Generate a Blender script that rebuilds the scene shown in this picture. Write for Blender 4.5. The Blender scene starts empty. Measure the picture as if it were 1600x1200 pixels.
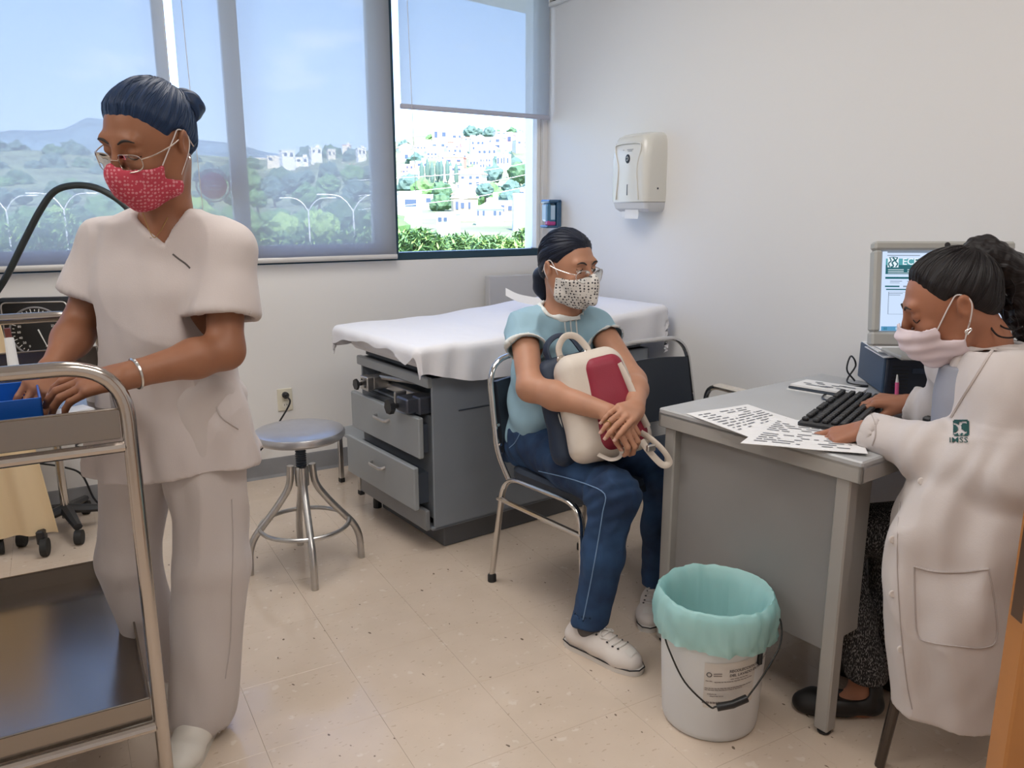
import bpy, math, random
import numpy as np
from mathutils import Vector, Matrix, Euler, noise as mnoise

# ------------------------------------------------------------------ camera, sky, lights, exposure
SC = bpy.context.scene
COL = SC.collection
F_PX, PITCH, HEAD, CAM_H = 1250.0, math.radians(12.6), math.radians(29.5), 1.36
cam_d = bpy.data.cameras.new('camera')
cam_d.sensor_width = 36.0
cam_d.lens = F_PX / 1600.0 * 36.0
cam_d.clip_start, cam_d.clip_end = 0.05, 5000
cam = bpy.data.objects.new('camera', cam_d)
COL.objects.link(cam)
cam.location = (0, 0, CAM_H)
cam.rotation_euler = (math.pi / 2 - PITCH, 0, -HEAD)
SC.camera = cam

SC.view_settings.view_transform = 'Standard'
SC.view_settings.look = 'None'
SC.view_settings.gamma = 1.0
SC.view_settings.use_curve_mapping = False
SC.view_settings.exposure = 0.08

W = bpy.data.worlds.new('sky'); SC.world = W
W.use_nodes = True
nt = W.node_tree; nt.nodes.clear()
wo = nt.nodes.new('ShaderNodeOutputWorld'); wb = nt.nodes.new('ShaderNodeBackground')
tc = nt.nodes.new('ShaderNodeTexCoord'); sp = nt.nodes.new('ShaderNodeSeparateXYZ')
rp = nt.nodes.new('ShaderNodeValToRGB')
rp.color_ramp.elements[0].position = 0.0; rp.color_ramp.elements[0].color = (0.62, 0.80, 1.0, 1)
rp.color_ramp.elements[1].position = 0.55; rp.color_ramp.elements[1].color = (0.20, 0.38, 0.95, 1)
e = rp.color_ramp.elements.new(0.22); e.color = (0.34, 0.56, 1.0, 1)
mp = nt.nodes.new('ShaderNodeMapping'); mp.inputs['Scale'].default_value = (3.0, 3.0, 9.0)
ns = nt.nodes.new('ShaderNodeTexNoise'); ns.inputs['Scale'].default_value = 1.6; ns.inputs['Detail'].default_value = 6
cr = nt.nodes.new('ShaderNodeValToRGB')
cr.color_ramp.elements[0].position = 0.60; cr.color_ramp.elements[0].color = (0, 0, 0, 1)
cr.color_ramp.elements[1].position = 0.82; cr.color_ramp.elements[1].color = (1, 1, 1, 1)
mx = nt.nodes.new('ShaderNodeMix'); mx.data_type = 'RGBA'
mx.inputs['B'].default_value = (0.8, 0.9, 1.0, 1)
nt.links.new(tc.outputs['Generated'], sp.inputs[0]); nt.links.new(sp.outputs['Z'], rp.inputs[0])
nt.links.new(tc.outputs['Generated'], mp.inputs[0]); nt.links.new(mp.outputs[0], ns.inputs['Vector'])
nt.links.new(ns.outputs['Fac'], cr.inputs[0]); nt.links.new(cr.outputs[0], mx.inputs['Factor'])
nt.links.new(rp.outputs[0], mx.inputs['A']); nt.links.new(mx.outputs['Result'], wb.inputs[0])
wb.inputs[1].default_value = 3.6
nt.links.new(wb.outputs[0], wo.inputs[0])

sun_d = bpy.data.lights.new('sun', 'SUN'); sun_d.energy = 18.0; sun_d.angle = 0.01; sun_d.color = (1, 0.95, 0.88)
sun = bpy.data.objects.new('sun', sun_d); COL.objects.link(sun)
sun.rotation_euler = (math.radians(38), math.radians(-14), 0)      # shines towards the hill, never into the room
CEIL_LAMP_POWER = 18.5     # each ceiling panel lamp carries its own light, see ceiling_lamp below

# ------------------------------------------------------------------ helpers
_s, _c = math.sin(HEAD), math.cos(HEAD)
def at(px, py, d=None, X=None, Y=None, Z=None):
    """a point of the place: seen in direction (px, py) of the 1600x1200 frame, on the plane given"""
    u, v = px - 800.0, py - 600.0
    fw = F_PX * math.cos(PITCH) - v * math.sin(PITCH); dn = F_PX * math.sin(PITCH) + v * math.cos(PITCH)
    r = Vector((u * _c + fw * _s, -u * _s + fw * _c, -dn))
    t = d / fw if d is not None else X / r.x if X is not None else Y / r.y if Y is not None else (Z - CAM_H) / r.z
    p = r * t; p.z += CAM_H
    return p

MATS = {}
def mat(name, col=(0.8, 0.8, 0.8), rough=0.5, metal=0.0, spec=0.5, bump=None, vary=None, coat=0.0, sheen=0.0, sss=0.0, emit=None, alpha=None, bdist=0.002):
    """bump=(scale, strength[, detail]); vary=(scale, amount) darkens/lightens by noise"""
    if name in MATS: return MATS[name]
    m = bpy.data.materials.new(name); m.use_nodes = True
    n = m.node_tree; b = n.nodes['Principled BSDF']
    b.inputs['Base Color'].default_value = (*col, 1)
    b.inputs['Roughness'].default_value = rough
    b.inputs['Metallic'].default_value = metal
    b.inputs['Specular IOR Level'].default_value = spec
    b.inputs['Coat Weight'].default_value = coat
    b.inputs['Sheen Weight'].default_value = sheen
    if sss:
        b.inputs['Subsurface Weight'].default_value = sss
        b.inputs['Subsurface Radius'].default_value = (0.012, 0.005, 0.003)
    if emit:
        b.inputs['Emission Color'].default_value = (*emit[0], 1); b.inputs['Emission Strength'].default_value = emit[1]
    t = n.nodes.new('ShaderNodeTexCoord')
    if bump:
        x = n.nodes.new('ShaderNodeTexNoise'); x.inputs['Scale'].default_value = bump[0]
        x.inputs['Detail'].default_value = bump[2] if len(bump) > 2 else 3
        bp = n.nodes.new('ShaderNodeBump'); bp.inputs['Strength'].default_value = bump[1]; bp.inputs['Distance'].default_value = bdist
        n.links.new(t.outputs['Object'], x.inputs['Vector']); n.links.new(x.outputs['Fac'], bp.inputs['Height'])
        n.links.new(bp.outputs[0], b.inputs['Normal'])
    if vary:
        x = n.nodes.new('ShaderNodeTexNoise'); x.inputs['Scale'].default_value = vary[0]; x.inputs['Detail'].default_value = 4
        r = n.nodes.new('ShaderNodeValToRGB')
        lo = [max(0, c * (1 - vary[1])) for c in col]; hi = [min(1, c * (1 + vary[1])) for c in col]
        r.color_ramp.elements[0].position = 0.3; r.color_ramp.elements[0].color = (*lo, 1)
        r.color_ramp.elements[1].position = 0.7; r.color_ramp.elements[1].color = (*hi, 1)
        n.links.new(t.outputs['Object'], x.inputs['Vector']); n.links.new(x.outputs['Fac'], r.inputs[0])
        n.links.new(r.outputs[0], b.inputs['Base Color'])
    MATS[name] = m
    return m

def nodes_of(m): return m.node_tree.nodes, m.node_tree.links, m.node_tree.nodes['Principled BSDF']

def glass_mat(name, tint=(1, 1, 1), gloss=0.06, rough=0.0):
    if name in MATS: return MATS[name]
    m = bpy.data.materials.new(name); m.use_nodes = True
    n = m.node_tree; n.nodes.clear()
    o = n.nodes.new('ShaderNodeOutputMaterial'); t = n.nodes.new('ShaderNodeBsdfTransparent'); g = n.nodes.new('ShaderNodeBsdfGlossy')
    x = n.nodes.new('ShaderNodeMixShader'); f = n.nodes.new('ShaderNodeFresnel'); f.inputs[0].default_value = 1.3
    t.inputs[0].default_value = (*tint, 1); g.inputs['Roughness'].default_value = rough
    n.links.new(f.outputs[0], x.inputs[0]); n.links.new(t.outputs[0], x.inputs[1]); n.links.new(g.outputs[0], x.inputs[2])
    n.links.new(x.outputs[0], o.inputs[0])
    MATS[name] = m
    return m

def fabric_screen(name, see, col, transl=0.6):
    """open-weave or thin fabric: part of the light passes straight, the rest is scattered by the threads"""
    if name in MATS: return MATS[name]
    m = bpy.data.materials.new(name); m.use_nodes = True
    n = m.node_tree; n.nodes.clear()
    o = n.nodes.new('ShaderNodeOutputMaterial'); t = n.nodes.new('ShaderNodeBsdfTransparent')
    d = n.nodes.new('ShaderNodeBsdfDiffuse'); l = n.nodes.new('ShaderNodeBsdfTranslucent')
    a = n.nodes.new('ShaderNodeMixShader'); b = n.nodes.new('ShaderNodeMixShader')
    d.inputs[0].default_value = (*col, 1); l.inputs[0].default_value = (*col, 1)
    a.inputs[0].default_value = transl; b.inputs[0].default_value = 1 - see
    n.links.new(d.outputs[0], a.inputs[1]); n.links.new(l.outputs[0], a.inputs[2])
    n.links.new(t.outputs[0], b.inputs[1]); n.links.new(a.outputs[0], b.inputs[2]); n.links.new(b.outputs[0], o.inputs[0])
    MATS[name] = m
    return m

def tag(o, label=None, cat=None, group=None, kind=None):
    if label: o['label'] = label
    if cat: o['category'] = cat
    if group: o['group'] = group
    if kind: o['kind'] = kind
    return o

def thing(name, label, cat, loc=(0, 0, 0), rz=0.0, group=None):
    o = bpy.data.objects.new(name, None); COL.objects.link(o)
    o.empty_display_size = 0.05
    o.location = loc; o.rotation_euler = (0, 0, rz)
    return tag(o, label, cat, group)

def copy_tree(o, parent=None):
    c = o.copy(); COL.objects.link(c)
    if parent: c.parent = parent
    for ch in o.children: copy_tree(ch, c)
    return c

class MB:
    """collects shapes for ONE mesh"""
    def __init__(s): s.v = []; s.f = []; s.m = []; s.mi = 0
    def add(s, vs, fs):
        n = len(s.v); s.v += [tuple(p) for p in vs]; s.f += [tuple(i + n for i in f) for f in fs]; s.m += [s.mi] * len(fs)
        return s
    def box(s, c, size, bev=0.0, R=None):
        hx, hy, hz = size[0] / 2, size[1] / 2, size[2] / 2
        c = Vector(c)
        if bev <= 0:
            vs = [Vector((x * hx, y * hy, z * hz)) for x in (-1, 1) for y in (-1, 1) for z in (-1, 1)]
            fs = [(0, 1, 3, 2), (4, 6, 7, 5), (0, 4, 5, 1), (2, 3, 7, 6), (0, 2, 6, 4), (1, 5, 7, 3)]
        else:
            b = min(bev, hx * .98, hy * .98, hz * .98); vs = []; idx = {}
            for x in (-1, 1):
                for y in (-1, 1):
                    for z in (-1, 1):
                        for a in range(3):
                            p = [x * (hx - b), y * (hy - b), z * (hz - b)]; p[a] = (x * hx, y * hy, z * hz)[a]
                            idx[x, y, z, a] = len(vs); vs.append(Vector(p))
            fs = []
            for a in range(3):
                o1, o2 = (a + 1) % 3, (a + 2) % 3
                for sg in (-1, 1):
                    q = []
                    for (p1, p2) in ((-1, -1), (1, -1), (1, 1), (-1, 1)):
                        k = [0, 0, 0]; k[a] = sg; k[o1] = p1; k[o2] = p2; q.append(idx[(*k, a)])
                    fs.append(tuple(q) if sg > 0 else tuple(q[::-1]))
                for s1 in (-1, 1):
                    for s2 in (-1, 1):
                        def K(w, ax):
                            k = [0, 0, 0]; k[a] = w; k[o1] = s1; k[o2] = s2; return idx[(*k, ax)]
                        q = (K(-1, o1), K(1, o1), K(1, o2), K(-1, o2))
                        fs.append(q if s1 * s2 < 0 else q[::-1])
            for x in (-1, 1):
                for y in (-1, 1):
                    for z in (-1, 1):
                        q = tuple(idx[x, y, z, a] for a in range(3)); fs.append(q if x * y * z > 0 else q[::-1])
        if R is not None: vs = [R @ p for p in vs]
        return s.add([p + c for p in vs], fs)
    def tube(s, pts, r, n=10, closed=False, caps=True, flat=None):
        pts = [Vector(p) for p in pts]; N = len(pts)
        rs = r if isinstance(r, (list, tuple)) else [r] * N
        T = []
        for i in range(N):
            a = pts[(i - 1) % N] if (closed or i > 0) else pts[i]; b = pts[(i + 1) % N] if (closed or i < N - 1) else pts[i]
            t = (b - a); T.append(t.normalized() if t.length > 1e-9 else Vector((0, 0, 1)))
        up = Vector((0, 0, 1)) if abs(T[0].z) < 0.9 else Vector((1, 0, 0))
        u = T[0].cross(up).normalized(); vs = []
        for i in range(N):
            u = (u - T[i] * u.dot(T[i])).normalized(); w = T[i].cross(u)
            for k in range(n):
                a = 2 * math.pi * k / n
                vs.append(pts[i] + (u * math.cos(a) * (flat or 1.0) + w * math.sin(a)) * rs[i])
        fs = []
        for i in range(N if closed else N - 1):
            j = (i + 1) % N
            for k in range(n):
                l = (k + 1) % n; fs.append((i * n + k, j * n + k, j * n + l, i * n + l))
        if caps and not closed:
            fs.append(tuple(range(n))); fs.append(tuple((N - 1) * n + k for k in range(n))[::-1])
        return s.add(vs, fs)
    def lathe(s, prof, n=32, c=(0, 0, 0), R=None, caps=True):
        c = Vector(c); vs = []; fs = []
        for (r, z) in prof:
            for k in range(n):
                a = 2 * math.pi * k / n; p = Vector((r * math.cos(a), r * math.sin(a), z)); vs.append(c + (R @ p if R is not None else p))
        for i in range(len(prof) - 1):
            for k in range(n):
                l = (k + 1) % n; fs.append((i * n + k, i * n + l, (i + 1) * n + l, (i + 1) * n + k))
        if caps:
            fs.append(tuple(range(n))[::-1]); fs.append(tuple((len(prof) - 1) * n + k for k in range(n)))
        return s.add(vs, fs)
    def prism(s, poly, z0, z1, M=None):
        n = len(poly); vs = [Vector((x, y, z0)) for x, y in poly] + [Vector((x, y, z1)) for x, y in poly]
        if M is not None: vs = [M @ p for p in vs]
        return s.add(vs, [tuple(range(n))[::-1], tuple(range(n, 2 * n))] + [(i, (i + 1) % n, n + (i + 1) % n, n + i) for i in range(n)])
    def loft(s, rings, caps=True):
        n = len(rings[0]); vs = [p for r in rings for p in r]; fs = []
        for i in range(len(rings) - 1):
            for k in range(n):
                l = (k + 1) % n; fs.append((i * n + k, i * n + l, (i + 1) * n + l, (i + 1) * n + k))
        if caps: fs.append(tuple(range(n))[::-1]); fs.append(tuple((len(rings) - 1) * n + k for k in range(n)))
        return s.add(vs, fs)
    def sheet(s, P, thick=0.0, normal=None):
        """grid of points P[i][j], as a surface or a slab of that thickness"""
        a, b = len(P), len(P[0]); vs = [Vector(p) for r in P for p in r]
        top = [(i * b + j, (i + 1) * b + j, (i + 1) * b + j + 1, i * b + j + 1) for i in range(a - 1) for j in range(b - 1)]
        if not thick: return s.add(vs, top)
        nv = []
        for i in range(a):
            for j in range(b):
                if normal is not None: nn = Vector(normal)
                else:
                    t1 = Vector(P[min(i + 1, a - 1)][j]) - Vector(P[max(i - 1, 0)][j]); t2 = Vector(P[i][min(j + 1, b - 1)]) - Vector(P[i][max(j - 1, 0)])
                    nn = t1.cross(t2); nn = nn.normalized() if nn.length > 1e-12 else Vector((0, 0, 1))
                nv.append(Vector(P[i][j]) - nn * thick)
        m = a * b; fs = top + [tuple(q + m for q in f[::-1]) for f in top]
        rim = [(i, 0) for i in range(a)] + [(a - 1, j) for j in range(1, b)] + [(i, b - 1) for i in range(a - 2, -1, -1)] + [(0, j) for j in range(b - 2, 0, -1)]
        ids = [i * b + j for i, j in rim]
        fs += [(ids[k], ids[k] + m, ids[(k + 1) % len(ids)] + m, ids[(k + 1) % len(ids)]) for k in range(len(ids))]
        return s.add(vs + nv, fs)
    def mesh(s, name, mats, smooth=35):
        me = bpy.data.meshes.new(name); me.from_pydata(s.v, [], s.f)
        for m in (mats if isinstance(mats, (list, tuple)) else [mats]): me.materials.append(m)
        if any(s.m): me.polygons.foreach_set('material_index', s.m)
        if smooth:
            me.polygons.foreach_set('use_smooth', [True] * len(me.polygons)); me.set_sharp_from_angle(angle=math.radians(smooth))
        me.update(); return me
    def build(s, name, mats, parent=None, smooth=35):
        o = bpy.data.objects.new(name, s.mesh(name, mats, smooth)); COL.objects.link(o)
        if parent: o.parent = parent
        return o

def struct(name, mb, m, smooth=35): return tag(mb.build(name, m, None, smooth), kind='structure')
def inst(name, me, parent, loc=(0, 0, 0), rot=(0, 0, 0), scale=(1, 1, 1)):
    o = bpy.data.objects.new(name, me); COL.objects.link(o); o.parent = parent
    o.location = loc; o.rotation_euler = rot; o.scale = scale
    return o

def spline(pts, n=8, closed=False):
    pts = [Vector(p) for p in pts]; N = len(pts); out = []
    for i in range(N if closed else N - 1):
        p0 = pts[(i - 1) % N] if closed or i > 0 else pts[0] * 2 - pts[1]
        p1 = pts[i]; p2 = pts[(i + 1) % N]
        p3 = pts[(i + 2) % N] if closed or i < N - 2 else pts[-1] * 2 - pts[-2]
        for k in range(n):
            t = k / n
            out.append(0.5 * ((2 * p1) + (p2 - p0) * t + (2 * p0 - 5 * p1 + 4 * p2 - p3) * t * t + (3 * p1 - p0 - 3 * p2 + p3) * t ** 3))
    if not closed: out.append(pts[-1])
    return out

def bend(pts, rad, n=6):
    """polyline with its inner corners rounded, as bent tube"""
    pts = [Vector(p) for p in pts]; out = [pts[0]]
    for i in range(1, len(pts) - 1):
        a = (pts[i - 1] - pts[i]).normalized(); b = (pts[i + 1] - pts[i]).normalized()
        r = min(rad, (pts[i - 1] - pts[i]).length * .49, (pts[i + 1] - pts[i]).length * .49)
        p, q = pts[i] + a * r, pts[i] + b * r
        for k in range(n + 1):
            t = k / n; out.append(p * (1 - t) ** 2 + pts[i] * 2 * t * (1 - t) + q * t * t)
    out.append(pts[-1]); return out

def text_mesh(txt, size, m, name='lettering', parent=None, M=None, bold=0.0, depth=0.0004, align='LEFT', spacing=1.0, scale_x=1.0):
    cu = bpy.data.curves.new('t', 'FONT'); cu.body = txt; cu.size = size; cu.extrude = depth; cu.offset = bold; cu.align_x = align
    cu.resolution_u = 2; cu.space_character = spacing
    o = bpy.data.objects.new('t', cu); COL.objects.link(o)
    me = bpy.data.meshes.new_from_object(o.evaluated_get(bpy.context.evaluated_depsgraph_get()))
    bpy.data.objects.remove(o); bpy.data.curves.remove(cu)
    me.name = name; me.materials.clear(); me.materials.append(m)
    if scale_x != 1.0: me.transform(Matrix.Diagonal((scale_x, 1, 1, 1)))
    if M is not None: me.transform(M)
    r = bpy.data.objects.new(name, me); COL.objects.link(r)
    if parent: r.parent = parent
    return r

def frame(o, x, y, z=None):
    """matrix with columns x, y, x cross y at origin o"""
    x = Vector(x).normalized(); z2 = Vector(x).cross(Vector(y)).normalized(); y2 = z2.cross(x)
    M = Matrix((x, y2, z2)).transposed().to_4x4(); M.translation = Vector(o)
    return M
# ------------------------------------------------------------------ the room
WY, RX, LX, BY, CZ = 4.0, 2.49, -2.7, -1.3, 2.75       # window wall, right wall, left wall, back wall, ceiling
M_wall = mat('wall_paint', (0.79, 0.78, 0.77), 0.55, bump=(60, 0.08), bdist=0.001)
M_base = mat('vinyl_base', (0.20, 0.20, 0.21), 0.45, vary=(8, 0.1))
M_alu = mat('dark_aluminium', (0.02, 0.055, 0.085), 0.35, metal=0.3)
M_alu2 = mat('grey_aluminium', (0.66, 0.65, 0.63), 0.4, metal=0.2)
M_whitepl = mat('white_plastic', (0.80, 0.80, 0.79), 0.3)

# floor: vinyl composition tiles with chips
def floor_mat():
    m = mat('vinyl_tile', (0.62, 0.55, 0.46), 0.2, spec=0.5)
    n, l, b = nodes_of(m)
    g = n.new('ShaderNodeNewGeometry')
    def noise(sc, det, mapsc=(1, 1, 1)):
        mp = n.new('ShaderNodeMapping'); mp.inputs['Scale'].default_value = mapsc
        x = n.new('ShaderNodeTexNoise'); x.inputs['Scale'].default_value = sc; x.inputs['Detail'].default_value = det
        l.new(g.outputs['Position'], mp.inputs[0]); l.new(mp.outputs[0], x.inputs['Vector']); return x
    def ramp(a, b_, src, c0, c1):
        r = n.new('ShaderNodeValToRGB'); r.color_ramp.elements[0].position = a; r.color_ramp.elements[1].position = b_
        r.color_ramp.elements[0].color = (*c0, 1); r.color_ramp.elements[1].color = (*c1, 1); l.new(src, r.inputs[0]); return r
    base = ramp(.3, .7, noise(7, 4).outputs['Fac'], (0.61, 0.50, 0.40), (0.66, 0.545, 0.445))
    chips = ramp(.66, .70, noise(42, 2, (1, 2.2, 1)).outputs['Fac'], (0, 0, 0), (1, 1, 1))
    dark = ramp(.745, .775, noise(30, 1, (1.6, 1, 1)).outputs['Fac'], (0, 0, 0), (1, 1, 1))
    light = ramp(.66, .72, noise(25, 2).outputs['Fac'], (0, 0, 0), (1, 1, 1))
    def mixin(a, fac, col, amt):
        k = n.new('ShaderNodeMath'); k.operation = 'MULTIPLY'; k.inputs[1].default_value = amt; l.new(fac, k.inputs[0])
        x = n.new('ShaderNodeMix'); x.data_type = 'RGBA'; x.inputs['B'].default_value = (*col, 1)
        l.new(k.outputs[0], x.inputs['Factor']); l.new(a, x.inputs['A']); return x.outputs['Result']
    c = mixin(base.outputs[0], light.outputs[0], (0.74, 0.66, 0.58), .6)
    c = mixin(c, chips.outputs[0], (0.40, 0.29, 0.20), .45)
    c = mixin(c, dark.outputs[0], (0.10, 0.065, 0.04), .85)
    l.new(c, b.inputs['Base Color'])
    r2 = ramp(.35, .75, noise(3, 3).outputs['Fac'], (.08,) * 3, (.2,) * 3); l.new(r2.outputs[0], b.inputs['Roughness'])
    bp = n.new('ShaderNodeBump'); bp.inputs['Strength'].default_value = .06; bp.inputs['Distance'].default_value = .003
    l.new(noise(9, 2).outputs['Fac'], bp.inputs['Height']); l.new(bp.outputs[0], b.inputs['Normal'])
    return m
M_tile = floor_mat()
M_joint = mat('tile_joint', (0.52, 0.425, 0.335), 0.6)
T = 0.305
tx0, ty0 = RX - T * 12 - 0.02, WY - T * 12
fl = MB(); fl.box(((LX + RX) / 2, (BY + WY) / 2, -0.055), (RX - LX + .4, WY - BY + .4, 0.1)); fl.mi = 1
fl.box(((LX + tx0) / 2, (BY + WY) / 2, -0.003), (tx0 - LX, WY - BY, 0.006)); fl.box(((tx0 + RX) / 2, (BY + ty0) / 2, -0.003), (RX - tx0, ty0 - BY, 0.006))
floor = struct('floor', fl, [M_joint, M_tile], 0)
tile_me = MB().box((0, 0, -0.003), (T - 0.0004, T - 0.0004, 0.006), 0.0005).mesh('tile', M_tile, 0)
for i in range(13):
    for j in range(12):
        if i == 12:
            continue
        inst('tile', tile_me, floor, (tx0 + T * (i + .5), ty0 + T * (j + .5), 0))
edge_me = MB().box((0, 0, -0.003), (0.0196, T - .0008, 0.006)).mesh('tile_edge', M_tile, 0)
for j in range(12): inst('tile', edge_me, floor, (tx0 + T * 12 + .01, ty0 + T * (j + .5), 0))

SILL = 1.075
w = MB(); w.box(((LX + RX) / 2, WY + .1, SILL / 2 - .05), (RX - LX + .4, .2, SILL + .1)); w.box(((LX + RX) / 2, WY + .1, 2.69), (RX - LX + .4, .2, .12))
w.box((RX - .0125 + .1, WY + .1, 1.87), (.225, .2, 1.6)); w.box((LX + .05, WY + .1, 1.87), (.3, .2, 1.6))
struct('wall_window', w, M_wall, 0)
struct('wall_right', MB().box((RX + .1, (BY + WY) / 2, CZ / 2), (.2, WY - BY + .0, CZ + .2)), M_wall, 0)
struct('wall_left', MB().box((LX - .1, (BY + WY) / 2, CZ / 2), (.2, WY - BY + .0, CZ + .2)), M_wall, 0)
struct('wall_back', MB().box(((LX + RX) / 2, BY - .1, CZ / 2), (RX - LX + .4, .2, CZ + .2)), M_wall, 0)
struct('ceiling', MB().box(((LX + RX) / 2, (BY + WY) / 2, CZ + .1), (RX - LX + .4, WY - BY + .4, .2)), mat('ceiling_paint', (.82, .81, .79), .7), 0)
def base_strip(mb, a, b, nrm):
    a, b, nrm = Vector(a), Vector(b), Vector(nrm)
    prof = [(.004, 0.0), (.016, 0.0), (.008, .012), (.006, .016), (.006, .094), (.002, .1), (0, .1), (0, 0.0)]
    rings = [[p + nrm * q[0] + Vector((0, 0, q[1])) for q in prof] for p in (a, b)]
    mb.loft(rings)
struct('baseboard_window', (lambda m: (base_strip(m, (LX, WY, 0), (RX, WY, 0), (0, -1, 0)), m)[1])(MB()), M_base)
struct('baseboard_right', (lambda m: (base_strip(m, (RX, WY, 0), (RX, BY, 0), (-1, 0, 0)), m)[1])(MB()), M_base)

# window: one long aluminium window, three lights in view
wx0, wx1, wz0, wz1, fy = LX + .2, 2.465, SILL, 2.63, WY + .06
mulls = [(-1.45, .05), (.508, .05), (.805, .075), (1.515, .105)]
win = thing('window_1', None, None, (0, fy, 0)); tag(win, kind='structure')
fr = MB(); fr.box(((wx0 + wx1) / 2, 0, wz0 + .02), (wx1 - wx0, .07, .04), .004); fr.box(((wx0 + wx1) / 2, 0, wz1 - .02), (wx1 - wx0, .07, .04), .004)
fr.box((wx0 + .02, 0, (wz0 + wz1) / 2), (.04, .07, wz1 - wz0), .004); 
fr.build('window_frame', M_alu, win)
MB().box((wx1 - .012, 0, (wz0 + wz1) / 2), (.024, .07, wz1 - wz0 - .08), .004).build('jamb_strip', M_whitepl, win)
for x, wd in mulls:
    MB().box((x, 0.005, (wz0 + wz1) / 2), (wd, .05, wz1 - wz0 - .08), .004).build('mullion', M_alu2, win)
MB().box((1.578, -.012, (wz0 + wz1) / 2), (.022, .05, wz1 - wz0 - .06), .003).build('mullion', M_alu, win)
MB().box(((wx0 + 1.56) / 2, .004, wz0 + .066), (1.56 - wx0, .04, .05), .003).build('lower_rail', M_alu2, win)
gx = [wx0] + [m[0] for m in mulls] + [wx1]
for a, b in zip(gx[:-1], gx[1:]):
    MB().box(((a + b) / 2, .012, (wz0 + wz1) / 2), (b - a - .02, .005, wz1 - wz0 - .05)).build('pane', glass_mat('window_glass'), win)
# round notice stuck on the pane behind the middle blind
stk = thing('window_sticker', 'faint round red sticker on the window pane behind the nurse', 'sticker', at(333, 290, Y=fy + .006))
MB().lathe([(.0, 0), (.062, 0), (.062, .0015), (0, .0015)], 40, R=Matrix.Rotation(math.pi / 2, 3, 'X'), caps=False).build('disc', mat('sticker_red', (.75, .12, .14), .5), stk)
ring = MB().tube([Vector((.075 * math.cos(a), -.002, .075 * math.sin(a))) for a in np.linspace(0, 2 * math.pi, 41)[:-1]], .004, 6, closed=True); ring.build('ring', M_whitepl, stk)
for k in (-1, 0, 1): MB().box((0, -.0025, k * .017), (.085, .001, .006)).build('stripe', M_whitepl, stk)

M_blind = fabric_screen('blind_screen', 0.165, (0.43, 0.44, 0.465), 0.6)
M_bar = mat('blind_bar', (0.62, 0.61, 0.60), .4, metal=.2)
def blind(label, x0, x1, zb, bar_m, tilt=0.0):
    by = WY - .045
    t = thing('roller_blind', label, 'blind', ((x0 + x1) / 2, by, zb), group='roller blinds of the window')
    hw = (x1 - x0) / 2; top = 2.66 - zb
    nx, nz = 12, 8
    P = [[(-hw + 2 * hw * i / nx, .003 * math.sin(i * .9 + j * .5), .012 + tilt * (i / nx - .5) * (1 - j / nz) + (top - .012) * j / nz) for j in range(nz + 1)] for i in range(nx + 1)]
    MB().sheet(P).build('fabric', M_blind, t)
    a, b = Vector((-hw - .004, 0, .008 - tilt / 2)), Vector((hw + .004, 0, .008 + tilt / 2))
    mb = MB(); mb.tube([a, b], .013, 10, flat=.5); mb.build('bottom_bar', bar_m, t)
    MB().tube([(-hw, .0, top + .012), (hw, .0, top + .012)], .022, 14).build('roller', M_whitepl, t)
    ch = MB(); cx = -hw + .03
    ch.tube(spline([(cx, -.02, top), (cx + .012, -.02, top * .5), (cx + .03, -.02, max(.0, SILL + .03 - zb) if zb < 1.5 else -.45), ], 8), .0016, 5)
    ch.build('pull_chain', M_bar, t)
    return t
blind('closed screen blind on the left, behind the standing nurse', LX + .25, .517, 1.092, M_bar)
blind('closed screen blind in the middle of the window', .556, 1.548, 1.092, M_bar)
blind('half-raised screen blind on the right, open view below it', 1.597, 2.472, 1.832, mat('blind_bar_blue', (.44, .46, .56), .4), -.012)

# air vent high on the right wall
v = thing('air_vent', 'white slatted air vent high on the right wall beside the window', 'vent', (RX, 3.72, 2.405))
m = MB(); m.box((-.012, 0, .01), (.024, .5, .02), .003); m.box((-.012, 0, .24), (.024, .5, .02), .003); m.box((-.012, -.24, .125), (.024, .02, .21), .003); m.box((-.012, .24, .125), (.024, .02, .21), .003); m.build('vent_frame', M_whitepl, v)
MB().box((-.003, 0, .125), (.006, .46, .21)).build('backing', mat('vent_dark', (.03, .05, .06), .6), v)
sl = MB().box((0, 0, 0), (.018, .004, .21), .001, Matrix.Rotation(.5, 3, 'Z')).mesh('slat', M_alu2)
for k in range(14): inst('slat', sl, v, (-.014, -.21 + k * .032, .125))

# ceiling lamps (out of frame; the room's own light)
def ceiling_lamp(x, y, where):
    t = thing('ceiling_lamp', 'flat fluorescent ceiling panel ' + where, 'lamp', (x, y, CZ - .03), group='ceiling panels')
    f = MB(); f.box((0, -.61, .015), (1.22, .03, .03)); f.box((0, .61, .015), (1.22, .03, .03)); f.box((-.61, 0, .015), (.03, 1.19, .03)); f.box((.61, 0, .015), (.03, 1.19, .03)); f.build('lamp_frame', M_whitepl, t)
    MB().box((0, 0, .018), (1.18, 1.18, .006)).build('diffuser', mat('lamp_diffuser', (.9, .9, .9), .5, emit=((1, .94, .86), 1.5)), t)
    ld = bpy.data.lights.new('tube_light', 'AREA'); ld.shape = 'RECTANGLE'; ld.size = ld.size_y = 1.15; ld.energy = CEIL_LAMP_POWER; ld.color = (1, .965, .92)
    lo = bpy.data.objects.new('tube_light', ld); COL.objects.link(lo); lo.parent = t; lo.location = (0, 0, .005)
ceiling_lamp(.75, 2.5, 'over the middle of the room'); ceiling_lamp(.9, .2, 'over the camera side'); ceiling_lamp(-1.4, 1.4, 'over the left side of the room')

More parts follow.
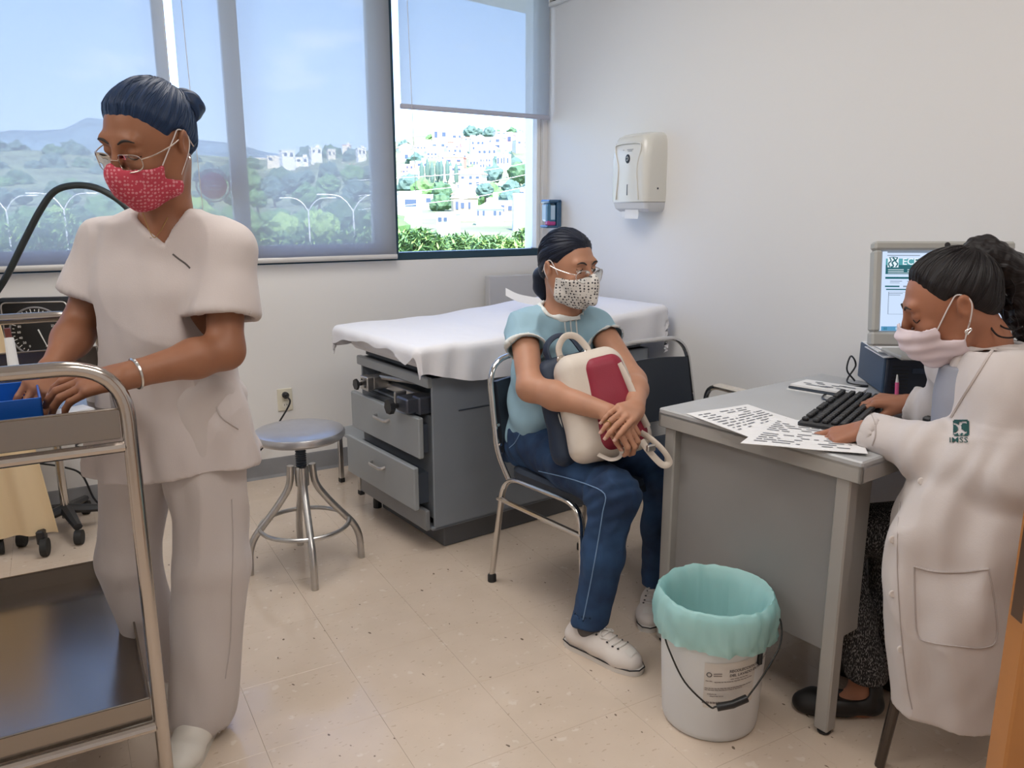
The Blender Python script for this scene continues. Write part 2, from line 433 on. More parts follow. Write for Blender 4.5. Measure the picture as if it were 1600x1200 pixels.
# wooden door leaf standing open at the right edge of the picture
M_wood = mat('door_wood', (.42, .17, .045), .4, vary=(3, .25))
e0 = at(1583, 1000, d=.92); dirv = Vector((1, -.62, 0)).normalized()
dr = thing('door_1', None, None, (e0.x, e0.y, 0), math.atan2(dirv.y, dirv.x)); tag(dr, kind='structure')
MB().box((.42, 0, 1.03), (.84, .04, 2.04), .003).build('door_leaf', M_wood, dr)
MB().box((0.001, 0, .93), (.004, .024, .16), .001).build('latch_plate', mat('brown_steel', (.16, .10, .07), .35, metal=.8), dr)
h = MB(); h.lathe([(.03, 0), (.03, .006), (.012, .01), (.012, .05)], 16, (.07, .02, .95), Matrix.Rotation(-math.pi / 2, 3, 'X')); h.tube(bend([(.07, .07, .95), (.2, .07, .95)], .01), .01); h.build('door_handle', mat('brushed_steel', (.55, .53, .5), .3, metal=1), dr)
# ------------------------------------------------------------------ outside: hillside town, trees, street lamps
rnd = random.Random(7)
_td = [0, 60, 100, 150, 210, 260, 310, 350, 390, 430, 460, 490, 520, 900]
_tz = [-3.5, -4, -2.8, -1.6, .8, 4.2, 10, 15.5, 22, 29, 35, 40, 40, -20]
def terr(x, y):
    d = math.hypot(x, y); b = math.degrees(math.atan2(x, y)) - 29.5        # bearing from the picture's centre line
    z = float(np.interp(d, _td, _tz))
    f = 1.0 - .30 * min(1.0, max(0.0, (-b - 7) / 5.0)) + .02 * math.sin(b * .8)
    return z * (f if z > 0 else 1.0)
M_hill = mat('hill_green', (.15, .19, .10), .9, vary=(.05, .4))
P = []
for i in range(61):
    bb = math.radians(29.5 - 50 + i * 1.67)
    P.append([(d * math.sin(bb), d * math.cos(bb), terr(d * math.sin(bb), d * math.cos(bb))) for d in [14, 40, 70, 100, 130, 160, 190, 220, 250, 280, 310, 340, 370, 400, 430, 460, 490, 520, 600, 900]])
hill = struct('ground', MB().sheet(P), M_hill, 60)
# far wooded mountain to the left
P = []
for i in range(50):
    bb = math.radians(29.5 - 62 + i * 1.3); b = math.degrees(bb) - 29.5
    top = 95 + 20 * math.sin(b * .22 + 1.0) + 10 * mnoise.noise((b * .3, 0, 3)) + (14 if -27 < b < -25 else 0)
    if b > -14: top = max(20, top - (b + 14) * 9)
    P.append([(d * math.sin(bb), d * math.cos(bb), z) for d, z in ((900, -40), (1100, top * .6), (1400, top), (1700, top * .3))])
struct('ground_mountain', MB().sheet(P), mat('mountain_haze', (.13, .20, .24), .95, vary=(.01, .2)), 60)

HM = dict(white=mat('render_white', (.78, .76, .74), .8), cream=mat('render_cream', (.72, .65, .52), .8), pink=mat('render_pink', (.72, .30, .32), .8),
          tan=mat('render_tan', (.62, .46, .30), .8), grey=mat('render_grey', (.55, .55, .60), .8), brick=mat('render_brick', (.60, .30, .22), .8))
M_win = mat('far_window', (.06, .09, .15), .2)
M_roofs = [mat('roof_white', (.75, .74, .74), .8), mat('roof_tile', (.62, .27, .20), .8), mat('roof_grey', (.5, .5, .52), .8)]
wm = MB().box((0, 0, 0), (1, .25, 1)).mesh('window', M_win, 0)
TAKEN = []
def free_spot(px, py, d, rpx, step=6.0):
    """the same direction, moved off until it stands clear of what is already there"""
    for q in range(60):
        c = at(px, py, d=d); r = rpx * d * 1.03 / F_PX
        if all((c.x - x) ** 2 + (c.y - y) ** 2 > (r + r2) ** 2 for x, y, r2 in TAKEN): break
        d += step if q < 30 or d > 480 else -step * 2
    TAKEN.append((c.x, c.y, r)); return d
def house(px, py, d, wpx, hpx, colr, label, roof=0, rows=2, cols=3, gable=False, group='houses on the hillside'):
    d = free_spot(px, py, d, wpx * .72); base = at(px, py, d=d); k = d * 1.03 / F_PX
    wd, ht = wpx * k, hpx * k; dp = wd * .8
    base.z = min(base.z, terr(base.x, base.y) + 30) 
    foot = min(base.z - .5, terr(base.x, base.y) - .5); ht2 = base.z - foot + ht
    t = thing('house', label, 'house', (base.x, base.y, foot), -math.atan2(base.x, base.y) + rnd.uniform(-.35, .35), group)
    MB().box((0, dp / 2, ht2 / 2), (wd, dp, ht2)).build('wall', HM[colr], t, 0)
    if gable:
        r = MB(); r.prism([(-wd * .56, 0), (wd * .56, 0), (0, wd * .3)], -.3, dp + .3, Matrix(((1, 0, 0, 0), (0, 0, 1, 0), (0, 1, 0, ht2), (0, 0, 0, 1)))); r.build('roof', M_roofs[roof], t, 0)
    else:
        MB().box((0, dp / 2, ht2 + .15), (wd * 1.04, dp * 1.04, .3)).build('roof', M_roofs[roof], t, 0)
        if rnd.random() < .5: MB().box((wd * .2, dp * .5, ht2 + .9), (wd * .3, dp * .3, 1.3)).build('roof_tank', HM['white'], t, 0)
    for r_ in range(rows):
        for c_ in range(cols):
            if rnd.random() < .12: continue
            o = inst('window', wm, t, (wd * ((c_ + .5) / cols - .5) + rnd.uniform(-.03, .03) * wd, 0, ht2 - ht * (r_ + .5) / rows), (0, 0, 0), (wd / cols * rnd.uniform(.35, .6), 1, ht / rows * rnd.uniform(.35, .55)))
    return t
ORD = ['first', 'second', 'third', 'fourth', 'fifth', 'sixth', 'seventh', 'eighth', 'ninth', 'tenth', 'eleventh', 'twelfth', 'thirteenth', 'fourteenth', 'fifteenth', 'sixteenth', 'seventeenth', 'eighteenth', 'nineteenth', 'twentieth']
ROWS = ['topmost', 'second', 'third', 'fourth', 'fifth', 'sixth', 'lowest']
named = [(707, 238, 430, 22, 12, 'pink', 'wide pink house below the hilltop trees', 0, 1, 3, False), (790, 224, 440, 22, 12, 'pink', 'pink house on the hilltop at the right', 0, 1, 2, False),
         (735, 292, 260, 34, 18, 'white', 'white house with a red tiled roof halfway down the hill', 1, 2, 3, True), (728, 333, 150, 36, 22, 'tan', 'long tan house with arched gable at the foot of the hill', 0, 1, 4, True),
         (785, 335, 150, 34, 18, 'tan', 'low tan house right of the long tan house', 2, 1, 3, False), (811, 342, 120, 17, 34, 'grey', 'tall pale grey windowless tower wall near the street', 0, 0, 0, False),
         (642, 332, 140, 34, 28, 'white', 'white cubic house at the left edge of the open window', 0, 1, 1, False), (765, 340, 135, 40, 13, 'white', 'low white hall with a pitched roof beside the grey tower', 0, 1, 5, True),
         (836, 345, 130, 22, 30, 'cream', 'cream house right of the grey tower', 2, 2, 2, False), (697, 350, 105, 30, 14, 'grey', 'small grey house in front of the long tan house', 0, 1, 3, False)]
for (px, py, d, w_, h_, c_, lb, rf, rw, cl, gb) in named: house(px, py, d, w_, h_, c_, lb, rf, rw, cl, gb)
for row, (y0, d, n) in enumerate([(222, 460, 9), (236, 430, 10), (250, 390, 11), (264, 350, 9), (279, 310, 7), (300, 260, 4), (316, 210, 4)]):
    num = 0
    for k in range(n):
        px = 628 + (k + rnd.uniform(.25, .75)) * 222 / n
        if row == 0 and px < 680: continue
        num += 1; hue = rnd.choice(['white', 'white', 'white', 'cream', 'grey', 'white', 'brick']); far = '%s house, %s from left in the %s row on the hill' % ({'brick': 'brick-red'}.get(hue, hue), ORD[num - 1], ROWS[row])
        house(px, y0 + rnd.uniform(-5, 5) + max(0, 700 - px) * .12, d + rnd.uniform(-15, 15), rnd.uniform(16, 30), rnd.uniform(9, 17), hue, far, rnd.choice([0, 0, 1, 2]), rnd.choice([1, 2, 2]), rnd.choice([2, 3, 4]), rnd.random() < .2)
for k in range(16):
    px = 410 + (k + rnd.random() * .6) * 11.8; house(px, 238 + rnd.uniform(0, 32), rnd.uniform(380, 460), rnd.uniform(9, 20), rnd.uniform(6, 11), rnd.choice(['white', 'white', 'cream', 'grey']), 'small pale house behind the middle blind, %s from the left' % ORD[k], rnd.choice([0, 0, 1]), 1, 2, False, 'houses behind the middle blind')

LEAF = [mat('leaf_dark', (.055, .12, .055), .7), mat('leaf_mid', (.09, .19, .06), .7), mat('leaf_light', (.20, .33, .08), .7), mat('leaf_blue', (.07, .13, .11), .8)]
M_bark = mat('bark', (.10, .075, .05), .9, bump=(20, .4))
def blob(r, squash, seed, sub=3, rough=.28):
    import bmesh
    bm = bmesh.new(); bmesh.ops.create_icosphere(bm, subdivisions=sub, radius=1.0)
    for vv in bm.verts:
        p = vv.co.copy(); k = 1 + rough * mnoise.noise(p * 1.7 + Vector((seed, 0, 0))) + rough * .8 * mnoise.noise(p * 4.5 + Vector((0, seed, 0))) + rough * .5 * mnoise.noise(p * 10)
        vv.co = Vector((p.x * k * r, p.y * k * r, p.z * k * r * squash))
    me = bpy.data.meshes.new('crown'); bm.to_mesh(me); bm.free()
    me.polygons.foreach_set('use_smooth', [False] * len(me.polygons)); return me
crowns = [[blob(1, sq, s * 3.7 + 1, 3 if sq < 2 else 2, .34 if sq < 2 else .12) for s in range(3)] for sq in (.85, 4.5)]
for lst in crowns:
    for me in lst: me.materials.append(LEAF[0])
trunk_me = MB().tube([(0, 0, 0), (.1, 0, .5), (0, .05, 1)], [.16, .11, .07], 7).mesh('trunk', M_bark)
crown_cache = {}
def tree(px, py, d, rpx, kind, lm, label, group):
    d = free_spot(px, py, d, rpx * 1.25, 4.0); c = at(px, py, d=d); k = d * 1.03 / F_PX; r = rpx * k
    g = terr(c.x, c.y); hgt = max(.5, c.z - g)
    t = thing('tree', label, 'tree', (c.x, c.y, g - .2), rnd.uniform(0, 6), group)
    s = rnd.randrange(3); key = (kind, s, lm)
    if key not in crown_cache:
        me = crowns[kind][s].copy(); me.materials.clear(); me.materials.append(LEAF[lm]); crown_cache[key] = me
    inst('crown', crown_cache[key], t, (0, 0, hgt), (0, 0, 0), (r, r, r))
    inst('trunk', trunk_me, t, (0, 0, 0), (0, 0, 0), (max(r, .8), max(r, .8), hgt + .2))
g1 = 'trees among the hillside houses'
for k in range(9): tree(660 + k * 7.6 + rnd.uniform(-1.5, 1.5), 268 + rnd.uniform(-4, 4), 300, 3.6, 1, 3, 'slim dark cypress, %s from the left in the hillside row' % ORD[k], 'row of cypresses')
cnt_ = {}
for (px, py, d, r) in sorted([(650, 262, 300, 14), (640, 290, 250, 18), (662, 295, 240, 18), (690, 300, 230, 16), (790, 268, 280, 22), (770, 272, 280, 14), (812, 270, 285, 16), (740, 266, 300, 10), (758, 296, 200, 12), (826, 298, 200, 14), (840, 312, 180, 14), (800, 295, 220, 14),
                        (736, 206, 470, 10), (748, 208, 470, 8), (765, 208, 475, 10), (782, 210, 475, 8), (800, 207, 475, 8), (812, 210, 475, 7), (834, 207, 475, 9), (672, 226, 460, 6), (705, 222, 460, 5), (632, 245, 430, 9), (690, 316, 190, 16), (716, 312, 200, 12), (765, 306, 200, 20), (800, 312, 190, 18), (838, 290, 230, 12)]):
    rowk = 'hilltop' if py < 250 else 'upper slope' if py < 275 else 'lower slope'; cnt_[rowk] = cnt_.get(rowk, 0) + 1
    tree(px, py, d, r, 0, rnd.choice([0, 1, 3, 3]), 'rounded tree in the open window view, %s from left on the %s' % (ORD[cnt_[rowk] - 1], rowk), g1)
for k in range(64):
    rw = k // 16; px = -15 + (k % 16 + rnd.uniform(.1, .9)) * 39; d = (420, 340, 260, 180)[rw] + rnd.uniform(-25, 25); yy = 252 + (440 - d) * .20 + max(0, 380 - px) * .02
    tree(px, yy + rnd.uniform(-4, 4), d, rnd.uniform(10, 20), 0, rnd.choice([0, 1, 3, 3]), 'leafy tree behind the closed blinds, %s from left in the %s row' % (ORD[k % 16], ('topmost', 'second', 'third', 'lowest')[rw]), 'trees behind the closed blinds')
for k in range(36):
    px = -20 + k * 18; tree(px, 345 + rnd.uniform(-12, 22), rnd.uniform(70, 110), rnd.uniform(20, 30), 0, rnd.choice([0, 1, 1, 2]), 'broad street tree below the window, %s from left in the %s half of the row' % (ORD[k % 18], ('left', 'right')[k // 18]), 'street trees below the window')
# near tree crowns just below the window: leaves are geometry
def leafy(px, py, d, rx_, rz_, n, lm, label):
    c = at(px, py, d=d); k = d * 1.03 / F_PX; R_, Z_ = rx_ * k, rz_ * k; g = terr(c.x, c.y)
    t = thing('leafy_tree', label, 'tree', (c.x, c.y, g), 0, 'tree tops just below the window')
    mb = MB(); rr = random.Random(int(px))
    for q in range(n):
        v_ = Vector((rr.gauss(0, 1), rr.gauss(0, 1), rr.gauss(0, 1))).normalized() * (rr.random() ** .4)
        p = Vector((v_.x * R_, v_.y * R_, c.z - g + v_.z * Z_)); L = rr.uniform(.10, .20); a = rr.uniform(0, 6.28); tl = rr.uniform(-.9, .3)
        dx = Vector((math.cos(a) * math.cos(tl), math.sin(a) * math.cos(tl), math.sin(tl))) * L; sd = Vector((-math.sin(a), math.cos(a), rr.uniform(-.4, .4))) * L * .2
        mb.mi = rr.choice((0, 0, 1)); mb.add([p - dx, p + sd, p + dx, p - sd], [(0, 1, 2, 3)])
    tag(mb.build('foliage', [LEAF[lm], LEAF[min(2, lm + 1)]], t, 0), kind='stuff')
    b = MB(); b.tube([(0, 0, 0), (.1, 0, (c.z - g) * .6), (0, 0, c.z - g + Z_ * .5)], [.14, .1, .03], 8)
    for q in range(5): a = q * 1.3; b.tube([(0, 0, (c.z - g) * .7), (math.cos(a) * R_ * .6, math.sin(a) * R_ * .6, c.z - g + Z_ * .2)], [.05, .015], 6)
    b.build('branches', M_bark, t)
for (px, py, d, r, z, n, lm, lb) in [(655, 388, 22, 46, 30, 2600, 1, 'leafy tree top at the left foot of the open window'), (715, 392, 24, 44, 26, 2400, 1, 'leafy tree top in the centre below the open window'),
                                  (775, 394, 22, 44, 26, 2400, 1, 'leafy tree top right of centre below the open window'), (835, 384, 25, 40, 30, 2200, 1, 'leafy tree top at the right foot of the open window'),
                                  (800, 398, 18, 26, 22, 800, 2, 'yellow-green bush in front of the tree tops'), (556, 385, 26, 50, 30, 1500, 1, 'leafy tree top behind the middle blind near the mullion'), (440, 390, 26, 56, 28, 1500, 1, 'leafy tree top behind the middle blind beside the nurse'),
                                  (60, 370, 24, 80, 40, 1500, 1, 'leafy tree top behind the left blind')]:
    leafy(px, py, d, r, z, n, lm, lb)
# twin-arm street lamps
M_lampost = mat('lamp_post', (.70, .70, .70), .5, metal=.3)
for (px, py, d, lb) in [(552, 330, 60, 'twin-armed street lamp behind the middle blind near the mullion'), (482, 330, 75, 'twin-armed street lamp behind the middle blind, farther off'), (100, 328, 60, 'twin-armed street lamp behind the left blind left of the nurse'), (10, 330, 64, 'twin-armed street lamp at the left edge of the blind')]:
    c = at(px, py, d=d); g = terr(c.x, c.y)
    t = thing('street_lamp', lb, 'street lamp', (c.x, c.y, g), -HEAD, 'street lamps')
    hz = c.z - g
    MB().tube([(0, 0, -.3), (0, 0, hz)], [.1, .06], 8).build('pole', M_lampost, t)
    for s in (-1, 1):
        MB().tube(spline([(0, 0, hz), (s * .5, 0, hz + .7), (s * 1.1, 0, hz + 1.1), (s * 1.9, 0, hz + 1.2)], 6), .05, 6).build('arm', M_lampost, t)
        MB().box((s * 2.2, 0, hz + 1.18), (.8, .3, .12), .04).build('lamp_head', mat('lamp_head', (.85, .85, .85), .4), t)
for k, (y0, y1) in enumerate([(292, 262), (268, 246), (314, 280)]):
    a, b = at(560, y0 + 14, d=70), at(900, y1 - 6, d=80); mid = (a + b) / 2 - Vector((0, 0, .5))
    tag(MB().tube(spline([a, mid, b], 12), .03, 5).build('power_line', M_lampost), ('topmost', 'middle', 'lowest')[[1, 0, 2][k]] + ' power line strung across the street outside', 'cable', 'power lines')
# concrete eave over the window, its edge shows through the raised blind
a, b = at(700, -6, Z=2.75), at(838, 25, Z=2.75)
c2 = b + (b - a) * 2; mb = MB(); mb.prism([(a.x - (b.x - a.x) * 3, a.y - (b.y - a.y) * 3), (c2.x, c2.y), (c2.x, WY + .21), (a.x - 3, WY + .21)], 2.75, 2.95)
struct('roof_eave', mb, mat('concrete', (.42, .40, .37), .8), 0)
# ------------------------------------------------------------------ furniture
M_steel = mat('stainless', (.50, .45, .41), .15, metal=1.0, bump=(40, .03))
M_chrome = mat('chrome', (.62, .60, .58), .12, metal=1.0)
M_satin = mat('satin_steel', (.55, .54, .53), .32, metal=1.0, vary=(12, .15))
M_grey = mat('grey_enamel', (.235, .265, .305), .35, vary=(5, .05))
M_grey2 = mat('grey_enamel_drawer', (.30, .325, .345), .33, vary=(5, .04))
M_gdark = mat('grey_dark', (.055, .07, .095), .5)
M_black = mat('black_plastic', (.012, .013, .016), .4)
M_rubber = mat('rubber', (.02, .02, .02), .7)
M_vinyl = mat('black_vinyl', (.018, .025, .038), .45, bump=(150, .15))
M_sheet = mat('white_sheet', (.80, .80, .84), .8, bump=(18, .35, 5), bdist=.006)

# --- examination couch
A7 = math.radians(7)
cou = thing('exam_table', 'grey steel examination table with open drawers under a white sheet', 'exam table', (1.185, 2.752, 0), A7)
L, Wd = 1.2, .61
MB().box((.07 + (L - .07) / 2, .02 + (Wd - .07) / 2, .047), (L - .08, Wd - .07, .094), .004).build('plinth', mat('plinth_grey', (.10, .105, .115), .5), cou)
b = MB(); b.box((L / 2 + .01, .006, .40), (L - .02, .012, .62), .003); b.box((L / 2 + .01, Wd - .006, .40), (L - .02, .012, .62), .003); b.box((L - .006, Wd / 2, .40), (.012, Wd, .62), .003)
b.box((L / 2, Wd / 2, .098), (L - .02, Wd, .012), .002); b.box((L / 2 + .02, Wd / 2, .565), (L - .05, Wd - .02, .01)); b.box((.5, Wd / 2, .64), (.01, Wd - .02, .14))
b.build('body', M_grey, cou)
MB().box((.55, -.0015, .568), (.82, .003, .005)).build('body_seam', M_gdark, cou)
b = MB(); b.box((.012, Wd / 2, .695), (.024, Wd, .04), .004); b.build('top_rail', M_grey2, cou)
b = MB(); b.box((.03, Wd / 2, .35), (.02, Wd - .02, .42)); b.build('drawer_recess', mat('recess_grey', (.13, .145, .165), .5), cou)
MB().box((.6, Wd / 2, .735), (1.12, Wd - .03, .035)).build('top_plate', M_gdark, cou)
MB().box((.03, Wd / 2, .765), (.04, Wd - .06, .02), .003).build('top_strip', M_grey2, cou)
def drawer(z0, z1, out, y0, y1):
    d = MB(); d.box((-out - .012, (y0 + y1) / 2, (z0 + z1) / 2), (.024, y1 - y0, z1 - z0), .005); d.build('drawer', M_grey2, cou).name = 'drawer'
    dd = cou.children[-1] if False else [o for o in bpy.data.objects if o.parent == cou and o.name.startswith('drawer') and o.type == 'MESH'][-1]
    bx_ = MB(); bx_.box((-out / 2 + .01, (y0 + y1) / 2, (z0 + z1) / 2 - .01), (out + .04, y1 - y0 - .05, z1 - z0 - .05)); bx_.build('drawer_box', M_gdark, cou)
    ym, zm = (y0 + y1) / 2 - .005, z0 + (z1 - z0) * .63
    hb = MB().tube(bend([(-out - .022, ym + .055, zm + .004), (-out - .045, ym + .05, zm), (-out - .045, ym - .05, zm), (-out - .022, ym - .055, zm + .004)], .012), .007, 8, flat=.8)
    o = hb.build('handle', M_satin, dd)
drawer(.395, .560, .012, .012, Wd - .002); drawer(.185, .362, .035, .018, Wd + .012)
MB().box((-.004, Wd / 2 - .005, .135), (.02, Wd - .03, .085), .003).build('kick_panel', mat('kick_grey', (.20, .21, .225), .4), cou)
st = MB(); st.box((.02, .44, .625), (.09, .07, .055), .006); st.box((-.035, .44, .625), (.035, .07, .06), .004); st.tube([(.02, .42, .648), (.12, .09, .655)], .012, 8); st.box((.06, .3, .605), (.035, .28, .03), .004); st.build('stirrup_bar', M_satin, cou)
for y_, z_ in ((.455, .64), (.425, .612)): MB().lathe([(.004, 0), (.004, .002)], 8, (-.053, y_, z_), Matrix.Rotation(-math.pi / 2, 3, 'Y')).build('screw', M_black, cou)
kb = MB(); kb.lathe([(.008, 0), (.008, .02), (.024, .022), (.024, .032)], 7, (-.05, .46, .62), Matrix.Rotation(-math.pi / 2, 3, 'Y')); kb.build('clamp_knob', M_black, cou)
sb = MB(); sb.box((.0, .1, .60), (.12, .09, .06), .006); sb.box((.03, .06, .60), (.1, .06, .07), .006); sb.build('stirrup_clamp', mat('stirrup_dark', (.10, .11, .14), .35, metal=.6), cou)
MB().box((-.035, .152, .61), (.05, .014, .065), .002).build('clamp_plate', M_satin, cou)
kb = MB(); kb.lathe([(.010, 0), (.010, .022), (.03, .024), (.03, .044)], 7, (-.06, .13, .592), Matrix.Rotation(-math.pi / 2, 3, 'Y')); kb.build('clamp_knob', M_black, cou)
for (x_, y_) in ((.06, Wd - .03),): MB().lathe([(.02, 0), (.02, .03), (.012, .1)], 10, (x_, y_, 0)).build('foot', M_black, cou)

def drape():
    x0, x1, y0, y1 = -.055, 1.235, -.035, .655
    def top(x): return .852 + max(0, x - .42) * .075 + .002 * math.sin(x * 23)
    nx, ny, P = 84, 64, []
    for i in range(nx + 1):
        row = []
        for j in range(ny + 1):
            s = -.20 + (1.69) * i / nx; t = -.22 + (1.1) * j / ny
            cx, cy = min(max(s, x0), x1), min(max(t, y0), y1); ex, ey = s - cx, t - cy
            if s < x0: ex = -(x0 - s)
            lim_left = (.055 + .035 * min(1, max(0, (t - .45) / .2)) + .006 * math.sin(t * 31) + .035 * max(0, 1 - abs(t - .02) / .09)) / .145
            lim_near = (.125 + .055 * min(1, max(0, (s + .03) / .25)) - .03 * max(0, (s - .75)) + .006 * math.sin(s * 17)) / .185
            ex *= lim_left if ex < 0 else .72; ey *= lim_near if ey < 0 else .5
            e_ = math.hypot(ex, ey); rr = .03
            z = top(cx); ox = oy = 0.0
            if e_ > 1e-6:
                dx, dy = ex / e_, ey / e_
                if e_ < rr * 1.57: a = e_ / rr; hor, dn = rr * math.sin(a), rr * (1 - math.cos(a))
                else: hor, dn = rr, rr + e_ - rr * 1.57
                fold = .010 * math.sin((s * dy * dy + t * dx * dx) * 42 + 2 * math.sin(s * 9)) * min(1, dn / .09)
                hor += fold * (.4 if ex < 0 else 1); ox, oy = dx * hor, dy * hor; z -= dn
            else:
                z += .0035 * mnoise.noise((s * 9, t * 5, 1)) + .002 * mnoise.noise((s * 28, t * 16, 4))
                edge = min(cx - x0, cy - y0, x1 - cx, y1 - cy); z -= .006 * max(0, 1 - edge / .05) ** 2
            row.append((cx + ox, cy + oy, z))
        P.append(row)
    return P
sh = MB().sheet(drape(), .004); sh.build('bed_sheet', M_sheet, cou, 70)
mt_ = MB(); mt_.box((.58, .31, .79), (1.2, .64, .085), .02); mt_.build('mattress', M_sheet, cou)
# raised head plate behind the couch, and the curled paper
hp = thing('headboard_panel', 'plain pale grey panel standing against the wall behind the exam table', 'panel', (1.95, 3.93, 0))
pa, pb = at(765, 432, Y=3.9), at(967, 440, Y=3.9)
hz0 = pa.z
MB().box(((pa.x + pb.x) / 2 - 1.95, 0, hz0 / 2 + .0), (pb.x - pa.x, .05, hz0), .004).build('board', mat('panel_grey', (.55, .55, .57), .5), hp)
cp = thing('paper_sheet', 'curled white paper lying on the head end of the exam table', 'paper', (0, 0, 0))
pts = [at(px, py, d=3.75) for px, py in ((790, 451), (808, 460), (830, 465), (855, 468), (880, 468), (905, 464), (928, 456))]
mb = MB(); mb.sheet([[p + Vector((0, 0, .004)), p - Vector((0, 0, .032))] for p in spline(pts, 4)], .004); cp.location = pts[3]; 
mb.v = [tuple(Vector(p) - pts[3]) for p in mb.v]; mb.build('sheet', mat('paper', (.82, .82, .82), .7), cp)

# --- steel step stool behind the couch (one leg in view)
ss = thing('step_stool', 'low steel step stool half hidden behind the exam table drawers', 'stool', (1.30, 3.66, 0), A7)
MB().box((0, 0, .27), (.34, .26, .02), .005).build('tread', M_grey2, ss)
for sx in (-1, 1):
    for sy in (-1, 1):
        MB().box((sx * .15, sy * .11, .14), (.022, .022, .24), .003).build('leg', M_satin, ss); MB().box((sx * .15, sy * .11, .012), (.026, .026, .024), .003).build('foot_cap', M_rubber, ss)

# --- round swivel stool
so = thing('swivel_stool', 'round metal screw stool with a foot ring beside the nurse', 'stool', (.722, 2.882, 0), math.radians(-8))
MB().lathe([(0, .512), (.13, .512), (.158, .514), (.166, .522), (.167, .535), (.162, .545), (.15, .549), (.1, .551), (0, .551)], 48, caps=False).build('seat', mat('stool_seat', (.50, .50, .52), .3, metal=.85, vary=(6, .12)), so)
thr = [(.02, .34)] + [(.021 if k % 2 else .0165, .35 + k * .0045) for k in range(38)] + [(.02, .52)]
MB().lathe(thr, 16).build('screw', M_gdark, so)
MB().lathe([(.026, .33), (.026, .40), (.024, .405)], 16).build('hub', M_satin, so)
for k in range(4):
    a = math.pi / 2 * k; c_, s_ = math.cos(a), math.sin(a)
    path = bend([(.04, 0, .41), (.045, 0, .33), (.10, 0, .25), (.205, 0, .125), (.21, 0, .0)], .06, 8)
    path = [Vector((p.x * c_, p.x * s_, p.z)) for p in path]
    MB().tube(path, .0135, 12).build('leg', M_satin, so)
MB().tube([Vector((.165 * math.cos(t), .165 * math.sin(t), .175)) for t in np.linspace(0, 2 * math.pi, 49)[:-1]], .0085, 10, closed=True).build('foot_ring', M_satin, so)

# --- visitor chairs, chrome tube and black vinyl
def make_chair(label, loc, rz):
    t = thing('visitor_chair', label, 'chair', loc, rz, 'chrome visitor chairs')     # faces local -y
    w_ = .225
    for s in (-1, 1):
        path = bend([(s * w_, .26, 0), (s * (w_ - .012), .195, .425), (s * (w_ - .012), -.20, .432), (s * w_, -.235, 0)], .085, 8)
        MB().tube(path, .0125, 10, flat=.75).build('side_frame', M_chrome, t)
        MB().tube([(s * (w_ - .004), .222, .335), (s * (w_ - .004), -.212, .335)], .009, 8).build('stretcher', M_chrome, t)
        for y_ in (.26, -.235): MB().lathe([(.016, 0), (.016, .025), (.013, .03)], 10, (s * w_, y_ + (-.004 if y_ > 0 else 0), 0)).build('foot_cap', M_rubber, t)
    s_ = MB(); ring = []
    for k, (z, ins) in enumerate(((.425, .015), (.43, 0), (.455, 0), (.468, .012), (.472, .04))):
        ring.append([Vector(((.215 - ins) * (abs(math.cos(a)) ** .35) * (1 if math.cos(a) > 0 else -1), -.02 + (.215 - ins) * (abs(math.sin(a)) ** .35) * (1 if math.sin(a) > 0 else -1), z)) for a in np.linspace(0, 2 * math.pi, 41)[:-1]])
    s_.loft(ring); s_.build('seat', M_vinyl, t)
    bp = bend([(-.205, .17, .40), (-.215, .235, .50), (-.205, .30, .83), (.205, .30, .83), (.215, .235, .50), (.205, .17, .40)], .11, 8)
    MB().tube(bp, .0125, 10, flat=.75).build('back_frame', M_chrome, t)
    P = []
    for i in range(13):
        u = i / 12 * 2 - 1; row = []
        for j in range(9):
            q = j / 8; z = .50 + .25 * q; row.append((u * .195 * (1 - .03 * q), .232 + (z - .5) * .19 + .022 * (1 - u * u) - .012, z + .008 * math.cos(u * 1.5)))
        P.append(row)
    MB().sheet(P, .028).build('backrest', M_vinyl, t)
    for s in (-1, 1):
        for z in (.53, .60): MB().lathe([(.006, 0), (.006, .004)], 8, (s * .205, .235 + (z - .5) * .19 - .012, z), Matrix.Rotation(math.pi / 2, 3, 'X')).build('rivet', M_chrome, t)
    return t
CH1 = (1.545, 2.20, 0); make_chair('chrome chair the patient sits on', CH1, math.radians(9))
ch2 = make_chair('empty chrome chair with black back beside the patient', (2.06, 2.19, 0), math.radians(4))
MB().tube(bend([(.205, .17, .43), (.205, .17, .648), (.205, -.13, .648), (.205, -.13, .43)], .07, 8), .011, 10).build('arm_hoop', M_chrome, ch2); MB().box((.205, .02, .655), (.045, .2, .014), .006).build('arm_pad', mat('cream_vinyl', (.58, .53, .46), .5), ch2)

# --- doctor's desk
DZ = .765
M_desk = mat('desk_grey', (.36, .345, .325), .38, vary=(4, .05))
M_dtop = mat('desk_top', (.43, .44, .45), .32, vary=(6, .04))
dk = thing('desk', 'grey steel desk against the right wall, papers and computer on it', 'desk', (1.615, 1.165, 0), A7)
DL, DW = .845, .655
MB().box((DL / 2, DW / 2, DZ - .012), (DL, DW, .024), .004).build('desk_top', M_dtop, dk)
e = MB(); e.box((.006, DW / 2, DZ - .034), (.012, DW, .045), .002); e.box((DL / 2, .006, DZ - .034), (DL, .012, .045), .002); e.box((DL / 2, DW - .006, DZ - .034), (DL, .012, .045), .002); e.build('edge_rail', M_desk, dk)
MB().box((.045, DW / 2, .475), (.014, DW - .07, .51), .003).build('end_panel', mat('desk_panel', (.285, .275, .27), .42, vary=(3, .06)), dk)
MB().box((DL / 2, DW - .04, .5), (DL - .1, .014, .45), .003).build('modesty_panel', M_desk, dk)
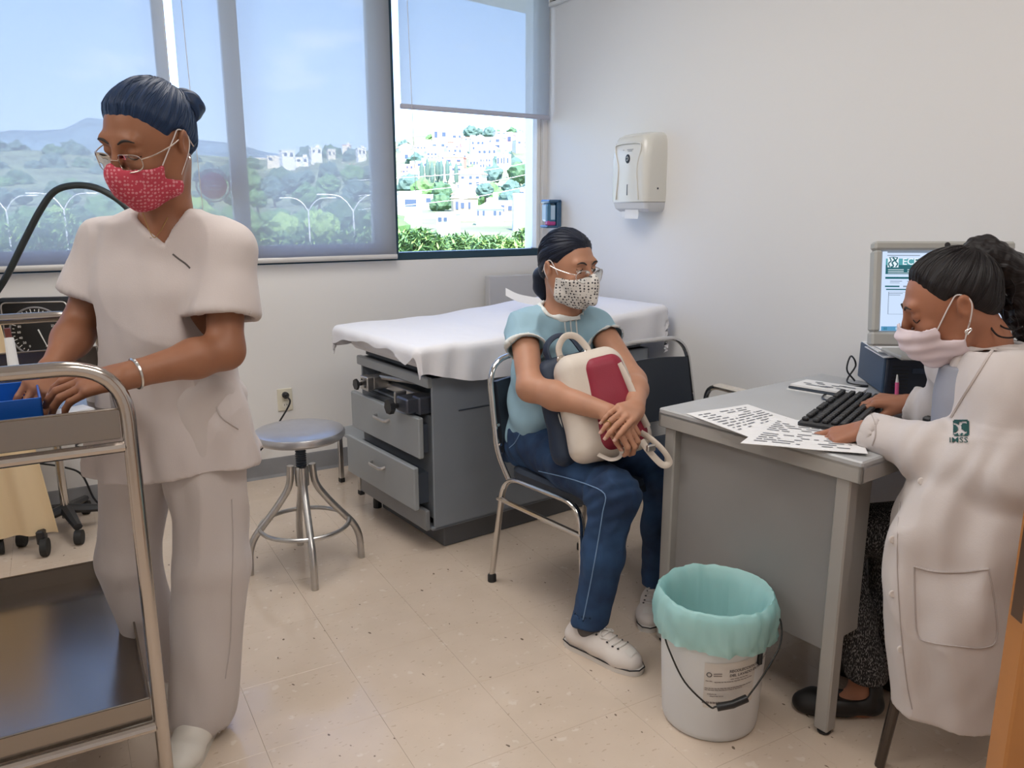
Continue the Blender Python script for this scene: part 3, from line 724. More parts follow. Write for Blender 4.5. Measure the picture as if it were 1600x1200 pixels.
for x_, y_ in ((.028, .05), (.028, DW - .04), (DL - .03, .05), (DL - .03, DW - .04)):
    g = MB(); g.box((x_, y_, (DZ - .024) / 2 + .006), (.04, .04, DZ - .036), .004); lg = g.build('leg', M_desk, dk)
    MB().lathe([(.016, 0), (.018, .006), (.01, .012)], 10, (x_, y_, 0)).build('glide', M_black, lg)
b = MB(); b.box((.105, .055, .50), (.075, .014, .48), .003); b.box((.14, .085, .50), (.012, .07, .48), .003); b.build('corner_post', M_desk, dk)
MB().box((.05, DW * .42, .215), (.02, .045, .05), .002).build('bracket', M_black, dk)
Mdk = Matrix.Translation((1.615, 1.165, 0)) @ Matrix.Rotation(A7, 4, 'Z')
def on_desk(px, py, dz=0.0): return at(px, py, Z=DZ + dz)

# papers on the desk
M_paper = mat('paper', (.82, .82, .82), .7)
M_ink = mat('ink', (.22, .23, .26), .7)
def paper(label, corners, dz, curl=0.0, rows=14, seed=1, parts=(.1, .9)):
    c = [on_desk(*q, dz) for q in corners]; o = sum(c, Vector()) / 4
    t = thing('paper_sheet', label, 'paper', o, 0, 'forms on the desk'); P = []; r = random.Random(seed)
    def pt(u, v, up=0):
        p = (c[0] * (1 - u) + c[1] * u) * (1 - v) + (c[3] * (1 - u) + c[2] * u) * v; p = p - o
        p.z += up + curl * (u * u * (1 - v) + .3 * math.sin(u * 5 + v * 3) ** 2); return p
    for i in range(13): P.append([pt(i / 12, j / 12) for j in range(13)])
    MB().sheet(P, .0012, (0, 0, 1)).build('sheet', M_paper, t)
    ink = MB()
    for k in range(rows):
        v = .1 + .82 * k / rows; u = .08
        while u < .9:
            w_ = r.uniform(.03, .16); q = min(.93, u + w_)
            if r.random() < .8: ink.add([pt(u, v, .0012), pt(q, v, .0012), pt(q, v + .022, .0012), pt(u, v + .022, .0012)], [(0, 1, 2, 3)])
            u = q + r.uniform(.01, .05)
    tag(ink.build('printed_lines', M_ink, t, 0), kind='stuff')
paper('printed form lying at the far corner of the desk', [(1072, 646), (1168, 633), (1262, 662), (1190, 690)], .002, .002, 12, 3)
paper('printed form hanging over the desk edge under the doctor\'s left hand', [(1157, 692), (1356, 711), (1338, 668), (1210, 652)], .005, .003, 12, 5)
# folded booklet
bk = thing('booklet', 'stack of folded leaflets between keyboard and wall', 'booklet', on_desk(1288, 606, 0), 0)
bc = [on_desk(*q, .02) for q in ((1230, 599), (1336, 616), (1351, 606), (1256, 592))]; bo = Vector(bk.location)
for k in range(3):
    mb = MB(); off = Vector((.004 * k, -.003 * k, -.017 + .008 * k)); mb.sheet([[bc[0] - bo + off, bc[3] - bo + off], [bc[1] - bo + off, bc[2] - bo + off]], .0065, (0, 0, 1)); mb.build('leaflet', M_paper if k != 1 else M_gdark, bk)
ink = MB(); r = random.Random(4)
for k in range(16):
    u, v = r.uniform(.05, .8), r.uniform(.15, .75); 
    def q_(u, v): return (bc[0] * (1 - u) + bc[1] * u) * (1 - v) + (bc[3] * (1 - u) + bc[2] * u) * v - bo + Vector((.008, -.006, .0))
    ink.add([q_(u, v), q_(u + .12, v), q_(u + .12, v + .1), q_(u, v + .1)], [(0, 1, 2, 3)])
tag(ink.build('printed_lines', M_ink, bk, 0), kind='stuff')
# keyboard
ka, kb_, kc = on_desk(1246, 657, .02), on_desk(1303, 616, .02), on_desk(1343, 678, .02)
kx = (kb_ - ka).normalized(); ky = -(kc - ka); ky = (ky - kx * ky.dot(kx)).normalized()
KB = thing('keyboard', 'black computer keyboard under the doctor\'s right hand', 'keyboard', (ka.x, ka.y, DZ), math.atan2(kx.y, kx.x))
kw, kd = .44, .155
MB().box((kw / 2, -kd / 2, .011), (kw, kd, .018), .005).build('case', M_black, KB)
key_me = MB().box((0, 0, 0), (.0165, .0165, .010), .0028).mesh('key', mat('key_black', (.02, .021, .024), .5))
for r_ in range(6):
    for c_ in range(21):
        if r_ == 0 and c_ in (1, 6, 11, 15): continue
        if r_ == 5 and 4 < c_ < 9: continue
        inst('key', key_me, KB, (.018 + c_ * .0202, -.016 - r_ * .0235 - (.006 if r_ else 0), .0245))
MB().box((.018 + 6.5 * .0202, -.016 - 5 * .0235 - .006, .0245), (.095, .0165, .010), .0028).build('space_bar', MATS['key_black'], KB)
cb = MB(); cb.tube(spline([on_desk(1300, 628, .004), on_desk(1285, 622, .004), on_desk(1292, 616, .004), on_desk(1318, 622, .004), on_desk(1345, 628, .004)], 8), .0025, 6); 
tag(cb.build('cable', M_black), 'thin black cable lying between the leaflets and the keyboard', 'cable')
# desktop computer
f0, f1 = on_desk(1378, 618), on_desk(1480, 621); fx = (f1 - f0).normalized(); fx = Vector((fx.x, fx.y, 0)).normalized()
pc = thing('desktop_computer', 'dark blue-black desktop computer case lying flat under the monitor', 'computer', (f0.x, f0.y, DZ), math.atan2(fx.y, fx.x))
PH = .125; M_pcblue = mat('case_blue', (.035, .07, .13), .4)
pcw = (2.475 - f0.x) / fx.x * .96
MB().box((pcw / 2, .145, PH / 2 + .004), (pcw, .27, PH), .004).build('case', M_pcblue, pc)
MB().box((pcw / 2, -.001, PH / 2 + .002), (pcw - .008, .016, PH - .01), .004).build('front_panel', mat('pc_front', (.012, .018, .035), .3), pc)
for k in range(7): MB().box((.045, -.0105, .03 + k * .011), (.05, .003, .003)).build('vent_slot', M_black, pc)
MB().box((.15, -.0105, .085), (.14, .003, .018), .001).build('drive_door', mat('pc_drive', (.03, .045, .08), .3), pc)
MB().lathe([(.006, 0), (.006, .004)], 14, (.2, -.008, .04), Matrix.Rotation(math.pi / 2, 3, 'X')).build('power_button', mat('button_light', (.7, .8, .9), .4), pc)
def at_pc(x, y, z): return Matrix.Translation((f0.x, f0.y, DZ)) @ Matrix.Rotation(math.atan2(fx.y, fx.x), 4, 'Z') @ Vector((x, y, z))
tag(MB().tube(spline([at_pc(-.03, .2, .004), at_pc(-.07, .16, .05), at_pc(-.05, .2, .09), at_pc(-.02, .24, .05), at_pc(-.06, .18, .004), at_pc(-.01, .12, .004), at_pc(-.07, .10, .004)], 8), .003, 6).build('cable', M_black), 'tangled black cables at the left side of the computer case', 'cable')
pst = thing('paper_stack', 'loose white papers stacked on the computer case', 'paper', at_pc(.2, .06, PH + .004), math.atan2(fx.y, fx.x))
for k in range(5):
    mb = MB(); dx, dy, a = (.0, .012, -.01, .008, .0)[k], (0, -.006, .008, .004, -.004)[k], (0, .03, -.03, .015, .05)[k]
    P = [[Matrix.Rotation(a, 3, 'Z') @ Vector((-.22 + .30 * i / 8 + dx, -.10 + .2 * j / 4 + dy, .003 + .006 * k + .004 * math.sin(i * .8 + k))) for j in range(5)] for i in range(9)]
    mb.sheet(P, .003, (0, 0, 1)); mb.build('sheet', M_paper, pst)
# monitor
mo = thing('monitor', 'flat monitor with a grey bezel showing a green web form', 'monitor', at_pc(.18, .16, PH + .004 + .032), 0)
mc = at(1469, 460, d=2.27); mr = Vector((_c, -_s, 0)); 
mo.rotation_euler = (0, 0, -HEAD + math.radians(-3)); mo.location = (mc.x, mc.y, at_pc(0, 0, PH).z + .036)
mz = mc.z - mo.location.z; MWd, MHt = .385, .295
k_ = MB(); tl = Matrix.Rotation(math.radians(-9), 3, 'X')
def mp_(x, y, z): return (tl @ Vector((x, y, z)) + Vector((0, 0, mz)))
bz = MB()
for (cx_, cz_, sx_, sz_) in ((0, MHt / 2 - .0125, MWd, .025), (0, -MHt / 2 + .02, MWd, .04), (-MWd / 2 + .0115, .0075, .023, MHt - .065), (MWd / 2 - .0115, .0075, .023, MHt - .065)): bz.box(mp_(cx_, 0, cz_), (sx_, .04, sz_), .006, tl)
bz.box(mp_(0, .012, 0), (MWd - .03, .02, MHt - .03), 0, tl)
bz.build('bezel', mat('bezel_grey', (.40, .40, .38), .45), mo)
def scr_mat():
    m = mat('screen_glow', (.02, .02, .02), .2, emit=((.62, .76, 1.0), .95)); return m
sw, sh_ = MWd - .052, MHt - .072
def spl(name, x0, x1, y0, y1, m, lift):
    """rectangle of the picture on screen, in fractions from its top left"""
    X0, X1, Z0, Z1 = -sw / 2 + sw * x0, -sw / 2 + sw * x1, .0075 + sh_ / 2 - sh_ * y0, .0075 + sh_ / 2 - sh_ * y1
    return MB().add([mp_(X0, -.014 - lift, Z1), mp_(X1, -.014 - lift, Z1), mp_(X1, -.014 - lift, Z0), mp_(X0, -.014 - lift, Z0)], [(0, 1, 2, 3)]).build(name, m, SCR, 0)
SCR = MB().box(mp_(0, -.006, .0075), (sw, .014, sh_), .0, tl).build('screen', scr_mat(), mo)
teal = mat('screen_teal', (.01, .02, .02), .2, emit=((.01, .12, .15), .9)); tealm = mat('screen_teal_mid', (.01, .02, .02), .2, emit=((.10, .42, .48), .8)); wht = mat('screen_white', (.02, .02, .02), .2, emit=((.8, .9, 1), .95)); gry = mat('screen_grey', (.02, .02, .02), .2, emit=((.25, .32, .42), .8)); blu = mat('screen_blue', (.02, .02, .02), .2, emit=((.10, .35, .60), .8))
spl('screen_banner', .02, .98, .09, .19, tealm, .0004); spl('screen_banner', .02, .98, .17, .285, teal, .0006); spl('screen_banner', .26, .98, .09, .2, teal, .0006)
for x0, x1, y0, y1, m in ((.03, .98, .0, .02, gry), (.03, .30, .045, .055, gry), (.04, .17, .225, .232, wht), (.2, .34, .225, .232, wht), (.04, .17, .248, .255, wht), (.2, .30, .248, .255, wht), (.04, .5, .268, .274, wht), (.02, .6, .32, .345, teal), (.06, .16, .37, .378, gry), (.2, .34, .37, .378, gry), (.06, .14, .392, .398, gry),
                          (.02, .14, .43, .448, teal), (.17, .5, .43, .448, gry), (.03, .22, .47, .485, teal), (.05, .45, .508, .512, gry), (.05, .17, .525, .532, gry), (.2, .28, .525, .532, gry), (.05, .15, .545, .552, gry), (.05, .055, .508, .79, gry), (.445, .45, .508, .79, gry), (.05, .45, .788, .792, gry), (0, 1, .945, 1, blu), (.02, .05, .955, .99, teal), (.12, .2, .955, .99, wht)):
    spl('screen_line', x0, x1, y0, y1, m, .0009)
Mt = frame(mp_(-sw / 2 + sw * .155, -.0152, .0075 + sh_ / 2 - sh_ * .165), tl @ Vector((1, 0, 0)), tl @ Vector((0, 0, 1)))
text_mesh('ECE', .026, wht, 'screen_lettering', SCR, Mt, .0004, 0.0001)
ic = MB()
def emblem(o_, ux, uz, s, m, parent, nrm):
    """eagle-like emblem: rounded square, curved body strokes"""
    q = MB(); ux, uz, nrm = Vector(ux), Vector(uz), Vector(nrm); o_ = Vector(o_)
    def p(x, z): return o_ + ux * (x * s) + uz * (z * s) + nrm * .0006
    def stroke(pts, w_): 
        P = []
        sp_ = spline([Vector((a, b, 0)) for a, b in pts], 6)
        for i, c in enumerate(sp_):
            t = (sp_[min(i + 1, len(sp_) - 1)] - sp_[max(i - 1, 0)]).normalized(); n_ = Vector((-t.y, t.x, 0)) * w_ / 2
            P.append([p(c.x + n_.x, c.y + n_.y), p(c.x - n_.x, c.y - n_.y)])
        q.sheet(P)
    stroke([(-.28, -.42), (-.40, -.1), (-.2, .12), (-.30, .38)], .11); stroke([(-.05, .42), (.12, .2), (-.1, -.02), (.02, -.3), (-.2, -.42)], .13); stroke([(.35, .40), (.2, .1), (.38, -.12), (.22, -.40)], .11); stroke([(-.38, .42), (0, .46), (.38, .42)], .06)
    return q.build('emblem', m, parent, 0)
spl('screen_banner', .035, .125, .075, .20, wht, .0011)
emblem(mp_(-sw / 2 + sw * .08, -.0154, .0075 + sh_ / 2 - sh_ * .138), tl @ Vector((1, 0, 0)), tl @ Vector((0, 0, 1)), .032, teal, SCR, tl @ Vector((0, -1, 0)))
MB().lathe([(.008, 0), (.008, .003), (.004, .004)], 16, mp_(.005, -.018, MHt / 2 - .011), tl @ Matrix.Rotation(math.pi / 2, 3, 'X')).build('camera_eye', M_black, mo)
s_ = MB(); s_.box((0, .05, .006), (.2, .15, .012), .004); s_.tube([(0, .06, .01), (0, .045, mz)], .018, 10); s_.build('stand', MATS['bezel_grey'], mo)
# pen in a pink cap standing in front of the case
pn = thing('pen', 'small pink-capped pen standing in front of the computer case', 'pen', at_pc(.035, -.03, .0)); MB().tube([(0, 0, 0), (0, .004, .05)], .006, 8).build('barrel', mat('pen_pink', (.75, .12, .30), .4), pn); MB().tube([(0, .004, .05), (0, .006, .075)], [.005, .002], 8).build('tip', M_whitepl, pn)
stp = thing('stapler', 'black stapler on the desk half hidden behind the doctor\'s sleeve', 'stapler', on_desk(1462, 668)); MB().box((0, 0, .006), (.10, .035, .012), .004).build('base', M_black, stp); MB().box((0.0, 0, .026), (.095, .028, .02), .006).build('arm', M_black, stp)

# --- bucket with a green bag
BU = thing('bucket', 'white plastic bucket used as a waste bin in front of the desk', 'bucket', (1.425, 1.425, 0))
M_bucket = mat('bucket_white', (.66, .67, .68), .35, sss=0)
MB().lathe([(.0, 0), (.118, 0), (.124, .006), (.127, .02), (.134, .16), (.140, .29), (.140, .293), (.148, .296), (.148, .306), (.142, .308), (.142, .328), (.149, .33), (.149, .352), (.143, .354), (.138, .35), (.132, .2), (.122, .03), (0, .03)], 56, caps=False).build('pail', M_bucket, BU)
dcam = Vector((-1.425, -1.425, 0)).normalized(); side = Vector((-dcam.y, dcam.x, 0))     # side = camera right ... 
rt = Vector((-dcam.y, dcam.x, 0))
def around(px_off, r, z):   # point on the pail at angle from camera-facing direction
    a = px_off; return dcam * (math.cos(a) * r) + rt * (math.sin(a) * r) + Vector((0, 0, z))
M_wire = mat('wire_black', (.03, .03, .03), .4, metal=.6)
wire = spline([around(-1.0, .150, .275), around(-.80, .152, .24), around(-.42, .155, .175), around(-.0, .157, .128), around(.1, .157, .128)], 6)
wire2 = spline([around(.62, .158, .150), around(.85, .165, .20), around(1.15, .178, .27), around(1.35, .170, .315), around(1.5, .152, .33)], 6)
MB().tube(wire + [around(.36, .158, .139)] + wire2, .0024, 7).build('wire_handle', M_wire, BU)
MB().tube([around(.12, .160, .129), around(.36, .161, .139), around(.60, .160, .150)], .010, 12).build('grip', M_black, BU)
MB().box(around(.98, .141, .235), (.012, .012, .035), .002).build('ear_lug', M_black, BU)
def on_pail(a, z, lift=.0008): return around(a, .1275 + (z - .02) * .047 + lift, z)
lab = MB(); lab.sheet([[on_pail(-.12 + 1.02 * i / 20, .105 + .13 * j / 6 + .012 * i / 20, .0006) for j in range(7)] for i in range(21)]); lab.build('label', mat('label_cream', (.62, .58, .54), .5), BU)
M_lab = mat('label_ink', (.10, .09, .09), .6)
def wrap_text(txt, a0, z0, size, slope=.012, bold=0.0):
    o = text_mesh(txt, size, M_lab, 'lettering', BU, None, bold, 0.0); me = o.data
    for v in me.vertices:
        a = a0 + v.co.x / .135; v.co = on_pail(a, z0 + v.co.y + (a - a0) * slope, .0014)
for txt, a0, z0, s, b_ in (('RECOLECCION DE LIQUIDOS', .33, .212, .0105, .0003), ('DEL LAVADO EN PISOS', .34, .2, .0105, .0003), ('', 0, 0, .01, 0)):
    if txt: wrap_text(txt, a0, z0, s, .012, b_)
ln = MB(); r = random.Random(2)
for z0, a0, a1 in ((.187, .36, .72), (.183, -.09, .03), (.180, .07, .82), (.162, -.1, .83), (.157, -.1, .62), (.145, -.05, .12), (.139, .0, .25), (.118, -.14, .28)):
    a = a0; hgt = .0022 if z0 > .12 else .006
    while a < a1:
        q = min(a1, a + r.uniform(.02, .07)); zz = z0 + (a + .12) * .012
        ln.add([on_pail(a, zz, .0014), on_pail(q, zz, .0014), on_pail(q, zz + hgt, .0014), on_pail(a, zz + hgt, .0014)], [(0, 1, 2, 3)]); a = q + r.uniform(.004, .012)
tag(ln.build('small_print', mat('label_ink_soft', (.22, .19, .18), .6), BU, 0), kind='stuff')
lg = MB(); lg.tube([on_pail(-.03 + .042 * math.cos(t), .203 + .0058 * math.sin(t), .0012) for t in np.linspace(0, 6.28, 25)[:-1]], .0013, 5, closed=True); lg.build('ring_logo', M_lab, BU)
for k in range(2): MB().add([on_pail(.05, .199 + k * .006, .0014), on_pail(.2, .201 + k * .006, .0014), on_pail(.2, .204 + k * .006, .0014), on_pail(.05, .202 + k * .006, .0014)], [(0, 1, 2, 3)]).build('logo_bar', MATS['label_ink_soft'], BU, 0)
# bag: inside lining, rim fold and outer skirt, as one crumpled film
def film():
    m = bpy.data.materials.new('green_film'); m.use_nodes = True; n = m.node_tree; n.nodes.clear()
    o = n.nodes.new('ShaderNodeOutputMaterial'); p = n.nodes.new('ShaderNodeBsdfPrincipled'); t = n.nodes.new('ShaderNodeBsdfTransparent'); l = n.nodes.new('ShaderNodeBsdfTranslucent'); a = n.nodes.new('ShaderNodeMixShader'); b = n.nodes.new('ShaderNodeMixShader')
    p.inputs['Base Color'].default_value = (.64, .91, .89, 1); p.inputs['Roughness'].default_value = .3; l.inputs[0].default_value = (.30, .86, .90, 1); t.inputs[0].default_value = (.65, .95, .93, 1)
    a.inputs[0].default_value = .35; b.inputs[0].default_value = .22
    n.links.new(p.outputs[0], a.inputs[1]); n.links.new(l.outputs[0], a.inputs[2]); n.links.new(a.outputs[0], b.inputs[1]); n.links.new(t.outputs[0], b.inputs[2]); n.links.new(b.outputs[0], o.inputs[0])
    return m
bag = thing('bin_bag', 'translucent turquoise bag folded over the rim of the white bucket', 'bag', (1.425, 1.425, 0))
NA = 120; P = []
prof = [(.06, .09), (.105, .12), (.114, .2), (.121, .28), (.127, .335), (.136, .364), (.146, .374), (.153, .366), (.158, .345), (.160, .315), (.158, .285), (.155, .262), (.151, .245)]
for i in range(NA + 1):
    a = 2 * math.pi * (i % NA) / NA; row = []
    for k, (rr, z) in enumerate(prof):
        out = max(0, k - 6) / 6; ins = max(0, 5 - k) / 5
        n1 = mnoise.noise((math.cos(a) * 3, math.sin(a) * 3, z * 12)); n2 = mnoise.noise((math.cos(a) * 9, math.sin(a) * 9, z * 40 + 5))
        n3 = mnoise.noise((math.cos(a) * 16 + z * 30, math.sin(a) * 16, z * 55)); r_ = rr + .009 * n1 * (.4 + out) + .007 * n2 * (.5 + out + ins) + .005 * n3 * (.3 + out) + .004 * math.sin(a * 17 + z * 60) * ins
        sl = .022 * math.sin(a - 2.2) * out
        row.append((r_ * math.cos(a), r_ * math.sin(a), z + .006 * mnoise.noise((math.cos(a) * 5, math.sin(a) * 5, 9)) + sl))
    P.append(row)
mb = MB(); mb.sheet(P); mb.build('film', film(), bag, 80)
MB().lathe([(0, .088), (.062, .09)], 40, caps=False).build('film_bottom', MATS.get('x') or bpy.data.materials['green_film'], bag)

# --- stainless trolley
TR = thing('instrument_trolley', 'two-tier stainless steel instrument trolley in the left foreground', 'trolley', (-.20, 2.22, 0))
tw, tl_ = .285, .44      # half width (x), half length (y)
for s in (-1, 1):
    path = bend([(-tw - .012, s * tl_, .04), (-tw - .012, s * tl_, 1.045), (tw + .012, s * tl_, 1.045), (tw + .012, s * tl_, .04)], .12, 12)
    MB().tube(path, .0155, 14).build('end_frame', M_steel, TR)
    for z in (.872, .215): MB().tube([(-tw, s * tl_, z), (tw, s * tl_, z)], .012, 10).build('cross_bar', M_steel, TR)
    for sx in (-1, 1):
        MB().lathe([(.02, .04), (.02, .07), (.012, .09)], 10, (sx * (tw + .012), s * tl_, 0)).build('caster_stem', M_rubber, TR)
        MB().lathe([(.012, -.012), (.038, -.012), (.038, .012), (.012, .012)], 20, (sx * (tw + .012), s * tl_ + .01, .038), Matrix.Rotation(math.pi / 2, 3, 'Y')).build('caster', M_rubber, TR)
def tray(z0, hgt):
    m = MB(); x_, y_ = tw - .006, tl_ - .014; th = .003
    prof = [(0, hgt, -.006), (0, hgt, 0), (0, .006, 0)]
    m.box((0, 0, z0), (2 * x_, 2 * y_, .004))
    for s in (-1, 1):
        m.box((s * x_, 0, z0 + hgt / 2), (th, 2 * y_, hgt)); m.box((0, s * y_, z0 + hgt / 2), (2 * x_, th, hgt))
        m.tube([(s * x_, -y_, z0 + hgt), (s * x_, y_, z0 + hgt)], .0028, 6); m.tube([(-x_, s * y_, z0 + hgt), (x_, s * y_, z0 + hgt)], .0028, 6)
    return m
tray(.888, .062).build('upper_tray', mat('tray_steel', (.30, .265, .235), .2, metal=1.0, bump=(25, .04)), TR)
tray(.225, .055).build('lower_tray', MATS['tray_steel'], TR)
# blue box and marker on the upper tray
bb = thing('plastic_box', 'blue plastic box on the upper trolley tray under the nurse\'s hand', 'box', (-.16, 1.975, .892), .05)
M_blue = mat('blue_plastic', (.005, .09, .42), .35)
m = MB(); m.box((0, 0, .004), (.20, .20, .006))
for s in (-1, 1): m.box((s * .098, 0, .04), (.004, .20, .08), .001); m.box((0, s * .098, .04), (.20, .004, .08), .001)
m.build('tub', M_blue, bb); MB().box((-.07, -.102, .066), (.07, .02, .012), .004).build('clip', mat('clip_grey', (.55, .58, .60), .4), bb)
mk = thing('marker', 'white marker with a brown cap standing at the far end of the trolley', 'marker', at(24, 590, d=2.0)); mkp = Vector(mk.location)
MB().tube([Vector((0, 0, 0)), at(14, 528, d=2.02) - mkp], [.014, .011], 10).build('barrel', M_whitepl, mk); MB().tube([at(14, 528, d=2.02) - mkp, at(11, 513, d=2.02) - mkp], .0075, 10).build('cap', mat('cap_brown', (.16, .04, .03), .5), mk)
ch_ = thing('swab_packet', 'small white packet lying in the tray below the nurse\'s fingers', 'packet', at(110, 648, Z=.895)); MB().box((0, 0, .006), (.09, .06, .012), .004, Matrix.Rotation(.4, 3, 'Z')).build('packet', M_whitepl, ch_)

# --- blood pressure gauge on a wheeled stand
gp = at(104, 840, d=3.18)
G = thing('pressure_gauge_stand', 'black square pressure gauge on a chrome wheeled stand behind the trolley', 'gauge', (gp.x, gp.y, 0), -HEAD + math.radians(12))
gz = at(75, 517, d=3.18).z
MB().tube([(0, .03, .06), (0, .03, gz - .02)], .017, 12).build('pole', M_chrome, G)
for k in range(5):
    a = k * 2 * math.pi / 5 + .2; p = Vector((math.cos(a) * .19, math.sin(a) * .19 + .03, .075))
    MB().tube([(0, .03, .10), p], [.022, .014], 8, flat=1.3).build('base_leg', M_black, G)
    MB().lathe([(.008, -.014), (.03, -.014), (.03, .014), (.008, .014)], 16, (p.x, p.y, .031), Matrix.Rotation(math.pi / 2, 3, 'Y')).build('caster', M_rubber, G)
gb = MB(); gb.box((0, 0, gz), (.27, .05, .27), .012); gauge = gb.build('gauge_case', mat('gauge_black', (.015, .016, .018), .35), G)
rim = MB(); rim.tube(bend([(-.118, -.026, gz - .118), (-.118, -.026, gz + .118), (.118, -.026, gz + .118), (.118, -.026, gz - .118), (-.118, -.026, gz - .11)], .02), .003, 6); rim.build('case_rim', M_satin, gauge)
MB().tube([Vector((.098 * math.cos(t), -.027, gz + .098 * math.sin(t))) for t in np.linspace(0, 6.28, 49)[:-1]], .004, 6, closed=True).build('dial_ring', mat('ring_grey', (.25, .25, .26), .4), gauge)
tick = MB().box((0, 0, 0), (.003, .0015, .014)).mesh('tick', M_whitepl, 0)
for k in range(31):
    a = math.radians(240 - k * 10); o = inst('tick', tick, gauge, (.086 * math.cos(a), -.0265, gz + .086 * math.sin(a)), (0, math.pi / 2 - a, 0), (1, 1, 1 if k % 2 == 0 else .5))
for k in range(16):
    a = math.radians(240 - k * 20); text_mesh(str(k * 20), .013, M_whitepl, 'numeral', gauge, frame((.066 * math.cos(a), -.0268, gz + .066 * math.sin(a) - .004), (1, 0, 0), (0, 0, 1)), .0002, .0002, 'CENTER')
MB().tube([(0.005, -.030, gz + .01), (.04, -.030, gz - .085)], [.003, .0012], 6).build('needle', M_whitepl, gauge)
cc = MB(); pts = []
for k in range(120):
    t = k / 119; a = k * .9; pts.append((.09 + .016 * math.cos(a), .02 + .016 * math.sin(a), gz - .14 - .36 * t))
cc.tube(pts, .0045, 6); cc.tube(spline([pts[-1], (.10, .01, gz - .52), (.14, 0, gz - .52), (.18, .0, gz - .50)], 6), .006, 6); cc.build('coiled_hose', M_black, G)

# --- gooseneck lamp behind the screen
lp = [at(px, py, d=3.08) for px, py in ((-60, 560), (-20, 480), (10, 432), (40, 372), (62, 330), (84, 300), (112, 290), (145, 292), (172, 304), (196, 322), (215, 345))]
gl = thing('gooseneck_lamp', 'black gooseneck examination lamp arching behind the nurse', 'lamp', (lp[0].x, lp[0].y, 0)); go = Vector(gl.location)
MB().tube(spline([p - go for p in lp], 6), .0125, 12).build('gooseneck', mat('gooseneck_black', (.02, .028, .03), .4, bump=(300, .3)), gl)
MB().tube([(0, 0, .06), lp[0] - go], .014, 12).build('pole', M_chrome, gl)
d_ = (lp[-1] - lp[-2]).normalized(); MB().tube([lp[-1] - go, lp[-1] - go + d_ * .03, lp[-1] - go + d_ * .13], [.02, .035, .07], 20).build('lamp_shade', M_black, gl)
for k in range(5):
    a = k * 1.2566; p = Vector((math.cos(a) * .16, math.sin(a) * .16, .06)); MB().tube([(0, 0, .09), p], .014, 8).build('base_leg', M_black, gl); MB().lathe([(.006, -.01), (.028, -.01), (.028, .01), (.006, .01)], 14, (p.x, p.y, .03), Matrix.Rotation(math.pi / 2, 3, 'Y')).build('caster', M_rubber, gl)

# --- folding fabric screen at the left edge
s0 = at(52, 640, d=2.98); 
SCN = thing('privacy_screen', 'cream fabric privacy screen on casters at the left edge', 'screen', (s0.x, s0.y, 0), math.radians(-14))
def curtain(x0, x1, z0, z1):
    P = []
    for i in range(61):
        u = i / 60; x = x0 + (x1 - x0) * u
        P.append([(x - .13 * u * (1 - j / 6), .014 * math.sin(u * 34 + .6 * math.sin(u * 9)) * (.6 + .4 * j / 6), z1 + (z0 - z1) * j / 6) for j in range(7)])
    return MB().sheet(P, .002)
M_cream = fabric_screen('cream_curtain', .04, (.90, .74, .50), .3)
curtain(-.62, .03, .085, 1.17).build('curtain', M_cream, SCN, 60)
f = MB(); f.tube(bend([(-.63, .02, .09), (-.63, .02, 1.2), (-.15, .02, 1.2), (-.03, .02, .09)], .05), .010, 10); f.build('tube_frame', M_whitepl, SCN)
for x_ in (-.63, -.03):
    MB().box((x_, 0, .075), (.03, .05, .06), .006).build('caster_fork', M_black, SCN); MB().lathe([(.006, -.012), (.036, -.012), (.036, .012), (.006, .012)], 18, (x_ + .012, -.02, .037), Matrix.Rotation(math.pi / 2, 3, 'Y')).build('caster', M_rubber, SCN)

# --- doctor's chair
DC = thing('office_chair', 'dark steel-legged chair the doctor sits on', 'chair', (1.95, .985, 0), math.radians(30))
M_brown = mat('dark_steel', (.10, .085, .075), .3, metal=.9)
for sx in (-1, 1):
    for sy in (-1, 1): MB().tube([(sx * .19, sy * .17, .43), (sx * .225, sy * .215, 0.0)], [.014, .012], 10).build('leg', M_brown, DC)
    MB().tube([(sx * .19, -.17, .40), (sx * .19, .17, .40)], .011, 8).build('seat_rail', M_brown, DC)
    MB().tube([(sx * .19, -.17, .43), (sx * .18, -.25, .80)], .012, 10).build('back_post', M_brown, DC)
MB().box((0, 0, .435), (.42, .40, .045), .02).build('seat', M_vinyl, DC)
MB().box((0, -.235, .70), (.38, .035, .22), .015, Matrix.Rotation(-.2, 3, 'X')).build('backrest', M_vinyl, DC)

# --- wall things
PD = thing('towel_dispenser', 'white paper towel dispenser on the right wall, towel showing', 'dispenser', (RX, 3.09, 1.375))
M_disp = mat('dispenser_white', (.72, .71, .66), .25, coat=.3)
def rr_ring(y, z, hw, x):   # ring in y-z? built as loft over height
    return None
Hh = .31; rings = []
for (z, hw, dp, rad) in ((0.0, .132, .118, .025), (.03, .134, .122, .03), (.2, .133, .124, .034), (.27, .130, .120, .045), (.295, .122, .108, .05), (.308, .108, .085, .05), (.312, .09, .06, .04)):
    ring = []
    for cx_, cy_, a0 in ((-dp + rad, -hw + rad, math.pi), (-dp + rad, hw - rad, math.pi / 2)):
        pass
    pts = [(0, -hw)] + [(-dp + rad + rad * math.cos(a), -hw + rad + rad * math.sin(a)) for a in np.linspace(1.5 * math.pi, math.pi, 7)] + [(-dp + rad + rad * math.cos(a), hw - rad + rad * math.sin(a)) for a in np.linspace(math.pi, math.pi / 2, 7)] + [(0, hw)]
    rings.append([Vector((x, y, z)) for x, y in pts][::-1])
m = MB(); m.loft(rings); m.build('cover', M_disp, PD, 50)
rings2 = [[Vector((p.x * f_, p.y * g_, zz)) for p in rings[0]] for zz, f_, g_ in ((-.045, .72, .86), (-.03, .9, .95), (-.002, .97, .985))]
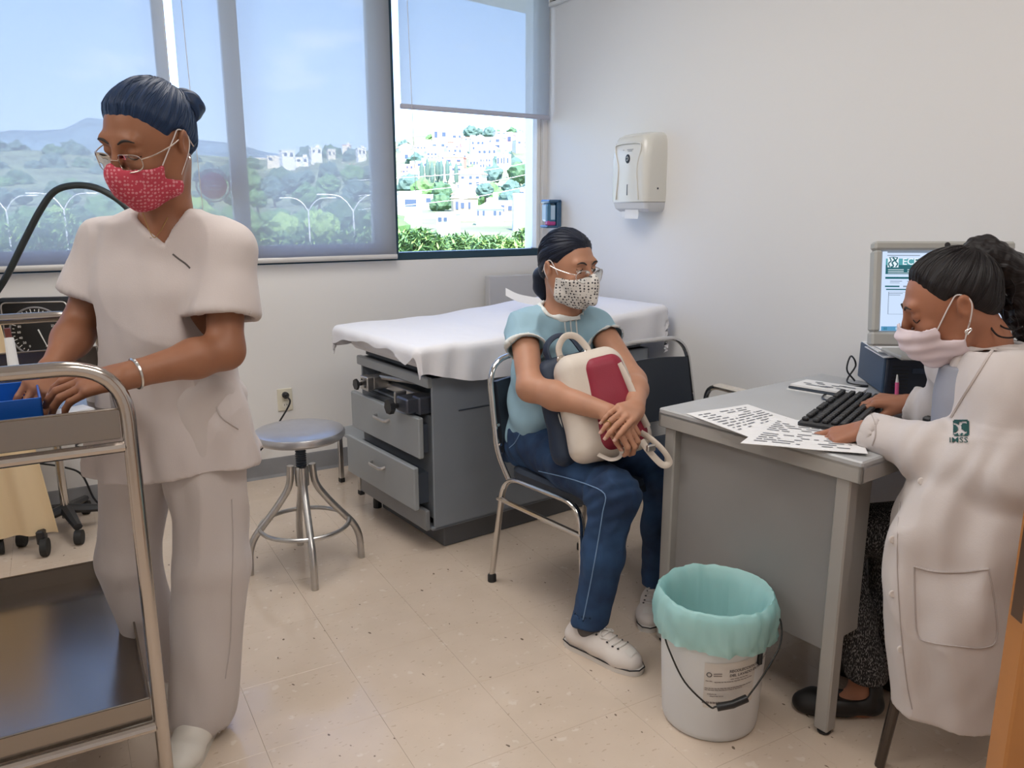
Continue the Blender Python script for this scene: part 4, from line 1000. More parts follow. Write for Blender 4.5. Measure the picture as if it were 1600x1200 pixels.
MB().loft(rings2).build('lower_tray', mat('dispenser_shade', (.66, .67, .69), .3), PD)
ol = [(-.085, 0.01), (-.07, .15), (-.095, .235), (-.075, .262), (.075, .262), (.095, .235), (.07, .15), (.085, .01)]
MB().tube(spline([(-.1245, y, z) for y, z in ol], 5), .0035, 6).build('ridge', M_disp, PD)
m = MB(); m.lathe([(.017, 0), (.017, .003), (.014, .004)], 24, (-.122, 0, .195), Matrix.Rotation(-math.pi / 2, 3, 'Y') @ Matrix.Diagonal((1.2, 1, 1))); m.build('badge', M_black, PD)
MB().tube([Vector((-.127, .007 * math.cos(t), .196 + .008 * math.sin(t))) for t in np.linspace(.5, 5.5, 14)], .0012, 5).build('badge_mark', M_whitepl, PD)
MB().box((-.1225, 0, .055), (.003, .006, .05), .001).build('sight_slot', M_gdark, PD)
for k, (y_, w_, z_) in enumerate(((-.015, .045, .236), (-.015, .03, .229), (.035, .006, .235))): MB().box((-.1225, y_, z_), (.002, w_, .0035)).build('small_print', mat('print_grey', (.35, .35, .36), .5), PD)
MB().box((-.05, -.134, .06), (.008, .003, .008)).build('key_hole', M_gdark, PD)
mb = MB(); mb.sheet([[(-.10 + .004 * math.sin(j), -.06 + .10 * i / 6, -.035 - .042 * j / 3) for j in range(4)] for i in range(7)], .002, (1, 0, 0)); mb.build('paper_towel', M_paper, PD)
mb = MB(); mb.sheet([[(-.085, -.02 + .10 * i / 6, -.035 - .036 * j / 3) for j in range(4)] for i in range(7)], .002, (1, 0, 0)); mb.build('paper_towel', M_paper, PD)

SD = thing('soap_dispenser', 'dark blue see-through soap dispenser on the wall beside the window', 'dispenser', (RX, 3.885, 1.235))
M_sblue = mat('soap_blue', (.03, .10, .20), .2, coat=.4)
m = MB(); m.box((-.04, 0, .145), (.085, .10, .02), .008); m.box((-.015, 0, .08), (.03, .10, .15), .006); m.build('housing', M_sblue, SD)
MB().box((-.055, 0.0, .085), (.05, .088, .10), .012).build('window_cover', mat('soap_clear', (.45, .60, .74), .15, coat=.5), SD)
MB().box((-.056, -.022, .075), (.056, .042, .122), .012).build('bottle', mat('soap_teal', (.05, .17, .30), .2), SD)
MB().box((-.058, -.022, .028), (.056, .044, .034), .01).build('soap_level', mat('soap_pink', (.45, .06, .25), .3), SD)
MB().box((-.05, 0.0, .008), (.08, .085, .016), .006).build('push_bar', M_sblue, SD)

ou = at(445, 624, Y=WY); OU = thing('power_outlet', 'cream wall outlet with a black plug above the stool', 'outlet', (ou.x, WY, ou.z))
M_cr = mat('outlet_cream', (.72, .68, .56), .4)
MB().box((0, -.004, 0), (.075, .008, .115), .003).build('cover_plate', M_cr, OU)
for z in (-.026, .026): MB().lathe([(.017, 0), (.017, .003)], 20, (0, -.008, z), Matrix.Rotation(math.pi / 2, 3, 'X')).build('socket', mat('outlet_light', (.78, .75, .66), .4), OU)
for z in (-.026,):
    for x in (-.006, .006): MB().box((x, -.0115, z), (.002, .002, .008)).build('slot', M_black, OU)
PL = thing('plug_cable', 'black plug and cord running from the wall outlet down behind the nurse', 'cord', (ou.x, WY - .02, ou.z + .02))
m = MB(); m.lathe([(.012, 0), (.017, .005), (.017, .022), (.007, .034)], 14, (0, 0.012, .006), Matrix.Rotation(math.pi / 2, 3, 'X')); m.build('plug', M_black, PL)
po = Vector(PL.location)
cpts = [Vector((.0, -.02, .006)), Vector((.012, -.03, -.03))] + [at(px, py, Y=WY - .04) - po for px, py in ((436, 660), (418, 690), (400, 710), (380, 722))] + [at(px, py, Y=WY - .03) - po for px, py in ((340, 735), (250, 770), (180, 795), (150, 783), (128, 742), (100, 730), (62, 724))]
MB().tube(spline(cpts, 6), .0045, 7).build('cord', M_black, PL)
# ------------------------------------------------------------------ organic shapes: distance fields turned into one smooth surface
def V3(p): return np.array([p[0], p[1], p[2]], dtype=np.float64)
def unit(v): v = np.asarray(v, float); return v / (np.linalg.norm(v) + 1e-12)
def facing(px, yaw):
    """level direction: towards the camera from picture column px, turned yaw degrees to the picture's left"""
    b = HEAD + math.atan((px - 800) / 1281.0); y = math.radians(yaw)
    tc_ = np.array([-math.sin(b), -math.cos(b), 0.0]); lf = np.array([-math.cos(b), math.sin(b), 0.0])
    return tc_ * math.cos(y) + lf * math.sin(y)
def J(px, py, d): return V3(at(px, py, d=d))

class Basis:
    """local frame: x right, y forward, z up, with origin o and scale s"""
    def __init__(s, o, fwd, up=(0, 0, 1), scale=1.0):
        s.o = V3(o); s.y = unit(fwd); s.x = unit(np.cross(s.y, unit(up))); s.z = np.cross(s.x, s.y); s.s = scale; s.R = np.stack([s.x, s.y, s.z])
    def w(s, p): return s.o + s.s * (p[0] * s.x + p[1] * s.y + p[2] * s.z)
    def dirw(s, p): return p[0] * s.x + p[1] * s.y + p[2] * s.z
    def loc(s, X, Y, Z):
        X, Y, Z = X - s.o[0], Y - s.o[1], Z - s.o[2]
        return [(s.R[i, 0] * X + s.R[i, 1] * Y + s.R[i, 2] * Z) / s.s for i in range(3)]

class Field:
    def __init__(s, lo, hi, h):
        s.lo = V3(lo); s.h = h; s.n = np.ceil((V3(hi) - s.lo) / h).astype(int) + 1
        s.ax = [(s.lo[i] + h * np.arange(s.n[i])).astype(np.float32) for i in range(3)]
        s.F = np.full(tuple(s.n), 0.06, np.float32)
    def sub(s, lo, hi):
        a = np.clip(np.floor((np.asarray(lo) - s.lo) / s.h).astype(int), 0, s.n); b = np.clip(np.ceil((np.asarray(hi) - s.lo) / s.h).astype(int) + 1, 0, s.n)
        sl = tuple(slice(a[i], b[i]) for i in range(3))
        return sl, s.ax[0][sl[0]][:, None, None], s.ax[1][sl[1]][None, :, None], s.ax[2][sl[2]][None, None, :]
    def put(s, sl, d, k, op='u'):
        A = s.F[sl]
        if A.size == 0: return
        if op == 'u':
            if k > 0: h = np.maximum(k - np.abs(A - d), 0) / k; s.F[sl] = np.minimum(A, d) - h * h * k * .25
            else: s.F[sl] = np.minimum(A, d)
        else:
            d = -d
            if k > 0: h = np.maximum(k - np.abs(A - d), 0) / k; s.F[sl] = np.maximum(A, d) + h * h * k * .25
            else: s.F[sl] = np.maximum(A, d)
    def cone(s, a, b, ra, rb, k=.02, op='u', flat=None):
        a, b = V3(a), V3(b); m = max(ra, rb) + .055
        sl, X, Y, Z = s.sub(np.minimum(a, b) - m, np.maximum(a, b) + m)
        X, Y, Z = X - a[0], Y - a[1], Z - a[2]; d = b - a; L2 = max(d @ d, 1e-9)
        t = np.clip((X * d[0] + Y * d[1] + Z * d[2]) / L2, 0, 1)
        px, py, pz = X - t * d[0], Y - t * d[1], Z - t * d[2]
        if flat is not None:
            n, f = unit(flat[0]), flat[1]; q = (px * n[0] + py * n[1] + pz * n[2]) * (f - 1); px, py, pz = px + q * n[0], py + q * n[1], pz + q * n[2]
        s.put(sl, np.sqrt(px * px + py * py + pz * pz) - (ra + (rb - ra) * t), k, op)
    def chain(s, pts, k=.02, op='u', flat=None):
        for (a, ra), (b, rb) in zip(pts[:-1], pts[1:]): s.cone(a, b, ra, rb, k, op, flat)
    def ell(s, B, c, r, k=.02, op='u', fwd=None):
        """ellipsoid at local point c of basis B with local radii r"""
        if fwd is not None: B = Basis(B.w(c), B.dirw(fwd[0]), B.dirw(fwd[1]), B.s); c = (0, 0, 0)
        w = B.w(c); m = max(r) * B.s + .055
        sl, X, Y, Z = s.sub(w - m, w + m); x, y, z = B.loc(X, Y, Z); x, y, z = x - c[0], y - c[1], z - c[2]
        k0 = np.sqrt((x / r[0]) ** 2 + (y / r[1]) ** 2 + (z / r[2]) ** 2); k1 = np.sqrt((x / r[0] ** 2) ** 2 + (y / r[1] ** 2) ** 2 + (z / r[2] ** 2) ** 2) + 1e-6
        s.put(sl, (k0 * (k0 - 1) / k1 * B.s).astype(np.float32), k, op)
    def tower(s, B, keys, k=.02, p=2.0, op='u', fold=None):
        """stack of ellipses along local z: keys (z, cx, cy, a, b); fold(angle, z) adds cloth folds"""
        K = np.array(keys, float); zz = np.linspace(K[0, 0], K[-1, 0], 200); t = []
        for c in range(1, 5):   # smooth interpolation
            y = np.interp(zz, K[:, 0], K[:, c]); w = np.hanning(31); w /= w.sum(); t.append(np.convolve(np.pad(y, 15, 'edge'), w, 'valid'))
        R = max(K[:, 3].max() + np.abs(K[:, 1]).max(), K[:, 4].max() + np.abs(K[:, 2]).max()) + .05
        cs = np.array([B.w((sx * R, sy * R, z)) for sx in (-1, 1) for sy in (-1, 1) for z in (K[0, 0] - .04, K[-1, 0] + .04)])
        sl, X, Y, Z = s.sub(cs.min(0), cs.max(0)); x, y, z = B.loc(X, Y, Z); zc = np.clip(z, K[0, 0], K[-1, 0])
        g = lambda a: np.interp(zc, zz, a)
        a, b = g(t[2]), g(t[3]); x, y = x - g(t[0]), y - g(t[1])
        r = ((np.abs(x) / a) ** p + (np.abs(y) / b) ** p) ** (1 / p)
        d = (r - 1) * np.minimum(a, b)
        if fold is not None: d = d + fold(np.arctan2(y, x), z, x, y)
        d = np.maximum(d, np.maximum(z - K[-1, 0], K[0, 0] - z)); s.put(sl, d.astype(np.float32), k, op)
    def cut(s, fn, k=0.0):
        """remove where fn(X,Y,Z) < 0"""
        sl, X, Y, Z = s.sub(s.lo, s.lo + s.h * s.n); s.put(sl, (fn(X, Y, Z) + 0 * s.F).astype(np.float32), k, 's')
    def shell(s, t):
        s.F = np.maximum(s.F, -(s.F + t))
    def mesh(s, smooth=1):
        F = s.F; F[0] = F[-1] = .05; F[:, 0] = F[:, -1] = .05; F[:, :, 0] = F[:, :, -1] = .05
        ins = F < 0; c = np.zeros(tuple(s.n - 1), np.int8)
        for i in (0, 1):
            for j in (0, 1):
                for k in (0, 1): c += ins[i:s.n[0] - 1 + i, j:s.n[1] - 1 + j, k:s.n[2] - 1 + k]
        act = (c > 0) & (c < 8); I = np.argwhere(act); idx = np.full(act.shape, -1, np.int32); idx[act] = np.arange(len(I))
        acc = np.zeros((len(I), 3)); cnt = np.zeros(len(I)); cor = [(i, j, k) for i in (0, 1) for j in (0, 1) for k in (0, 1)]
        val = {q: F[I[:, 0] + q[0], I[:, 1] + q[1], I[:, 2] + q[2]].astype(np.float64) for q in cor}
        for a in cor:
            for ax in range(3):
                if a[ax]: continue
                b = list(a); b[ax] = 1; va, vb = val[a], val[tuple(b)]; m = (va < 0) != (vb < 0)
                t = np.where(m, va / np.where(m, va - vb, 1), 0); p = np.array(a, float)[None, :] + np.zeros((len(I), 3)); p[:, ax] += t
                acc += p * m[:, None]; cnt += m
        v = s.lo + s.h * (I + acc / cnt[:, None]); fs = []
        for ax in range(3):
            o1, o2 = (ax + 1) % 3, (ax + 2) % 3
            sa = [slice(1, -1)] * 3; sb = [slice(1, -1)] * 3; sa[ax] = slice(0, -1); sb[ax] = slice(1, None)
            A, B_ = ins[tuple(sa)], ins[tuple(sb)]; E = np.argwhere(A != B_); flip = A[A != B_]
            off = np.ones(3, int); off[ax] = 0; E = E + off
            def cell(d1, d2): q = E.copy(); q[:, o1] -= d1; q[:, o2] -= d2; return idx[q[:, 0], q[:, 1], q[:, 2]]
            q = np.stack([cell(1, 1), cell(0, 1), cell(0, 0), cell(1, 0)], 1); q[~flip] = q[~flip][:, ::-1]; fs.append(q)
        f = np.concatenate(fs); f = f[(f >= 0).all(1)]
        for _ in range(smooth): v = lap(v, f)
        return v, f
def lap(v, f, w=.6):
    e = np.concatenate([f[:, [0, 1]], f[:, [1, 2]], f[:, [2, 3]], f[:, [3, 0]]]); n = len(v)
    acc = np.stack([np.bincount(e[:, 0], v[e[:, 1], i], n) + np.bincount(e[:, 1], v[e[:, 0], i], n) for i in range(3)], 1); cnt = np.bincount(e[:, 0], minlength=n) + np.bincount(e[:, 1], minlength=n)
    return v * (1 - w) + w * acc / np.maximum(cnt, 1)[:, None]
def vnormals(v, f):
    n = np.cross(v[f[:, 2]] - v[f[:, 0]], v[f[:, 3]] - v[f[:, 1]]); acc = np.zeros_like(v)
    for k in range(4):
        for i in range(3): acc[:, i] += np.bincount(f[:, k], n[:, i], len(v))
    return acc / (np.linalg.norm(acc, axis=1)[:, None] + 1e-12)
def vnoise(p, seed=0):
    """smooth value noise in -1..1"""
    p = np.asarray(p, float) + seed * 17.31; i = np.floor(p).astype(np.int64); f = p - i; f = f * f * (3 - 2 * f); r = 0
    for a in (0, 1):
        for b in (0, 1):
            for c in (0, 1):
                n = (i[:, 0] + a) * 374761393 + (i[:, 1] + b) * 668265263 + (i[:, 2] + c) * 2147483647; n = (n ^ (n >> 13)) * 1274126177 & 0x7fffffff
                w = (f[:, 0] if a else 1 - f[:, 0]) * (f[:, 1] if b else 1 - f[:, 1]) * (f[:, 2] if c else 1 - f[:, 2]); r = r + w * ((n % 20011) / 10005.0 - 1)
    return r
def skin_obj(name, pieces, mats, parent, disp=None, pick=None, kind=None):
    """one mesh object out of (verts, quads) pieces, in the parent's frame"""
    vs, fs, n = [], [], 0
    for v, f in pieces:
        if disp is not None: v = disp(v, vnormals(v, f))
        vs.append(v); fs.append(f + n); n += len(v)
    v = np.concatenate(vs); f = np.concatenate(fs); v = v - np.array(parent_loc(parent))
    me = bpy.data.meshes.new(name); me.vertices.add(len(v)); me.vertices.foreach_set('co', v.astype(np.float32).ravel())
    me.loops.add(f.size); me.loops.foreach_set('vertex_index', f.astype(np.int32).ravel()); me.polygons.add(len(f))
    me.polygons.foreach_set('loop_start', np.arange(0, f.size, 4, dtype=np.int32)); me.polygons.foreach_set('loop_total', np.full(len(f), 4, np.int32)) if bpy.app.version < (4, 1) else None
    for m in (mats if isinstance(mats, (list, tuple)) else [mats]): me.materials.append(m)
    if pick is not None: me.polygons.foreach_set('material_index', pick((v + np.array(parent_loc(parent)))[f].mean(1)).astype(np.int32))
    me.update(calc_edges=True); me.validate(); me.polygons.foreach_set('use_smooth', np.ones(len(me.polygons), bool)); me.update()
    o = bpy.data.objects.new(name, me); COL.objects.link(o); o.parent = parent
    return o
def parent_loc(p):
    l = Vector((0, 0, 0))
    while p is not None: l += p.location; p = p.parent
    return l
def mb_local(mb, parent):
    o = parent_loc(parent); mb.v = [tuple(Vector(p) - o) for p in mb.v]; return mb
def cloth_disp(amp, sc, seed=1, amp2=.0, sc2=(30, 30, 30), ridge=0.0, scr=(9, 9, 4)):
    """soft waves, finer waves and sharp-backed creases"""
    def f(v, n):
        d = amp * vnoise(v * np.array(sc), seed)
        if amp2: d = d + amp2 * vnoise(v * np.array(sc2), seed + 3)
        if ridge:
            w = v + .05 * np.stack([vnoise(v * 7, seed + 5), vnoise(v * 7, seed + 6), vnoise(v * 7, seed + 7)], 1)
            d = d + ridge * (1 - 2.4 * np.abs(vnoise(w * np.array(scr), seed + 9))) * np.clip(.5 + vnoise(v * 5, seed + 11), 0, 1)
        return v + n * d[:, None]
    return f

# ------------------------------------------------------------------ anatomy
def put_head(S, H, neck, k=.012):
    """head in basis H (origin between the ears), neck = [(world point, radius), ...] downwards"""
    e = S.ell
    e(H, (0, -.014, .030), (.073, .092, .084), k); e(H, (0, .022, .0), (.066, .066, .085), .02); e(H, (0, .034, -.045), (.052, .052, .062), .02)
    S.chain([(H.w((-.054, -.005, -.035)), .020 * H.s), (H.w((-.044, .022, -.078)), .018 * H.s), (H.w((0, .066, -.101)), .017 * H.s), (H.w((.044, .022, -.078)), .018 * H.s), (H.w((.054, -.005, -.035)), .020 * H.s)], .018)
    e(H, (0, .070, -.098), (.018, .014, .015), .012); e(H, (.033, .062, -.028), (.024, .022, .024), .015); e(H, (-.033, .062, -.028), (.024, .022, .024), .015)
    S.cone(H.w((-.036, .077, .030)), H.w((.036, .077, .030)), .0115 * H.s, .0115 * H.s, .016)
    for s in (-1, 1): e(H, (s * .032, .098, .010), (.018, .018, .012), .012, 's')
    for s in (-1, 1): e(H, (s * .0315, .0735, .008), (.0155, .0135, .012), .004)
    S.chain([(H.w((0, .088, .022)), .0075 * H.s), (H.w((0, .100, -.006)), .0082 * H.s), (H.w((0, .110, -.026)), .0105 * H.s)], .010)
    for s in (-1, 1): e(H, (s * .011, .099, -.029), (.009, .010, .008), .006)
    e(H, (0, .084, -.064), (.024, .014, .012), .01)
    for s in (-1, 1):
        E = Basis(H.w((s * .073, -.012, -.004)), H.dirw((s * .25, 1, .0)), H.dirw((s * .22, -.12, 1)), H.s)
        e(E, (s * .003, 0, 0), (.0088, .0175, .0295), .006); e(E, (s * .0135, .003, .004), (.0085, .0105, .0185), .003, 's'); e(E, (s * .002, .002, -.023), (.006, .008, .010), .006); e(E, (s * .004, .012, -.004), (.004, .005, .008), .004)
    if neck: S.chain([(H.w((0, -.024, -.052)), .052 * H.s)] + neck, .028)

FING = [(.030, .086, (.041, .024, .020)), (.0100, .092, (.045, .028, .021)), (-.0095, .088, (.042, .026, .021)), (-.0285, .080, (.033, .020, .018))]   # across, knuckle, phalanges
def put_hand(S, wrist, fwd, back, side, curl, thumb=(.6, .35), spread=.05, s=.95, k=.008):
    """side: +1 when the thumb is on the +across side; across = fwd x back; curl: 4 x (knuckle, middle, tip) in radians"""
    f = unit(fwd); b = unit(np.asarray(back, float) - f * np.dot(f, back)); ac = np.cross(f, b) * side; W_ = V3(wrist); tips = []
    P = lambda x, y, z: W_ + s * (ac * x + f * y + b * z)
    for x, kn, _ in FING: S.cone(P(x * .55, .008, .0), P(x, kn - .008, .002), .0135 * s, .0105 * s, .014)
    S.cone(P(.012, .03, -.004), P(-.012, .065, -.004), .0155 * s, .013 * s, .014)
    for i, (x, kn, ph) in enumerate(FING):
        p = P(x, kn - .012, .001); a = 0.0; sp = spread * (x / .03); rad = [.0098, .0088, .0078, .0066]
        if i == 3: rad = [q * .88 for q in rad]
        q = [(p, rad[0] * s)]
        for j in range(3):
            a += curl[i][j]; L = ph[j] * s * (1.25 if j == 0 else 1.0)
            d = f * math.cos(a) * math.cos(sp) - b * math.sin(a) + ac * math.sin(sp) * math.cos(a); p = p + unit(d) * L; q.append((p, rad[j + 1] * s))
        for (A, ra), (B_, rb) in zip(q[:-1], q[1:]): S.cone(A, B_, ra, rb, .0035)
        tips.append((q[-1][0], unit(d), rad[3] * s))
    o, dn = thumb; p0 = P(.020, .018, -.006); p1 = p0 + s * .040 * unit(ac * math.sin(o) + f * math.cos(o) - b * dn); p2 = p1 + s * .030 * unit(ac * math.sin(o * .55) + f * math.cos(o * .55) - b * dn); p3 = p2 + s * .024 * unit(ac * math.sin(o * .2) + f * math.cos(o * .2) - b * dn * 1.1)
    S.cone(p0, p1, .0155 * s, .0115 * s, .012); S.cone(p1, p2, .0112 * s, .0095 * s, .003); S.cone(p2, p3, .0095 * s, .0075 * s, .003); tips.append((p3, unit(p3 - p2), .0075 * s))
    return tips, b
def nails(tips, back, m, parent):
    for p, d, r in tips:
        n = unit(back - d * np.dot(d, back)); a = np.cross(d, n)
        P = [[Vector(p + d * (r * (1.0 - 1.5 * j / 4)) + a * (r * .72 * u) + n * (r * (1.02 * math.sqrt(max(0, 1 - (u * .72) ** 2))))) for u in (-1, -.5, 0, .5, 1)] for j in range(5)]
        mb_local(MB().sheet(P), parent).build('fingernail', m, parent)

def box_of(pts, m):
    A = np.array([V3(p) for p in pts]); return A.min(0) - m, A.max(0) + m

def hair_mat(name, col):
    m = mat(name, col, .42, spec=.28); n, l, b = nodes_of(m)
    t = n.new('ShaderNodeAttribute'); t.attribute_name = 'strand'; x = n.new('ShaderNodeTexNoise'); x.noise_dimensions = '1D'; x.inputs['Scale'].default_value = 1.0; x.inputs['Detail'].default_value = 4
    bp = n.new('ShaderNodeBump'); bp.inputs['Strength'].default_value = .55; bp.inputs['Distance'].default_value = .0025
    l.new(t.outputs['Fac'], x.inputs['W']); l.new(x.outputs['Fac'], bp.inputs['Height']); l.new(bp.outputs[0], b.inputs['Normal'])
    r = n.new('ShaderNodeValToRGB'); r.color_ramp.elements[0].position = .3; r.color_ramp.elements[1].position = .75; r.color_ramp.elements[0].color = (*[c * .7 for c in col], 1); r.color_ramp.elements[1].color = (*[c * 1.7 + .004 for c in col], 1)
    l.new(x.outputs['Fac'], r.inputs[0]); l.new(r.outputs[0], b.inputs['Base Color'])
    return m
def put_hair(S, H, grow=.010, line=-.004, tilt=(-.68, .73), temple=.0, front=.009):
    S.ell(H, (0, -.014, .030), (.073 + grow, .092 + grow, .084 + grow), .0); S.ell(H, (0, .012, .012), (.068 + grow * .8, .068 + grow * .6, .086 + grow * .6), .02)
    S.ell(H, (0, -.050, -.030), (.058, .042, .048), .03)
    sl, X, Y, Z = S.sub(S.lo, S.lo + S.h * S.n); x, y, z = H.loc(X, Y, Z)
    fr_ = np.clip((y - .015) / .05, 0, 1); kv = tilt[0] * y + tilt[1] * z - line - front * fr_ * fr_ * (3 - 2 * fr_) - temple * np.abs(x) + .10 * np.maximum(0, .03 - np.abs(x)) * (y > 0) + .0007 * np.sin(x * 410 + 3 * np.sin(z * 170)) + .0012 * np.sin(x * 75 + 1)
    S.F = (S.F + (grow + .004) * H.s * np.clip(1 - kv / .034, 0, 1) ** 1.3).astype(np.float32)
    S.cut(lambda X, Y, Z: (kv + .004) * H.s, .004)
    for s in (-1, 1): S.ell(H, (s * .080, -.002, -.010), (.022, .027, .038), .010, 's')
def azimuth(H, tie, c=(0, -.014, .03)):
    """angle that stays constant along strands combed towards the local point tie"""
    ax = unit(np.array(tie) - np.array(c)); e1 = unit(np.cross(ax, (0.3, .2, 1))); e2 = np.cross(ax, e1)
    def f(v):
        q = np.stack(H.loc(v[:, 0], v[:, 1], v[:, 2]), 1) - np.array(c); return np.arctan2(q @ e1, q @ e2)
    return f
def strand_attr(obj, fn):
    me = obj.data; v = np.empty(len(me.vertices) * 3, np.float32); me.vertices.foreach_get('co', v); v = v.reshape(-1, 3) + np.array(parent_loc(obj))
    at_ = me.attributes.new('strand', 'FLOAT', 'POINT'); at_.data.foreach_set('value', fn(v).astype(np.float32))
def groove(az, amp, freq, seed=0, H=None, line=-.004, tilt=(-.68, .73)):
    def f(v, n):
        amp_ = amp
        if H is not None: _, y, z = H.loc(v[:, 0], v[:, 1], v[:, 2]); amp_ = amp * np.clip((tilt[0] * y + tilt[1] * z - line) / .05, 0.0, 1)
        a = az(v); d = amp_ * (.6 * np.sin(a * freq + 1.5 * vnoise(v * 10, seed)) + .7 * vnoise(np.stack([a * freq * .45, v[:, 2] * 3, v[:, 0] * 3], 1), seed + 2)); return v + n * d[:, None]
    return f
def strands(hair, H, az_tie, m, n=90, seed=1, line=-.004, tilt=(-.68, .73), c=(0, -.014, .03), r=.0011):
    """separate combed strands lying on the hair, from the hairline to the tie"""
    ax = unit(np.array(az_tie) - np.array(c)); e1 = unit(np.cross(ax, (0.3, .2, 1))); e2 = np.cross(ax, e1); bv = bvh_of(hair); o = parent_loc(hair); rr = random.Random(seed); mb = MB()
    for k in range(n):
        a = rr.uniform(-math.pi, math.pi); P = []; j = rr.uniform(.0, .004); t0 = rr.uniform(0, .5)
        for th in np.linspace(2.9, .25, 26):
            aa = a + .05 * math.sin(th * 4 + k); q = np.array(c) + .16 * (ax * math.cos(th) + (e1 * math.sin(aa) + e2 * math.cos(aa)) * math.sin(th)); s_ = q - np.array(c); h_ = bv.ray_cast(Vector(H.w(q)) - o, Vector(-H.dirw(unit(s_))))
            if h_[0] is None: continue
            w = np.stack(H.loc(*(np.array(h_[0] + o)[:, None])), 1)[0]
            if tilt[0] * w[1] + tilt[1] * w[2] - line < .006 + j or (abs(w[0]) > .05 and abs(w[1] + .002) < .03 and w[2] < .028): continue
            P.append(h_[0] + h_[1] * rr.uniform(0, .0008))
        if len(P) > 5:
            i0 = int(t0 * len(P) * .5); P = P[i0:]; mb.tube(P, [r * (.35 + .65 * min(1, i / 3)) for i in range(len(P))], 5)
    tag(mb.build('hair_strands', m, hair), kind='stuff')
M_brow = mat('brow_dark', (.018, .013, .012), .7)
M_lens = glass_mat('lens_glass', (.96, .98, .98))
def spectacles(H, parent, m, w=.026, h=.020, y=.103, z=.008, round_=2.2, r=.0013, drop=0.0, tilt=0.0):
    t = thing('glasses', None, None); t.parent = parent; rims = []
    t.location = Vector(H.o) - parent_loc(parent)
    def add(mb, n, mm, par): return mb_local(mb, t).build(n, mm, t)
    for s in (-1, 1):
        pts = []
        for a in np.linspace(0, 2 * math.pi, 33)[:-1]:
            ca, sa = math.cos(a), math.sin(a); x = s * .034 + w * math.copysign(abs(ca) ** (2 / round_), ca); zz = z + h * math.copysign(abs(sa) ** (2 / round_), sa) - drop
            pts.append(Vector(H.w((x, y - .9 * max(0, abs(x) - .034) ** 1.2 - .004 * abs(ca) + tilt * sa, zz))))
        add(MB().tube(pts, r, 6, closed=True), 'rim', m, t); c = sum(pts, Vector()) / len(pts)
        mb = MB(); mb.add([c] + pts, [(0, i + 1, (i + 1) % len(pts) + 1) for i in range(len(pts))]); add(mb, 'lens', M_lens, t)
        add(MB().tube(spline([H.w((s * (.034 + w), y - .014, z + .006 - drop)), H.w((s * .074, y - .035, z + .008 - drop)), H.w((s * .081, .03, z + .010 - drop * .6)), H.w((s * .080, -.018, z + .012)), H.w((s * .078, -.035, z - .015))], 6), r * 1.15, 6), 'temple', m, t)
    add(MB().tube(spline([H.w((-.034 + w - .001, y - .002, z + .004 - drop)), H.w((0, y + .005, z + .007 - drop)), H.w((.034 - w + .001, y - .002, z + .004 - drop))], 6), r, 6), 'bridge', m, t)
    return t
def put_mask(S, H, top=-.004, bot=-.118, back=.012, bulge=.0, grow=.008, ridge=0.0, notch=0.0):
    put_head(S, H, None); S.F -= grow * H.s
    S.ell(H, (0, .066, -.052), (.044, .05 + bulge, .055), .03)
    if ridge: S.cone(H.w((0, .118, -.022)), H.w((0, .104 + ridge, -.085)), .006, .012, .03)
    S.shell(.006)
    def keep(X, Y, Z):
        x, y, z = H.loc(X, Y, Z); ax = np.abs(x)
        up = (top + .012 * np.exp(-(ax / .018) ** 2) - .22 * ax + .0) - z
        return np.minimum(np.minimum(up, z - bot - .35 * ax * 0), y - back - notch * np.clip((z + .072) / .014, 0, 1)) * H.s
    S.cut(keep, .0)
M_eye = mat('eye_white', (.7, .68, .65), .2); M_iris = mat('iris_dark', (.03, .018, .012), .15)
from mathutils.bvhtree import BVHTree
def bvh_of(obj): return BVHTree.FromPolygons([v.co for v in obj.data.vertices], [p.vertices for p in obj.data.polygons])
def on_face(H, body, pts, lift=.0006):
    """local (x, z) points carried on to the face from in front"""
    bv = bvh_of(body); o = parent_loc(body); out = []
    for x, z in pts:
        a = Vector(H.w((x, .2, z))) - o; h_ = bv.ray_cast(a, Vector(-H.y)); out.append((h_[0] + h_[1] * lift + o) if h_[0] is not None else Vector(H.w((x, .085, z))))
    return out
def brows(H, body, m):
    for s in (-1, 1):
        q = spline(on_face(H, body, [(s * .012, .027), (s * .024, .033), (s * .036, .034), (s * .046, .029)], .0014), 5); mb_local(MB().tube(q, [.0008 + .0022 * math.sin(.35 + i / (len(q) - 1) * 2.75) for i in range(len(q))], 6, flat=1.0), body).build('eyebrow', m, body)
def lashes(H, body, m, z=-.001):
    for s in (-1, 1):
        q = spline(on_face(H, body, [(s * .019, z + .001), (s * .026, z - .004), (s * .034, z - .005), (s * .044, z + .0)]), 5); mb_local(MB().tube(q, .0011, 6), body).build('eyelashes', m, body)
def eyes(H, body):
    for s in (-1, 1):
        q = [Vector(p) for p in on_face(H, body, [(s * .0315 + .0125 * math.cos(t), .006 + .0048 * math.sin(t)) for t in np.linspace(0, 6.283, 19)[:-1]], .0008)]; c = on_face(H, body, [(s * .0315, .006)], .0022)[0]
        m = MB(); m.add([c] + q, [(0, i + 1, (i + 1) % len(q) + 1) for i in range(len(q))]); mb_local(m, body).build('eye', M_eye, body)
        q = [Vector(p) for p in on_face(H, body, [(s * .0315 + .0048 * math.cos(t), .006 + .0048 * math.sin(t)) for t in np.linspace(0, 6.283, 13)[:-1]], .0026)]; m = MB(); m.add(q, [tuple(range(len(q)))]); mb_local(m, body).build('iris', M_iris, body)
